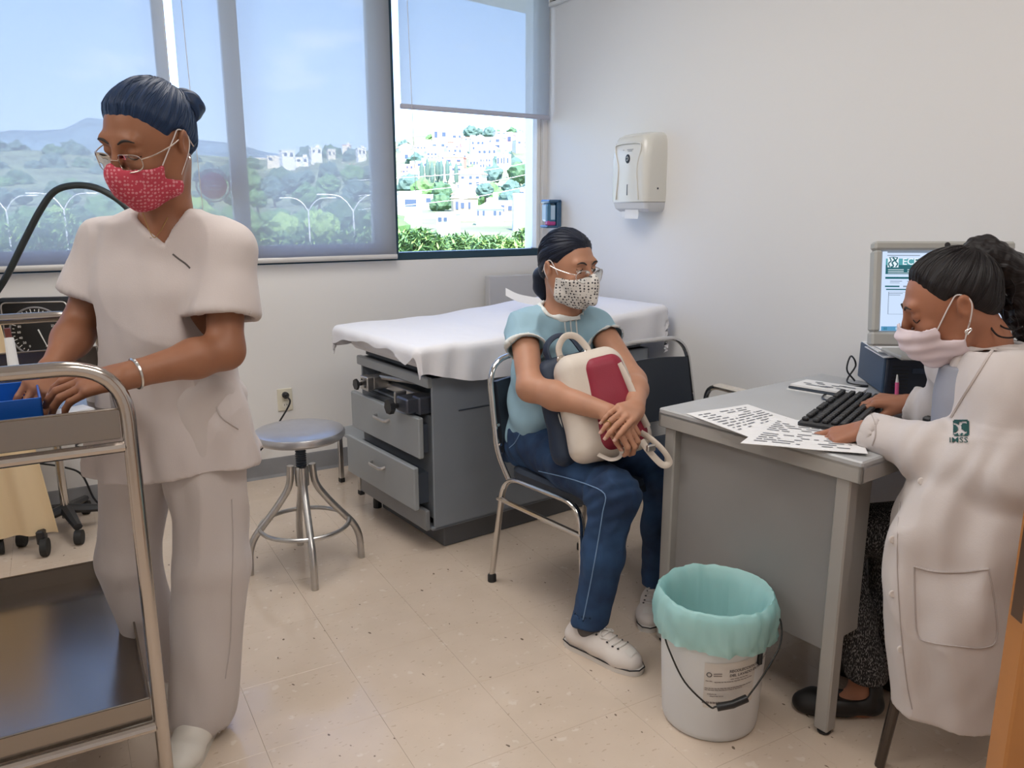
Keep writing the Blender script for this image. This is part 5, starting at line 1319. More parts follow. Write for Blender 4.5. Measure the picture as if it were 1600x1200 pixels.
def cam_hits(obj, pxs, lift=.001):
    """points of a surface met in these picture directions"""
    bv = bvh_of(obj); o = parent_loc(obj); c0 = Vector((0, 0, CAM_H)) - o; P = []
    for px, py in pxs:
        d = (at(px, py, d=1.0) - Vector((0, 0, CAM_H))).normalized(); h_ = bv.ray_cast(c0, d); P.append(h_[0] + h_[1] * lift if h_[0] is not None else None)
    return P
def on_cloth(pxs, r, name, m, obj, lift=.001):
    P = [p for p in cam_hits(obj, [tuple(q)[:2] for q in spline([(a, b, 0) for a, b in pxs], 4)], lift) if p is not None]
    if len(P) > 1: return MB().tube(P, r, 6).build(name, m, obj)
def on_head_tube(pts, r, name, m, parent): mb_local(MB().tube(spline(pts, 6), r, 6), parent).build(name, m, parent)
def skin_mat(name, col):
    return mat(name, col, .48, spec=.35, sss=.12, bump=(160, .12), vary=(14, .07), bdist=.0008)
# ------------------------------------------------------------------ the nurse, standing at the trolley
M_skinN = skin_mat('skin_nurse', (.29, .125, .068)); M_skinP = skin_mat('skin_patient', (.46, .235, .15)); M_skinD = skin_mat('skin_doctor', (.36, .155, .09))
M_nail = mat('nail', (.50, .30, .24), .3)
M_scrub = mat('scrub_cotton', (.56, .50, .485), .85, bump=(320, .12), sheen=.1)
M_pants = mat('scrub_trousers', (.53, .475, .455), .85, bump=(320, .12), sheen=.1)
pel = J(262, 650, 1.95)
N = thing('person', 'standing woman in a white scrub suit and red patterned mask working at the trolley', 'person', (pel[0], pel[1], 0))
fT = facing(262, 25)
T_ = Basis((pel[0], pel[1], 0), fT)
n = dict(Lsh=J(352, 392, 1.90), Rsh=J(168, 378, 1.98), Lel=J(352, 548, 1.83), Lwr=J(196, 588, 1.665), Rel=J(124, 512, 1.93), Rwr=J(84, 572, 1.80),
         Lhip=J(308, 655, 1.94), Rhip=J(215, 655, 1.98), Lkn=J(334, 880, 1.90), Rkn=J(205, 872, 1.98), Lan=J(314, 1112, 1.86), Ran=J(258, 1046, 2.05), neck=J(262, 352, 1.92))
hf = facing(230, 47); pitch = math.radians(24); rightv = np.cross(hf, (0, 0, 1))
hfw = hf * math.cos(pitch) - np.array([0, 0, 1]) * math.sin(pitch); hup = np.array([0, 0, 1]) * math.cos(pitch) + hf * math.sin(pitch) + rightv * -.10
HN = Basis(J(234, 220, 1.84), hfw, hup, 1.06)
nb = V3(n['neck'])
CX = float(np.dot((V3(n['Lsh']) + V3(n['Rsh'])) / 2 - T_.o, T_.x))
pieces = []
S = Field(HN.o - np.array([.17, .17, .36]), HN.o + np.array([.19, .19, .17]), .0035)
put_head(S, HN, [(nb + np.array([0, 0, .03]), .052), (nb - np.array([0, 0, .05]), .060)])
S.chain([(n['Lsh'] * .6 + nb * .4 + np.array([0, 0, -.04]), .036), (nb - np.array([0, 0, .03]), .050), (n['Rsh'] * .6 + nb * .4 + np.array([0, 0, -.04]), .036)], .04)
S.ell(T_, (float(np.dot((V3(n['Lsh']) + V3(n['Rsh'])) / 2 - T_.o, T_.x)), .022, 1.21), (.085, .05, .10), .05)
pieces.append(S.mesh(1))
lo, hi = box_of([n['Lsh'], n['Lel'], n['Lwr'], J(40, 650, 1.60)], .08); S = Field(lo, hi, .0032)
S.chain([(n['Lsh'], .047), (n['Lel'], .040)], .02); S.chain([(n['Lel'], .041), (n['Lel'] * .68 + n['Lwr'] * .32, .042), (n['Lwr'], .0265)], .025)
hand_dir = J(100, 606, 1.63) - n['Lwr']; bk = np.array([0, 0, 1.0]) + .55 * facing(110, 0)
tipsL, bkL = put_hand(S, n['Lwr'], hand_dir, bk, 1, [(.22, .40, .25), (.26, .45, .28), (.30, .5, .3), (.34, .5, .3)], thumb=(.45, .65), spread=.09, s=1.04)
S.cone(n['Lwr'] + unit(n['Lel'] - n['Lwr']) * .02, n['Lwr'] + unit(hand_dir) * .02, .027, .024, .02, flat=(bk, 1.25))
pieces.append(S.mesh(1))
lo, hi = box_of([n['Rsh'], n['Rel'], n['Rwr'], J(50, 625, 1.72)], .07); S = Field(lo, hi, .0035)
S.chain([(n['Rsh'], .046), (n['Rel'], .040)], .02); S.chain([(n['Rel'], .041), (n['Rel'] * .68 + n['Rwr'] * .32, .041), (n['Rwr'], .0265)], .025)
tipsR, bkR = put_hand(S, n['Rwr'], J(58, 612, 1.73) - n['Rwr'], np.array([0, 0, .8]) - rightv * .5 + facing(80, 0) * .2, -1, [(.5, .5, .3)] * 4, thumb=(.4, .6), s=.97)
pieces.append(S.mesh(1))
S = Field(*box_of([n['Lhip'], n['Rhip'], n['Lan'], n['Ran'], nb], .16), .009)
S.tower(T_, [(.72, 0, 0, .15, .10), (.85, 0, 0, .165, .11), (1.0, CX * .4, .01, .125, .085), (1.12, CX, .015, .12, .08), (1.22, CX, .01, .10, .06)], .05)
for a in 'LR': S.chain([(n[a + 'hip'], .085), (n[a + 'kn'], .055), (n[a + 'an'], .036)], .04)
pieces.append(S.mesh(1))
bodyN = skin_obj('body', pieces, M_skinN, N)
nails(tipsL, bkL, M_nail, bodyN)
M_hairN = hair_mat('hair_nurse', (.007, .022, .062))  # dark hair; the blue sheen lying on it is put into the base colour
brows(HN, bodyN, M_brow); lashes(HN, bodyN, M_brow)
S = Field(HN.o - .19, HN.o + .20, .003)
put_hair(S, HN, .0085, -.004); 
hairv = S.mesh(1)
bunc = V3(J(293, 166, 1.90))
S = Field(bunc - .09, bunc + .09, .0028); Bn = Basis(bunc, HN.dirw((0, -1, .35)), HN.z)
S.ell(Bn, (0, 0, 0), (.036, .026, .040), .01); S.cone(bunc - Bn.y * .03, bunc, .022, .026, .02)
bunv = S.mesh(1)
azN = azimuth(HN, (0, -.10, .085))
hairN = skin_obj('hair', [hairv], M_hairN, N, groove(azN, .0022, 30, 1, HN)); strand_attr(hairN, lambda v: azN(v) * 38); strands(hairN, HN, (0, -.10, .085), M_hairN, 130, 3)
def bun_disp(v, nn):
    q = v - bunc; a = np.arctan2(q @ Bn.x, q @ Bn.z); r = np.sqrt((q @ Bn.x) ** 2 + (q @ Bn.z) ** 2); return v + nn * (.0030 * np.sin(a * 1 + r * 380))[:, None]
bunN = skin_obj('hair_bun', [bunv], M_hairN, hairN, bun_disp); strand_attr(bunN, lambda v: np.linalg.norm(v - bunc, axis=1) * 900)
# scrub top
S = Field(*box_of([n['Lsh'], n['Rsh'], n['Lel'], n['Rel'], J(130, 760, 1.95), J(410, 760, 1.95), nb + .03], .11), .005)
def foldN(a, z, x, y):
    low = np.clip((1.05 - z) / .3, 0, 1); return .006 * low * np.sin(a * 7 + 3 * np.sin(z * 6)) + .003 * np.sin(a * 13 + z * 9) * low
dx = lambda q: float(np.dot(np.array(q) - T_.o, T_.x)); 
cxs = dx((V3(n['Lsh']) + V3(n['Rsh'])) / 2)
S.tower(T_, [(.700, -.012, -.01, .222, .150), (.80, -.008, -.005, .200, .138), (.95, cxs * .3, 0, .168, .118), (1.08, cxs * .7, .012, .158, .118), (1.17, cxs, .018, .160, .118), (1.25, cxs, .008, .150, .092), (1.305, cxs, -.002, .115, .066)], .03, 2.3, fold=foldN)
S.chain([(n['Lsh'] + np.array([0, 0, .0]), .056), (nb + np.array([0, 0, -.012]), .066), (n['Rsh'] + np.array([0, 0, .0]), .054)], .045)
for a, r1 in (('L', .078), ('R', .074)):
    d = V3(n[a + 'el']) - V3(n[a + 'sh']); e_ = V3(n[a + 'sh']) + d * .62; S.cone(V3(n[a + 'sh']) - np.array([0, 0, .012]), e_, .058, r1, .035)
outer = S.F.copy()
def cuts(S):
    for a in 'LR':
        d = V3(n[a + 'el']) - V3(n[a + 'sh']); L_ = np.linalg.norm(d); u = d / L_; q = V3(n[a + 'sh']) + d * .66; sd = 1
        out = unit(V3(n[a + 'sh']) - nb); out[2] = 0
        def hem(X, Y, Z): 
            al = (X - q[0]) * u[0] + (Y - q[1]) * u[1] + (Z - q[2]) * u[2]; rad = np.sqrt(np.maximum((X - q[0]) ** 2 + (Y - q[1]) ** 2 + (Z - q[2]) ** 2 - al * al, 0)); return np.maximum(-al, (rad - .098))
        S.cut(hem)
        def inner(X, Y, Z):
            X, Y, Z = X - q[0], Y - q[1], Z - q[2]; al = X * u[0] + Y * u[1] + Z * u[2]; rad = np.sqrt(np.maximum(X * X + Y * Y + Z * Z - al * al, 0)); return np.maximum(np.maximum(outer + .012, rad - .10), np.abs(al) - .045)
        S.cut(inner)
    vtip = J(241, 384, 1.80); nl, nr = nb + T_.x * -.075 + np.array([0, 0, .03]), nb + T_.x * .07 + np.array([0, 0, .03])
    def vneck(X, Y, Z):
        x, y, z = T_.loc(X, Y, Z); vx, vy, vz = T_.loc(*vtip); cx_, _, cz_ = T_.loc(*nb)
        t = np.clip((z - vz) / (cz_ + .035 - vz), 0, 1.3); half = .004 + .068 * t; mid = vx * (1 - t) + cx_ * t
        front = np.maximum(np.maximum(np.abs(x - mid) - half, vz - z), -(y - (T_.loc(*nb)[1] - .055 * t))); return front * .8
    S.cut(vneck)
    def hole(X, Y, Z):
        return np.maximum(np.sqrt((X - nb[0]) ** 2 + (Y - nb[1]) ** 2) - .066, -(Z - nb[2] + .02))
    S.cut(hole, .01)
    x0 = T_
    S.cut(lambda X, Y, Z: (Z - .708) + 0 * X + .02 * np.sin(((X - pel[0]) * T_.x[0] + (Y - pel[1]) * T_.x[1]) * 9))
cuts(S)
S.cut(lambda X, Y, Z: np.maximum(outer + .012, Z - .78))     # hollow under the hem
top = S.mesh(1)
def dispN(v, nn):
    v = cloth_disp(.006, (13, 13, 5), 2, .002, (34, 34, 15), .017, (8.5, 8.5, 3.8))(v, nn)
    return v
scrub = skin_obj('scrub_top', [top], M_scrub, N, dispN)
M_seam = mat('seam_shadow', (.46, .41, .395), .9)
on_cloth([(270, 397), (280, 405), (290, 412), (297, 419)], .0022, 'pocket_slit', mat('slit_dark', (.10, .09, .085), .9), scrub, .0)
on_cloth([(339, 600), (337, 630), (345, 650), (360, 662), (372, 670)], .0022, 'pocket_seam', M_seam, scrub)
on_cloth([(313, 497), (335, 495), (360, 493), (383, 490)], .0016, 'sleeve_hem', M_seam, scrub)
# trousers
S = Field(*box_of([n['Lhip'], n['Rhip'], n['Lan'], n['Ran']], .15), .0055)
for a in 'LR':
    hp_, kn_, an_ = V3(n[a + 'hip']), V3(n[a + 'kn']), V3(n[a + 'an']); hemr = .078
    S.chain([(hp_ + np.array([0, 0, .06]), .11), (hp_ - np.array([0, 0, .06]), .102), (kn_, .083 if a == 'L' else .074), (an_ + np.array([0, 0, -.0]), hemr if a == 'L' else .07)], .02)
for a in 'LR':
    an_ = V3(n[a + 'an']); 
    S.cut(lambda X, Y, Z: np.maximum(Z - (an_[2] - .035), 0) * 0 + np.where(np.sqrt((X - an_[0]) ** 2 + (Y - an_[1]) ** 2) < .11, Z - (an_[2] - .045), 1))
    S.cut(lambda X, Y, Z: np.maximum(np.sqrt((X - an_[0]) ** 2 + (Y - an_[1]) ** 2) - .068, Z - an_[2] + .0))
def dispT(v, nn): return cloth_disp(.007, (14, 14, 3.2), 5, .002, (36, 36, 10), .014, (8, 8, 2.6))(v, nn)
tro = skin_obj('trousers', [S.mesh(1)], M_pants, N, dispT)
on_cloth([(362, 780), (364, 850), (362, 920), (360, 1000), (352, 1060)], .0016, 'side_seam', M_seam, tro)
# shoes
M_shoeN = mat('white_leather', (.70, .66, .60), .45)
def shoe(an, fwd, name, m, ms, parent, L=.245, h=.0032, high=.065, wd=.044):
    B = Basis((an[0], an[1], 0), fwd); S = Field(*box_of([B.w((0, -.09, 0)), B.w((0, .20, .12))], .07), .0034)
    S.chain([(B.w((0, -.045, .042)), .038), (B.w((0, .05, .040)), .041), (B.w((0, .125, .030)), wd), (B.w((0, .155, .026)), .034)], .03, flat=((0, 0, 1), 1.25)); S.cone(B.w((0, -.03, .05)), B.w((0, -.03, high)), .038, .036, .03); S.cone(B.w((0, .03, .05)), B.w((0, .06, .06)), .034, .026, .03)
    S.cut(lambda X, Y, Z: Z - .012); S.cut(lambda X, Y, Z: high + .022 - Z)
    o = skin_obj(name, [S.mesh(1)], m, parent)
    so_ = MB(); ring = [B.w((wd * 1.02 * x, y, 0)) for x, y in [(.0, -.088), (-.55, -.08), (-.85, -.045), (-.86, .02), (-.98, .09), (-1.0, .13), (-.75, .172), (-.3, .193), (.3, .193), (.75, .172), (1.0, .13), (.98, .09), (.86, .02), (.85, -.045), (.55, -.08)]]
    rr = [Vector(p) for p in spline(ring, 4, True)]; so_.loft([[p for p in rr], [p + Vector((0, 0, .02)) for p in rr]]); mb_local(so_, o).build('sole', ms, o); return o, B
shoe(V3(n['Lan']), facing(300, 22), 'shoe', M_shoeN, mat('sole_white', (.62, .58, .52), .6), N)
shoe(V3(n['Ran']), facing(250, 30), 'shoe', M_shoeN, MATS['sole_white'], N)
# mask, glasses, earring, necklace, watch
def mask_print(name, base, dot, scale, th, dark=None):
    m = mat(name, base, .8); nn, l, b = nodes_of(m); t = nn.new('ShaderNodeTexCoord'); v = nn.new('ShaderNodeTexVoronoi'); v.inputs['Scale'].default_value = scale
    v.inputs['Randomness'].default_value = .4; r = nn.new('ShaderNodeValToRGB'); r.color_ramp.elements[0].position = th; r.color_ramp.elements[1].position = th + .05; r.color_ramp.elements[0].color = (*dot, 1); r.color_ramp.elements[1].color = (*base, 1)
    l.new(t.outputs['Object'], v.inputs['Vector']); l.new(v.outputs['Distance'], r.inputs[0]); l.new(r.outputs[0], b.inputs['Base Color']); return m
S = Field(HN.o - .17, HN.o + .17, .003); put_mask(S, HN, top=-.014, bot=-.120, back=.018, bulge=.012, grow=.007, notch=.030)
mkN = skin_obj('face_mask', [S.mesh(1)], mask_print('mask_red', (.50, .05, .085), (.66, .25, .29), 130, .36), N)
M_cord = mat('white_cord', (.72, .68, .68), .7)
for s in (-1,): pass
def straps(H, parent, m, top, bot, r=.0014):
    for s in (-1, 1):
        on_head_tube([H.w((s * top[0], top[1], top[2])), H.w((s * .076, .012, .012)), H.w((s * .078, -.008, .026)), H.w((s * .080, -.026, .006)), H.w((s * .077, -.018, -.024)), H.w((s * bot[0], bot[1], bot[2]))], r, 'ear_loop', m, parent)
straps(HN, mkN, M_cord, (.062, .048, -.030), (.062, .022, -.078))
spectacles(HN, N, mat('thin_gold', (.62, .52, .46), .25, metal=.9), w=.025, h=.018, y=.106, z=-.004, round_=2.8, drop=.002)
m = MB(); m.lathe([(.0005, -.004), (.004, 0), (.0005, .004)], 10, HN.w((-.083, -.008, -.034))); mb_local(m, N).build('earring', mat('silver', (.7, .68, .66), .2, metal=1), N)
on_head_tube([J(222, 330, 1.84), J(230, 352, 1.835), J(240, 371, 1.83), J(250, 362, 1.84), J(262, 340, 1.86)], .001, 'necklace', mat('gold_chain', (.45, .30, .12), .3, metal=1), N)
m = MB(); u = unit(V3(n['Lwr']) - V3(n['Lel'])); c0 = V3(n['Lwr']) - u * .022; a1 = unit(np.cross(u, (0, 0, 1))); a2 = np.cross(u, a1)
m.tube([c0 + .0315 * (a1 * math.cos(t) + a2 * math.sin(t)) for t in np.linspace(0, 6.283, 29)[:-1]], .004, 6, closed=True); mb_local(m, N).build('watch', mat('watch_steel', (.6, .6, .58), .25, metal=1), N)
# ------------------------------------------------------------------ the patient, seated, hugging a backpack
pp = J(862, 688, 2.79)
Pt = thing('person', 'seated woman in a light blue T-shirt and jeans with a dotted mask, holding a backpack', 'person', (pp[0], pp[1], 0))
TP = Basis((pp[0], pp[1], 0), facing(868, -24))
p_ = dict(Lsh=J(932, 506, 2.74), Rsh=J(818, 512, 2.68), Rel=J(829, 606, 2.47), Rwr=J(950, 644, 2.30), Lel=J(989, 596, 2.53), Lwr=J(994, 636, 2.33), neck=J(880, 478, 2.72),
          Rhip=J(833, 690, 2.75), Lhip=J(900, 680, 2.80), Rkn=J(962, 772, 2.285), Lkn=J(1036, 738, 2.56), Ran=J(921, 968, 2.26), Lan=J(1028, 905, 2.55))
fw_ = facing(890, -46); pt_ = math.radians(9); rv = np.cross(fw_, (0, 0, 1))
HP = Basis(J(887, 417, 2.68), fw_ * math.cos(pt_) - np.array([0, 0, 1]) * math.sin(pt_), np.array([0, 0, 1]) * math.cos(pt_) + fw_ * math.sin(pt_) + rv * .03, 1.03)
nb = V3(p_['neck']); pieces = []
S = Field(HP.o - np.array([.17, .17, .30]), HP.o + np.array([.17, .17, .16]), .0035)
put_head(S, HP, [(nb + np.array([0, 0, .03]), .050), (nb - np.array([0, 0, .04]), .058)])
S.chain([(V3(p_['Lsh']) * .6 + nb * .4 - np.array([0, 0, .03]), .036), (nb - np.array([0, 0, .03]), .048), (V3(p_['Rsh']) * .6 + nb * .4 - np.array([0, 0, .03]), .036)], .04); S.ell(TP, (0, .05, .92), (.09, .05, .09), .05)
pieces.append(S.mesh(1))
lo, hi = box_of([p_['Rsh'], p_['Rel'], p_['Rwr'], J(1005, 705, 2.22)], .07); S = Field(lo, hi, .0032)
S.chain([(p_['Rsh'], .048), (p_['Rel'], .041)], .02); S.chain([(p_['Rel'], .042), (V3(p_['Rel']) * .66 + V3(p_['Rwr']) * .34, .043), (p_['Rwr'], .027)], .025)
cf = facing(980, 0)
tR, bR = put_hand(S, p_['Rwr'], J(988, 676, 2.24) - V3(p_['Rwr']), cf * .8 + np.array([.4, 0, .5]), 1, [(.55, .9, .5), (.6, .95, .5), (.6, 1.0, .5), (.6, 1.0, .5)], thumb=(.3, .5), s=1.0)
pieces.append(S.mesh(1))
lo, hi = box_of([p_['Lsh'], p_['Lel'], p_['Lwr'], J(935, 675, 2.20)], .07); S = Field(lo, hi, .0032)
S.chain([(p_['Lsh'], .047), (p_['Lel'], .041)], .02); S.chain([(p_['Lel'], .041), (V3(p_['Lel']) * .66 + V3(p_['Lwr']) * .34, .042), (p_['Lwr'], .027)], .025)
tL, bL = put_hand(S, p_['Lwr'], J(962, 654, 2.215) - V3(p_['Lwr']), cf * .9 + np.array([0, 0, .6]), -1, [(.30, .45, .3), (.35, .5, .3), (.38, .5, .3), (.4, .5, .3)], thumb=(.35, .5), spread=.07, s=1.0)
pieces.append(S.mesh(1))
S = Field(*box_of([p_['Lhip'], p_['Rhip'], p_['Lkn'], p_['Rkn'], p_['Lan'], p_['Ran'], nb], .13), .009)
S.tower(TP, [(.46, 0, 0, .15, .11), (.6, 0, 0, .135, .10), (.75, 0, .02, .12, .09), (.92, 0, .05, .12, .08)], .05)
for a in 'LR': S.chain([(p_[a + 'hip'], .075), (p_[a + 'kn'], .05), (p_[a + 'an'], .034)], .04)
pieces.append(S.mesh(1))
bodyP = skin_obj('body', pieces, M_skinP, Pt)
nails(tL, bL, M_nail, bodyP); nails(tR, bR, M_nail, bodyP)
M_hairP = hair_mat('hair_patient', (.008, .012, .026)); brows(HP, bodyP, M_brow); eyes(HP, bodyP); lashes(HP, bodyP, M_brow, .013)
S = Field(HP.o - .19, HP.o + .19, .0032); put_hair(S, HP, .0085, -.005)
azP = azimuth(HP, (0, -.10, -.03)); hairP = skin_obj('hair', [S.mesh(1)], M_hairP, Pt, groove(azP, .0018, 26, 4, HP, -.005)); strand_attr(hairP, lambda v: azP(v) * 34); strands(hairP, HP, (0, -.10, -.03), M_hairP, 110, 4, -.005)
tail = [(HP.w((0, -.085, -.03)), .022), (HP.w((.0, -.110, -.055)), .030), (HP.w((0, -.108, -.095)), .027), (HP.w((0, -.095, -.125)), .012)]
S = Field(*box_of([t[0] for t in tail], .05), .0032); S.chain(tail, .02); tl_o = skin_obj('ponytail', [S.mesh(1)], M_hairP, hairP); strand_attr(tl_o, lambda v: np.arctan2((v - tail[1][0]) @ HP.x, (v - tail[1][0]) @ HP.y) * 20)
# T-shirt
M_tee = mat('tee_blue', (.30, .47, .57), .85, bump=(400, .1)); M_trim = mat('tee_trim', (.72, .75, .74), .8)
S = Field(*box_of([p_['Lsh'], p_['Rsh'], p_['Lel'], p_['Rel'], pp + np.array([.15, .15, -.05]), pp - np.array([.15, .15, .05]), nb + .02], .09), .0048)
def foldP(a, z, x, y): low = np.clip((.85 - z) / .25, 0, 1); return .006 * low * np.sin(z * 55 + 2 * np.sin(a * 3)) 
S.tower(TP, [(.535, 0, 0, .170, .135), (.62, 0, .0, .162, .135), (.74, 0, .015, .150, .125), (.86, 0, .035, .155, .118), (.93, 0, .045, .150, .095), (.985, 0, .045, .115, .062)], .03, 2.3, fold=foldP)
S.chain([(V3(p_['Lsh']) - np.array([0, 0, .004]), .052), (nb - np.array([0, 0, .03]), .062), (V3(p_['Rsh']) - np.array([0, 0, .004]), .052)], .045)
for a in 'LR':
    d = V3(p_[a + 'el']) - V3(p_[a + 'sh']); S.cone(V3(p_[a + 'sh']) - np.array([0, 0, .008]), V3(p_[a + 'sh']) + d * .40, .057, .068, .03)
outer = S.F.copy(); hems = {}
for a, fr_ in (('L', .30), ('R', .36)):
    d = V3(p_[a + 'el']) - V3(p_[a + 'sh']); u = unit(d); q = V3(p_[a + 'sh']) + d * fr_; hems[a] = (q, u)
    def hem(X, Y, Z, q=q, u=u):
        X, Y, Z = X - q[0], Y - q[1], Z - q[2]; al = X * u[0] + Y * u[1] + Z * u[2]; rad = np.sqrt(np.maximum(X * X + Y * Y + Z * Z - al * al, 0)); return np.maximum(-al, rad - .085)
    S.cut(hem)
    def inn(X, Y, Z, q=q, u=u):
        X, Y, Z = X - q[0], Y - q[1], Z - q[2]; al = X * u[0] + Y * u[1] + Z * u[2]; rad = np.sqrt(np.maximum(X * X + Y * Y + Z * Z - al * al, 0)); return np.maximum(np.maximum(outer + .011, rad - .09), np.abs(al) - .035)
    S.cut(inn)
ntip = J(893, 496, 2.60)
def scoop(X, Y, Z):
    x, y, z = TP.loc(X, Y, Z); vx, vy, vz = TP.loc(*ntip); cx_, cy_, cz_ = TP.loc(*nb); t = np.clip((z - vz) / (cz_ + .02 - vz), 0, 1.2)
    half = .058 + .030 * t; mid = vx * (1 - t) + cx_ * t; return np.maximum(np.maximum(np.abs(x - mid) - half, (vz - z) + .012 * (np.abs(x - mid) / .06) ** 4), -(y - cy_ + .01 * t)) * .85
S.cut(scoop, .012)
S.cut(lambda X, Y, Z: np.maximum(np.sqrt((X - nb[0]) ** 2 + (Y - nb[1]) ** 2) - .068, -(Z - nb[2] + .035)), .012)
TEE_DISP = cloth_disp(.006, (15, 15, 9), 8, .002, (36, 36, 22), .008, (11, 11, 8))
tee = skin_obj('t_shirt', [S.mesh(1)], M_tee, Pt, TEE_DISP)
TS = S
def band(name, near, m, parent):
    """strip of cloth lying along an edge of the garment"""
    B_ = Field.__new__(Field); B_.lo, B_.h, B_.n, B_.ax, B_.F = TS.lo, TS.h, TS.n, TS.ax, TS.F; sl, X, Y, Z = B_.sub(B_.lo, B_.lo + B_.h * B_.n)
    B_.F = np.maximum(np.maximum(outer - .0035, -(outer + .006)), near(X, Y, Z)).astype(np.float32); skin_obj(name, [B_.mesh(1)], m, parent, TEE_DISP)
def ringdist(q, u): 
    def f(X, Y, Z):
        X, Y, Z = X - q[0], Y - q[1], Z - q[2]; al = X * u[0] + Y * u[1] + Z * u[2]; rad = np.sqrt(np.maximum(X * X + Y * Y + Z * Z - al * al, 0)); return np.maximum(np.abs(al + .004) - .0055, rad - .085)
    return f
for a in 'LR': band('sleeve_trim', ringdist(*hems[a]), M_trim, tee)
neckc = lambda X, Y, Z: np.maximum(np.sqrt((X - nb[0]) ** 2 + (Y - nb[1]) ** 2) - .068, -(Z - nb[2] + .035))
band('neck_trim', lambda X, Y, Z: np.abs(np.minimum(scoop(X, Y, Z), neckc(X, Y, Z)) - .005) - .0055, M_trim, tee)
for x0 in (882, 891, 900): on_cloth([(x0, 500), (x0 + .5, 508), (x0 + 1.5, 518), (x0 + 2, 526)], .0026, 'chest_stripe', M_trim, tee)
# jeans
def denim():
    m = mat('denim', (.014, .045, .13), .85, bump=(600, .3)); n, l, b = nodes_of(m); t = n.new('ShaderNodeTexCoord'); x = n.new('ShaderNodeTexNoise'); x.inputs['Scale'].default_value = 9; x.inputs['Detail'].default_value = 6
    r = n.new('ShaderNodeValToRGB'); r.color_ramp.elements[0].position = .35; r.color_ramp.elements[1].position = .72; r.color_ramp.elements[0].color = (.006, .022, .065, 1); r.color_ramp.elements[1].color = (.022, .068, .165, 1); l.new(t.outputs['Object'], x.inputs['Vector']); l.new(x.outputs['Fac'], r.inputs[0]); l.new(r.outputs[0], b.inputs['Base Color']); return m
S = Field(*box_of([p_['Lhip'], p_['Rhip'], p_['Lkn'], p_['Rkn'], p_['Lan'], p_['Ran']], .14), .005)
S.tower(TP, [(.462, 0, -.02, .170, .13), (.52, 0, -.01, .175, .14), (.575, 0, 0, .155, .125)], .04, 2.5)
for a in 'LR':
    h_, k_, n_ = V3(p_[a + 'hip']), V3(p_[a + 'kn']), V3(p_[a + 'an']); S.chain([(h_ + np.array([0, 0, -.005]), .088), (h_ * .5 + k_ * .5 + np.array([0, 0, .005]), .082), (k_, .066)], .03); S.chain([(k_, .066), (k_ * .5 + n_ * .5, .060), (n_ + np.array([0, 0, -.01]), .056)], .035)
for a in 'LR':
    n_ = V3(p_[a + 'an']); S.cut(lambda X, Y, Z: np.where(np.sqrt((X - n_[0]) ** 2 + (Y - n_[1]) ** 2) < .1, Z - (n_[2] - .012), 1)); S.cut(lambda X, Y, Z: np.maximum(np.sqrt((X - n_[0]) ** 2 + (Y - n_[1]) ** 2) - .047, Z - n_[2] - .03))
kR, kL = V3(p_['Rkn']), V3(p_['Lkn'])
def dispJ(v, nn):
    w_ = v + .04 * np.stack([vnoise(v * 8, 1), vnoise(v * 8, 2), vnoise(v * 8, 3)], 1); d = .008 * (1 - 2.4 * np.abs(vnoise(w_ * np.array([13, 13, 9]), 21))) * np.clip(.6 + vnoise(v * 6, 5), 0, 1) + .004 * vnoise(v * np.array([16, 16, 10]), 3) + .003 * vnoise(v * 34, 6)
    for k_ in (kR, kL): w = np.exp(-(np.linalg.norm(v - k_, axis=1) / .10) ** 2); d = d + w * .004 * np.sin((v[:, 2] + v[:, 1] * .8) * 130)
    w = np.exp(-(np.linalg.norm(v - (V3(p_['Rhip'])), axis=1) / .14) ** 2); d = d + w * .005 * np.sin((v[:, 2] - v[:, 1] * 1.2) * 90)
    return v + nn * d[:, None]
jeans = skin_obj('jeans', [S.mesh(1)], denim(), Pt, dispJ)
M_stitch = mat('stitch_blue', (.16, .26, .42), .8)
on_cloth([(842, 736), (880, 745), (915, 756), (945, 772), (942, 800), (934, 850), (925, 900), (915, 950), (911, 968)], .0018, 'side_seam', M_stitch, jeans)
on_cloth([(818, 652), (815, 670), (806, 690), (796, 700)], .0016, 'pocket_seam', M_stitch, jeans)
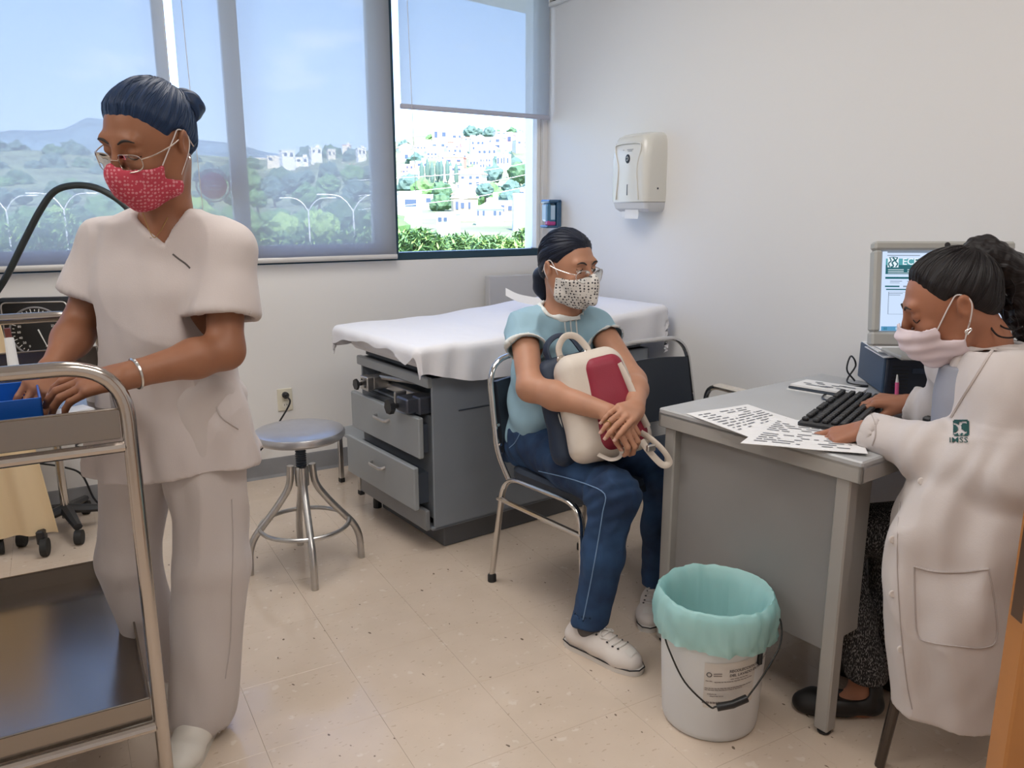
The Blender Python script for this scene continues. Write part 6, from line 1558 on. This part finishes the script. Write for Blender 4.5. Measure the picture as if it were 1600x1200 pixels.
# canvas shoes
M_canvas = mat('canvas_white', (.68, .62, .58), .8, bump=(500, .2)); M_rub = mat('rubber_white', (.70, .66, .62), .5)
for a, fw2 in (('R', J(962, 1058, 2.14) - J(900, 1000, 2.24)), ('L', J(1012, 960, 2.40) - J(1026, 915, 2.55))):
    fw2 = np.array([fw2[0], fw2[1], 0.0]); sh, B = shoe(V3(p_[a + 'an']), fw2, 'canvas_shoe', M_canvas, M_rub, Pt, high=.07, wd=.043)
    MB().tube([Vector(B.w((.0455 * x, y * 1.005, .0185))) - parent_loc(sh) for x, y in [(.0, -.089), (-.55, -.081), (-.85, -.045), (-.86, .02), (-.98, .09), (-1.0, .13), (-.75, .173), (-.3, .194), (.3, .194), (.75, .173), (1.0, .13), (.98, .09), (.86, .02), (.85, -.045), (.55, -.081)]], .0022, 6, closed=True).build('sole_stripe', M_black, sh)
    bv = bvh_of(sh); o = parent_loc(sh)
    def onshoe(x, y): h_ = bv.ray_cast(Vector(B.w((x, y, .3))) - o, Vector((0, 0, -1))); return h_[0] + Vector((0, 0, .002)) if h_[0] is not None else Vector(B.w((x, y, .06))) - o
    for k in range(5): yy = .045 + k * .02; MB().tube(spline([onshoe(-.02, yy), onshoe(0, yy + .004), onshoe(.02, yy)], 4), .0032, 6).build('lace', M_rub, sh)
    for s in (-1, 1):
        for k in range(5): pz = onshoe(s * .025, .045 + k * .02); MB().lathe([(.0035, 0), (.0035, .0015)], 8, pz).build('eyelet', M_black, sh)
    MB().tube(spline([onshoe(-.005, .05), onshoe(-.03, .06) + Vector((0, 0, .006)), onshoe(-.02, .075) + Vector((0, 0, .004)), onshoe(0, .05) + Vector((0, 0, .004)), onshoe(.028, .062) + Vector((0, 0, .006)), onshoe(.02, .08)], 5), .0024, 6).build('bow', M_rub, sh)
    mb = MB(); mb.sheet([[onshoe(-.020 + .04 * i / 6, .146 + .022 * j / 3) for j in range(4)] for i in range(7)]); mb.build('toe_cap', M_rub, sh)
    S = Field(*box_of([p_[a + 'an']], .09), .005); S.cone(V3(p_[a + 'an']) + np.array([0, 0, -.03]), V3(p_[a + 'an']) + np.array([0, 0, .03]), .040, .040, 0); skin_obj('sock', [S.mesh(1)], mat('sock_grey', (.10, .09, .09), .9), Pt)
# mask, glasses, ring
S = Field(HP.o - .17, HP.o + .17, .003); put_mask(S, HP, top=-.008, bot=-.118, back=.020, bulge=.010, grow=.007, ridge=.024)
mkP = skin_obj('face_mask', [S.mesh(1)], mask_print('mask_dotted', (.72, .70, .67), (.05, .05, .06), 105, .32), Pt)
straps(HP, mkP, M_cord, (.062, .026, -.022), (.052, .026, -.085), .0018)
spectacles(HP, Pt, mat('thin_silver', (.68, .66, .66), .25, metal=.9), w=.026, h=.020, y=.112, z=-.002, round_=2.1, r=.0014, drop=.004)
rg = V3(tL[2][0]) - tL[2][1] * .03; m = MB(); a1 = unit(np.cross(tL[2][1], bL)); m.tube([rg + .0098 * (a1 * math.cos(t) + bL * math.sin(t)) for t in np.linspace(0, 6.283, 21)[:-1]], .0014, 6, closed=True); mb_local(m, bodyP).build('ring', MATS['gold_chain'], bodyP)

# --- backpack on her lap
bc_ = J(936, 632, 2.43)
BP = thing('backpack', 'cream, red and navy backpack hugged on the seated woman\'s lap', 'backpack', bc_)
fB = facing(936, -14); fB = unit(fB + np.array([0, 0, .42])); upB = unit(np.array([0, 0, 1.0]) - rv * .0 + np.cross(fB, (0, 0, 1)) * .22)
BB = Basis(bc_, fB, upB)      # x: its right seen from inside, y: out of its front, z: up
M_cre = mat('bag_cream', (.64, .57, .50), .6, bump=(220, .2)); M_red = mat('bag_red', (.26, .012, .035), .55, bump=(260, .2)); M_navy = mat('bag_navy', (.010, .022, .05), .6, bump=(220, .2))
def rbox(S, B, c, h, r, k=.01, op='u', taper=0.0):
    w = B.w(c); m = max(h) * 1.5 + r + .05; sl, X, Y, Z = S.sub(w - m, w + m); x, y, z = B.loc(X, Y, Z); x, y, z = x - c[0], y - c[1], z - c[2]
    tz = 1 - taper * np.clip(z / h[2], -1, 1); qx, qy, qz = np.abs(x) / tz - (h[0] - r), np.abs(y) - (h[1] - r), np.abs(z) - (h[2] - r)
    d = np.sqrt(np.maximum(qx, 0) ** 2 + np.maximum(qy, 0) ** 2 + np.maximum(qz, 0) ** 2) + np.minimum(np.maximum(qx, np.maximum(qy, qz)), 0) - r; S.put(sl, d.astype(np.float32), k, op)
S = Field(bc_ - .28, bc_ + .28, .005); rbox(S, BB, (.035, -.075, .015), (.128, .045, .175), .040, taper=.12)
nv = skin_obj('rear_pocket', [S.mesh(1)], M_navy, BP, cloth_disp(.004, (18, 18, 18), 4))
S = Field(bc_ - .28, bc_ + .28, .0045); rbox(S, BB, (0, 0, 0), (.122, .066, .172), .055, taper=.14)
crm = skin_obj('main_pocket', [S.mesh(1)], M_cre, BP, cloth_disp(.004, (14, 14, 14), 9))
S = Field(bc_ - .28, bc_ + .28, .0042); rbox(S, BB, (-.03, .030, -.004), (.076, .048, .150), .042, taper=.16)
rd = skin_obj('front_panel', [S.mesh(1)], M_red, BP, cloth_disp(.002, (14, 14, 14), 2))
def bp(x, y, z): return Vector(BB.w((x, y, z))) - Vector(bc_)
MB().tube(spline([bp(.045, .052, -.13), bp(.047, .055, -.05), bp(.042, .055, .06), bp(.025, .052, .12), bp(-.02, .05, .148), bp(-.06, .052, .125), bp(-.092, .05, .04), bp(-.105, .05, -.06), bp(-.10, .05, -.13)], 6), .0055, 8).build('piping', M_cre, BP)
MB().tube(spline([bp(-.075, .075, .10), bp(-.088, .08, .02), bp(-.095, .08, -.06), bp(-.105, .076, -.11)], 6), .013, 8, flat=.4).build('front_strap', M_cre, BP)
MB().tube(spline([bp(.075, .0, .155), bp(.078, .01, .20), bp(.05, .015, .232), bp(.015, .015, .225), bp(-.01, .01, .185), bp(-.012, .01, .158)], 6), .011, 10, flat=.55).build('carry_handle', M_cre, BP)
MB().tube(spline([bp(.10, -.06, .17), bp(.10, -.06, .225), bp(.06, -.065, .255), bp(.015, -.065, .245), bp(-.01, -.06, .19)], 6), .014, 8, flat=.5).build('navy_loop', M_navy, BP)
MB().tube(spline([bp(.118, -.035, -.12), bp(.126, -.035, -.02), bp(.118, -.04, .10), bp(.085, -.045, .172)], 6), .003, 6).build('navy_piping', M_trim, BP)
for x_, z_ in ((.078, .165), (-.012, .165)): m = MB(); m.tube([bp(x_ + .014 * math.cos(t), .012, z_ + .012 * math.sin(t)) for t in np.linspace(0, 6.283, 17)[:-1]], .0025, 6, closed=True); m.build('buckle_ring', M_chrome, BP)
def strap_px(pts, r, name): q = [Vector(J(*p)) - Vector(bc_) for p in pts]; MB().tube(spline(q, 6), r, 8, flat=.35).build(name, M_cre, BP)
strap_px([(955, 680, 2.33), (968, 695, 2.30), (970, 712, 2.28), (955, 718, 2.28), (935, 710, 2.30)], .010, 'shoulder_strap')
strap_px([(1002, 676, 2.30), (1020, 688, 2.27), (1038, 706, 2.25), (1046, 722, 2.25), (1035, 726, 2.25), (1015, 706, 2.26), (1002, 688, 2.28)], .010, 'shoulder_strap')
m = MB(); m.box(Vector(J(1017, 700, 2.24)) - Vector(bc_), (.03, .012, .02), .003); m.build('strap_slider', M_satin, BP)
# ------------------------------------------------------------------ the doctor, seated at the desk in profile
dp_ = J(1530, 844, 1.85)
D = thing('person', 'seated woman in a white doctor\'s coat and pale mask typing at the desk', 'person', (dp_[0], dp_[1], 0))
fD = facing(1500, 84); TD = Basis((dp_[0], dp_[1], 0), fD)
q_ = dict(Lsh=J(1584, 610, 1.74), Rsh=J(1500, 566, 2.06), Lel=J(1560, 742, 1.68), Lwr=J(1352, 672, 1.95), Rel=J(1478, 650, 2.14), Rwr=J(1418, 630, 2.22), neck=J(1548, 560, 1.90),
          Lhip=J(1540, 850, 1.76), Rhip=J(1505, 832, 1.95))
q_['Rkn'] = np.array([1.795, 1.36, .49]); q_['Ran'] = np.array([1.815, 1.235, .075]); q_['Lkn'] = q_['Rkn'] + np.array([.13, -.09, 0]); q_['Lan'] = q_['Ran'] + np.array([.13, .03, 0])
hf = facing(1484, 80); ptc = math.radians(27); hr = np.cross(hf, (0, 0, 1))
HD = Basis(J(1486, 474, 1.90), hf * math.cos(ptc) - np.array([0, 0, 1]) * math.sin(ptc), np.array([0, 0, 1]) * math.cos(ptc) + hf * math.sin(ptc), 1.06)
nb = V3(q_['neck']); pieces = []
S = Field(HD.o - np.array([.17, .17, .30]), HD.o + np.array([.2, .2, .17]), .0035)
put_head(S, HD, [(nb * .5 + HD.w((0, -.03, -.07)) * .5, .052), (nb - np.array([0, 0, .02]), .056), (nb - np.array([0, 0, .10]) - fD * .0, .06)])
pieces.append(S.mesh(1))
lo, hi = box_of([q_['Lel'], q_['Lwr'], J(1285, 705, 1.98)], .07); S = Field(lo, hi, .0032)
S.chain([(q_['Lel'], .038), (V3(q_['Lel']) * .6 + V3(q_['Lwr']) * .4, .038), (q_['Lwr'], .026)], .025)
cf = facing(1330, 0)
tL, bL = put_hand(S, q_['Lwr'], J(1300, 684, 1.985) - V3(q_['Lwr']), np.array([0, 0, 1.0]) + cf * .35, 1, [(.10, .20, .2), (.40, .8, .5), (.5, .9, .5), (.55, .9, .5)], thumb=(.45, .35), spread=.08, s=.98)
pieces.append(S.mesh(1))
lo, hi = box_of([q_['Rel'], q_['Rwr'], J(1335, 660, 2.30)], .07); S = Field(lo, hi, .0032)
S.chain([(q_['Rel'], .038), (q_['Rwr'], .027)], .025)
tR, bR = put_hand(S, q_['Rwr'], J(1372, 626, 2.26) - V3(q_['Rwr']), np.array([0, 0, 1.0]) + cf * .2, -1, [(.45, .55, .3), (.5, .6, .35), (.5, .6, .4), (.5, .6, .4)], thumb=(.35, .55), spread=.1, s=1.02)
pieces.append(S.mesh(1))
S = Field(*box_of([q_['Rkn'], q_['Ran'], q_['Lkn'], q_['Lan'], q_['Lhip'], q_['Rhip'], nb], .12), .008)
S.tower(TD, [(.46, 0, 0, .15, .11), (.6, 0, .0, .135, .10), (.8, 0, .03, .12, .09), (.95, 0, .06, .10, .07)], .05)
for a in 'LR': S.chain([(q_[a + 'hip'], .07), (q_[a + 'kn'], .05), (q_[a + 'an'], .034)], .04)
S.chain([(q_['Ran'], .034), (J(1345, 1098, 1.955), .034), (J(1270, 1098, 1.98), .026)], .03)
pieces.append(S.mesh(1))
bodyD = skin_obj('body', pieces, M_skinD, D)
nails(tL, bL, M_nail, bodyD); nails(tR, bR, M_nail, bodyD)
M_hairD = hair_mat('hair_doctor', (.009, .007, .008)); brows(HD, bodyD, M_brow); lashes(HD, bodyD, M_brow)
S = Field(HD.o - .19, HD.o + .19, .003); put_hair(S, HD, .0085, -.003, front=.024)
azD = azimuth(HD, (0, -.085, .095)); hairD = skin_obj('hair', [S.mesh(1)], M_hairD, D, groove(azD, .0022, 30, 6, HD, .006)); strand_attr(hairD, lambda v: azD(v) * 36); strands(hairD, HD, (0, -.085, .095), M_hairD, 130, 6, .004)
tie = V3(J(1532, 400, 1.92))
tailp = [(tie, .030), (J(1555, 408, 1.92), .042), (J(1585, 436, 1.92), .050), (J(1604, 480, 1.92), .050), (J(1616, 525, 1.92), .032)]
S = Field(*box_of([t[0] for t in tailp], .09), .004); S.chain([(J(1510, 392, 1.92), .016), (J(1530, 386, 1.92), .024), (tie, .030)], .02); S.chain(tailp, .03)
def curl(v, nn): return v + nn * (.007 * vnoise(v * 38, 3) + .004 * vnoise(v * 80, 5))[:, None]
pony = skin_obj('ponytail', [S.mesh(1)], M_hairD, hairD, curl); strand_attr(pony, lambda v: (v @ unit([.5, .3, 1])) * 240 + 6 * vnoise(v * 20, 2))
rr = random.Random(5); ts = MB()
for k in range(60):
    t = rr.randrange(1, 5); p0 = V3(tailp[t][0]) + np.array([rr.gauss(0, 1), rr.gauss(0, 1), rr.gauss(0, 1)]) * .022; pts = [p0]; d = np.array([rr.uniform(-.3, .6), rr.uniform(-.5, .3), -1.0]); ph = rr.uniform(0, 6)
    for j in range(8): p0 = p0 + unit(d) * .013 + np.array([math.cos(ph + j * 1.1), math.sin(ph + j * 1.1), 0]) * .006; pts.append(p0)
    ts.tube(spline(pts, 3), .0013, 4)
mb_local(ts, pony).build('curls', M_hairD, pony)
m = MB()
for pts in ([(1552, 470, 1.90), (1545, 500, 1.85), (1556, 522, 1.82), (1575, 528, 1.80), (1597, 524, 1.79)], [(1560, 475, 1.90), (1560, 505, 1.85), (1580, 515, 1.82), (1598, 510, 1.80)]): m.tube(spline([J(*p) for p in pts], 6), .0022, 5)
mb_local(m, pony).build('loose_strands', M_hairD, pony)
# mask
S = Field(HD.o - .17, HD.o + .17, .003); put_mask(S, HD, top=-.010, bot=-.122, back=.012, bulge=.014, grow=.007, notch=.040)
def pleat(v, nn):
    x, y, z = HD.loc(v[:, 0], v[:, 1], v[:, 2]); w = np.clip((.085 - np.abs(x)) / .03, 0, 1); return v + nn * (.0022 * np.sin((z + .3 * np.abs(x)) * 210) * w)[:, None]
mkD = skin_obj('face_mask', [S.mesh(1)], mat('mask_pale', (.72, .62, .66), .7), D, pleat)
straps(HD, mkD, M_cord, (.060, .054, -.034), (.064, .014, -.078), .0018)
ep = V3(HD.w((-.086, -.004, -.043))); er = thing('earring', None, None); er.parent = D; er.location = Vector(ep) - parent_loc(D)
m = MB(); hs = .011; m.tube(spline([ep + HD.y * (hs * .5 * 16 * math.sin(t) ** 3 / 13) + np.array([0, 0, -.014 + hs * .5 * (13 * math.cos(t) - 5 * math.cos(2 * t) - 2 * math.cos(3 * t) - math.cos(4 * t)) / 13]) for t in np.linspace(0, 6.283, 25)[:-1]], 2, True), .0016, 6, closed=True); mb_local(m, er).build('heart', mat('silver', (.7, .68, .66), .2, metal=1), er)
mb_local(MB().tube([ep + np.array([0, 0, .008]), ep - np.array([0, 0, .010])], .0008, 5), er).build('hook', MATS['silver'], er)
# blouse under the coat
S = Field(*box_of([TD.w((0, 0, .6)), TD.w((0, 0, 1.05))], .17), .007)
S.tower(TD, [(.62, 0, 0, .15, .11), (.8, 0, .035, .135, .10), (.92, 0, .055, .118, .085), (.99, 0, .062, .09, .068)], .02)
skin_obj('blouse', [S.mesh(1)], mat('blouse_grey', (.30, .31, .36), .8), D)
# coat
M_coat = mat('coat_white', (.60, .55, .535), .85, bump=(300, .12), sheen=.1)
lat = np.array([_c, -_s, 0.0]); dep = np.array([_s, _c, 0.0])
S = Field(*box_of([J(1375, 1150, 1.62), J(1640, 1150, 1.62), J(1640, 520, 2.15), J(1385, 700, 2.0), q_['Lsh'], q_['Rsh'], J(1350, 640, 2.25)], .06), .0055)
bR_ = HEAD + math.atan(690 / 1200.0); rayd = np.array([math.sin(bR_), math.cos(bR_), 0.0]); CB = Basis((0, 0, 0), rayd)     # y: away from the camera along the line of sight to her hip
def key(z, pl, pr, rn, rf):         # slab between picture columns pl..pr, from distance rn to rf
    rm = (rn + rf) / 2; v_ = ((CAM_H - z) / (rm * .87) * 1220 - 272.7) / (.976 + .218 * (CAM_H - z) / (rm * .87)); fw = 1220 - .218 * v_
    a, b = [math.tan(math.atan((px - 800) / fw) - (bR_ - HEAD)) * rm for px in (pl, pr)]; return (z, (a + b) / 2, rm, (b - a) / 2, (rf - rn) / 2)
def foldD(a, z, x, y): return .007 * np.sin(x * 34 + 2.0 * np.sin(z * 5) + z * 4) * np.clip((.75 - z) / .2, 0, 1) + .003 * np.sin(x * 70 + z * 12)
S.tower(CB, [key(.195, 1397, 1562, 1.88, 2.10), key(.35, 1388, 1582, 1.87, 2.15), key(.50, 1384, 1604, 1.87, 2.22), key(.62, 1394, 1626, 1.89, 2.27), key(.72, 1425, 1640, 1.93, 2.29), key(.84, 1480, 1640, 1.99, 2.27)], .06, 2.8, fold=foldD)
S.tower(TD, [(.62, 0, -.01, .185, .13), (.75, 0, 0, .175, .115), (.88, 0, .015, .172, .105), (.97, 0, .02, .165, .09), (1.03, 0, .02, .13, .07)], .05, 2.3)
S.chain([(V3(q_['Lsh']), .060), (nb - np.array([0, 0, .05]), .066), (V3(q_['Rsh']), .058)], .05)
S.chain([(V3(q_['Lsh']), .062), (V3(q_['Lel']), .066)], .04); le, lw = V3(q_['Lel']), V3(q_['Lwr']); u1 = unit(lw - le)
S.chain([(le, .066), (le * .5 + lw * .5, .060), (lw + u1 * .035, .052)], .035)
S.chain([(V3(q_['Rsh']), .068), (V3(q_['Rel']), .060)], .04); re_, rw = V3(q_['Rel']), V3(q_['Rwr']); u2 = unit(rw - re_); S.chain([(re_, .060), (rw + u2 * .03, .048)], .035)
outer = S.F.copy()
def cuff(S, w, u, dist, rad_):
    q = w + u * dist
    def f(X, Y, Z): X, Y, Z = X - q[0], Y - q[1], Z - q[2]; al = X * u[0] + Y * u[1] + Z * u[2]; rad = np.sqrt(np.maximum(X * X + Y * Y + Z * Z - al * al, 0)); return np.maximum(-al, rad - .085)
    S.cut(f)
    def g(X, Y, Z): X, Y, Z = X - q[0], Y - q[1], Z - q[2]; al = X * u[0] + Y * u[1] + Z * u[2]; rad = np.sqrt(np.maximum(X * X + Y * Y + Z * Z - al * al, 0)); return np.maximum(np.maximum(outer + .012, rad - .08), np.abs(al) - .035)
    S.cut(g)
cuff(S, lw, u1, -.005, .04); cuff(S, rw, u2, -.01, .04)
# opening at the throat, down the chest
def throat(X, Y, Z):
    x, y, z = TD.loc(X, Y, Z); cx_, cy_, cz_ = TD.loc(*nb); t = np.clip((z - .92) / (cz_ + .0 - .92), 0, 1.4); return np.maximum(np.maximum(np.maximum(np.abs(x - cx_ * t) - (.004 + .050 * t), .92 - z), -(y - cy_ + .0)), y - .20) * .8
S.cut(throat, .01)
S.cut(lambda X, Y, Z: np.maximum(np.sqrt((X - nb[0]) ** 2 + (Y - nb[1]) ** 2 + .3 * (Z - nb[2]) ** 2) - .062, -(Z - nb[2] + .04)), .012)
S.cut(lambda X, Y, Z: np.maximum(outer + .012, Z - .30))
def dispC(v, nn):
    w0 = v + .05 * np.stack([vnoise(v * 7, 31), vnoise(v * 7, 32), vnoise(v * 7, 33)], 1); d = .014 * (1 - 2.4 * np.abs(vnoise(w0 * np.array([8, 8, 4.5]), 40))) * np.clip(.5 + vnoise(v * 5, 41), 0, 1) + .005 * vnoise(v * np.array([12, 12, 6]), 7) + .0025 * vnoise(v * np.array([30, 30, 16]), 9)
    for c_, f_, a_ in ((le, 95, .008), (le * .6 + lw * .4, 80, .006), (re_, 80, .004)):
        w = np.exp(-(np.linalg.norm(v - c_, axis=1) / .085) ** 2); d = d + w * a_ * np.sin(((v - c_) @ u1) * f_ + 3 * vnoise(v * 12, 4))
    return v + nn * d[:, None]
coat = skin_obj('doctor_coat', [S.mesh(1)], M_coat, D, dispC)
# collar and lapel: a second layer of cloth along the opening
CS = S; neckc = lambda X, Y, Z: np.maximum(np.sqrt((X - nb[0]) ** 2 + (Y - nb[1]) ** 2 + .3 * (Z - nb[2]) ** 2) - .062, -(Z - nb[2] + .04))
B_ = Field.__new__(Field); B_.lo, B_.h, B_.n, B_.ax, B_.F = CS.lo, CS.h, CS.n, CS.ax, CS.F; sl, X, Y, Z = B_.sub(B_.lo, B_.lo + B_.h * B_.n)
B_.F = np.maximum(np.maximum(np.maximum(outer - .0075, -(outer + .006)), np.abs(np.minimum(throat(X, Y, Z), neckc(X, Y, Z)) - .018) - .018), np.maximum(.80 - Z, np.maximum(TD.loc(X, Y, Z)[1] - .19, .86 - Z))) .astype(np.float32); skin_obj('lapel', [B_.mesh(1)], M_coat, coat, dispC)
on_cloth([(1590, 508), (1572, 522), (1548, 552), (1524, 590), (1504, 622), (1486, 652)], .0042, 'lapel_edge', M_coat, coat, .001)
on_cloth([(1428, 885), (1429, 940), (1433, 990), (1450, 1003), (1500, 1010), (1535, 1012), (1556, 1000), (1555, 950), (1545, 890)], .0018, 'pocket_outline', M_seam, coat)
on_cloth([(1428, 885), (1460, 893), (1500, 894), (1545, 889)], .0026, 'pocket_hem', M_seam, coat)
on_cloth([(1408, 760), (1402, 860), (1406, 960), (1416, 1060), (1425, 1108)], .0012, 'placket_seam', M_seam, coat)
for px, py in ((1411, 758), (1395, 843), (1395, 928), (1408, 1014), (1440, 752)):
    h_ = cam_hits(coat, [(px, py)], .001)[0]
    if h_ is not None: m = MB(); m.lathe([(.0085, -.001), (.0085, .002), (.006, .003), (.0055, .0022), (.001, .0022)], 18, h_, Vector((-_s, -_c, .2)).to_track_quat('Z', 'Y').to_matrix()); m.build('button', mat('button_white', (.74, .69, .66), .3), coat)
on_cloth([(1362, 648), (1367, 662), (1368, 680), (1363, 696)], .0018, 'cuff_seam', M_seam, coat)
# embroidered emblem and letters on the left sleeve
M_emb = mat('embroidery_green', (.005, .06, .055), .8)
def emb(name, pxs, faces):
    P = cam_hits(coat, pxs, .0022)
    if all(p is not None for p in P): return MB().add(P, faces).build(name, M_emb, coat, 60)
def emb_grid(name, x0, x1, y0, y1, keepf, n_=26):
    """stitched patch: cells of a fine grid, laid on the sleeve, kept where keepf is true"""
    xs, ys = np.linspace(x0, x1, n_ + 1), np.linspace(y0, y1, n_ + 1); P = cam_hits(coat, [(x, y) for x in xs for y in ys], .0022); mb = MB(); fs = []
    for i in range(n_):
        for j in range(n_):
            c = [i * (n_ + 1) + j, (i + 1) * (n_ + 1) + j, (i + 1) * (n_ + 1) + j + 1, i * (n_ + 1) + j + 1]
            if keepf((i + .5) / n_, (j + .5) / n_) and all(P[k] is not None for k in c): fs.append(tuple(c))
    mb.add([p if p is not None else Vector() for p in P], fs); return mb.build(name, M_emb, coat, 60)
def eagle(u, v):
    x, y = u - .5, .5 - v
    if max(abs(x), abs(y)) > .48 or (abs(x) > .4 and abs(y) > .4): return False
    frame_ = max(abs(x), abs(y)) > .42
    wing = abs(math.hypot(x - .20, y - .02) - .30) < .055 and x < .34; body_ = math.hypot((x + .05) / .10, (y + .10) / .26) < 1; wing2 = abs(math.hypot(x + .38, y + .05) - .26) < .05; head_ = math.hypot(x + .02, y - .24) < .10; arc = abs(math.hypot(x - .02, y + .30) - .16) < .035
    return frame_ or not (wing or body_ or wing2 or head_ or arc)
emb_grid('emblem', 1489, 1516, 655, 683, eagle, 30)
o = text_mesh('IMSS', 1.0, M_emb, 'lettering', coat, None, .004, 0.0); me = o.data
xs = [v.co.x for v in me.vertices]; w_ = max(xs) - min(xs); hh = max(v.co.y for v in me.vertices)
P = cam_hits(coat, [(1485 + (v.co.x - min(xs)) / w_ * 28, 692 - v.co.y / hh * 8) for v in me.vertices], .0025)
for v, p in zip(me.vertices, P):
    if p is not None: v.co = p
# leggings and flat shoe
def tweed():
    m = mat('tweed', (.03, .028, .03), .9, bump=(260, .6)); n, l, b = nodes_of(m); t = n.new('ShaderNodeTexCoord'); mp_ = n.new('ShaderNodeMapping'); mp_.inputs['Scale'].default_value = (420, 420, 130); x = n.new('ShaderNodeTexNoise'); x.inputs['Scale'].default_value = 1; x.inputs['Detail'].default_value = 1
    r = n.new('ShaderNodeValToRGB'); r.color_ramp.elements[0].position = .52; r.color_ramp.elements[1].position = .64; r.color_ramp.elements[0].color = (.015, .014, .016, 1); r.color_ramp.elements[1].color = (.30, .28, .28, 1)
    l.new(t.outputs['Object'], mp_.inputs[0]); l.new(mp_.outputs[0], x.inputs['Vector']); l.new(x.outputs['Fac'], r.inputs[0]); l.new(r.outputs[0], b.inputs['Base Color']); return m
S = Field(*box_of([q_['Rkn'], q_['Ran'], q_['Rhip'], q_['Lkn'], q_['Lhip'], q_['Lan']], .12), .005)
for a, hemz in (('R', .06), ('L', .06)):
    h_, k_, n_ = V3(q_[a + 'hip']), V3(q_[a + 'kn']), V3(q_[a + 'an']); S.chain([(h_, .085), (k_, .066)], .03); S.chain([(k_, .066), (k_ * .45 + n_ * .55, .055), (n_ + np.array([0, 0, .035]), .056)], .03)
    S.cut(lambda X, Y, Z: np.where(np.sqrt((X - n_[0]) ** 2 + (Y - n_[1]) ** 2) < .1, Z - (n_[2] + .02), 1))
skin_obj('trousers', [S.mesh(1)], tweed(), D, cloth_disp(.004, (18, 18, 8), 3))
toe, heel = V3(at(1237, 1096, Z=.02)), V3(at(1380, 1108, Z=.02)); M_flat = mat('flat_black', (.010, .008, .008), .5)
for k, off in enumerate((np.zeros(3), np.array([.20, .06, 0]))):
    B = Basis(np.array([*((toe + heel) / 2 + off)[:2], 0]), (toe - heel) if k == 0 else np.array([-.25, .97, 0])); L_ = np.linalg.norm(toe - heel) / 2
    S = Field(B.o - np.array([.2, .2, .02]), B.o + np.array([.2, .2, .12]), .0034)
    S.chain([(B.w((0, -L_ + .035, .034)), .034), (B.w((0, -.01, .028)), .036), (B.w((0, L_ - .06, .026)), .040), (B.w((0, L_ - .032, .022)), .030)], .03, flat=((0, 0, 1), 1.3))
    S.cone(B.w((0, -L_ + .04, .04)), B.w((0, -L_ + .035, .075)), .033, .030, .02)
    S.cut(lambda X, Y, Z: Z - .003)
    op = Basis(B.w((0, -.01, .062)), B.y); S.ell(op, (0, -.01, .012), (.030, .075, .030), .008, 's')
    skin_obj('flat_shoe', [S.mesh(1)], M_flat, D)
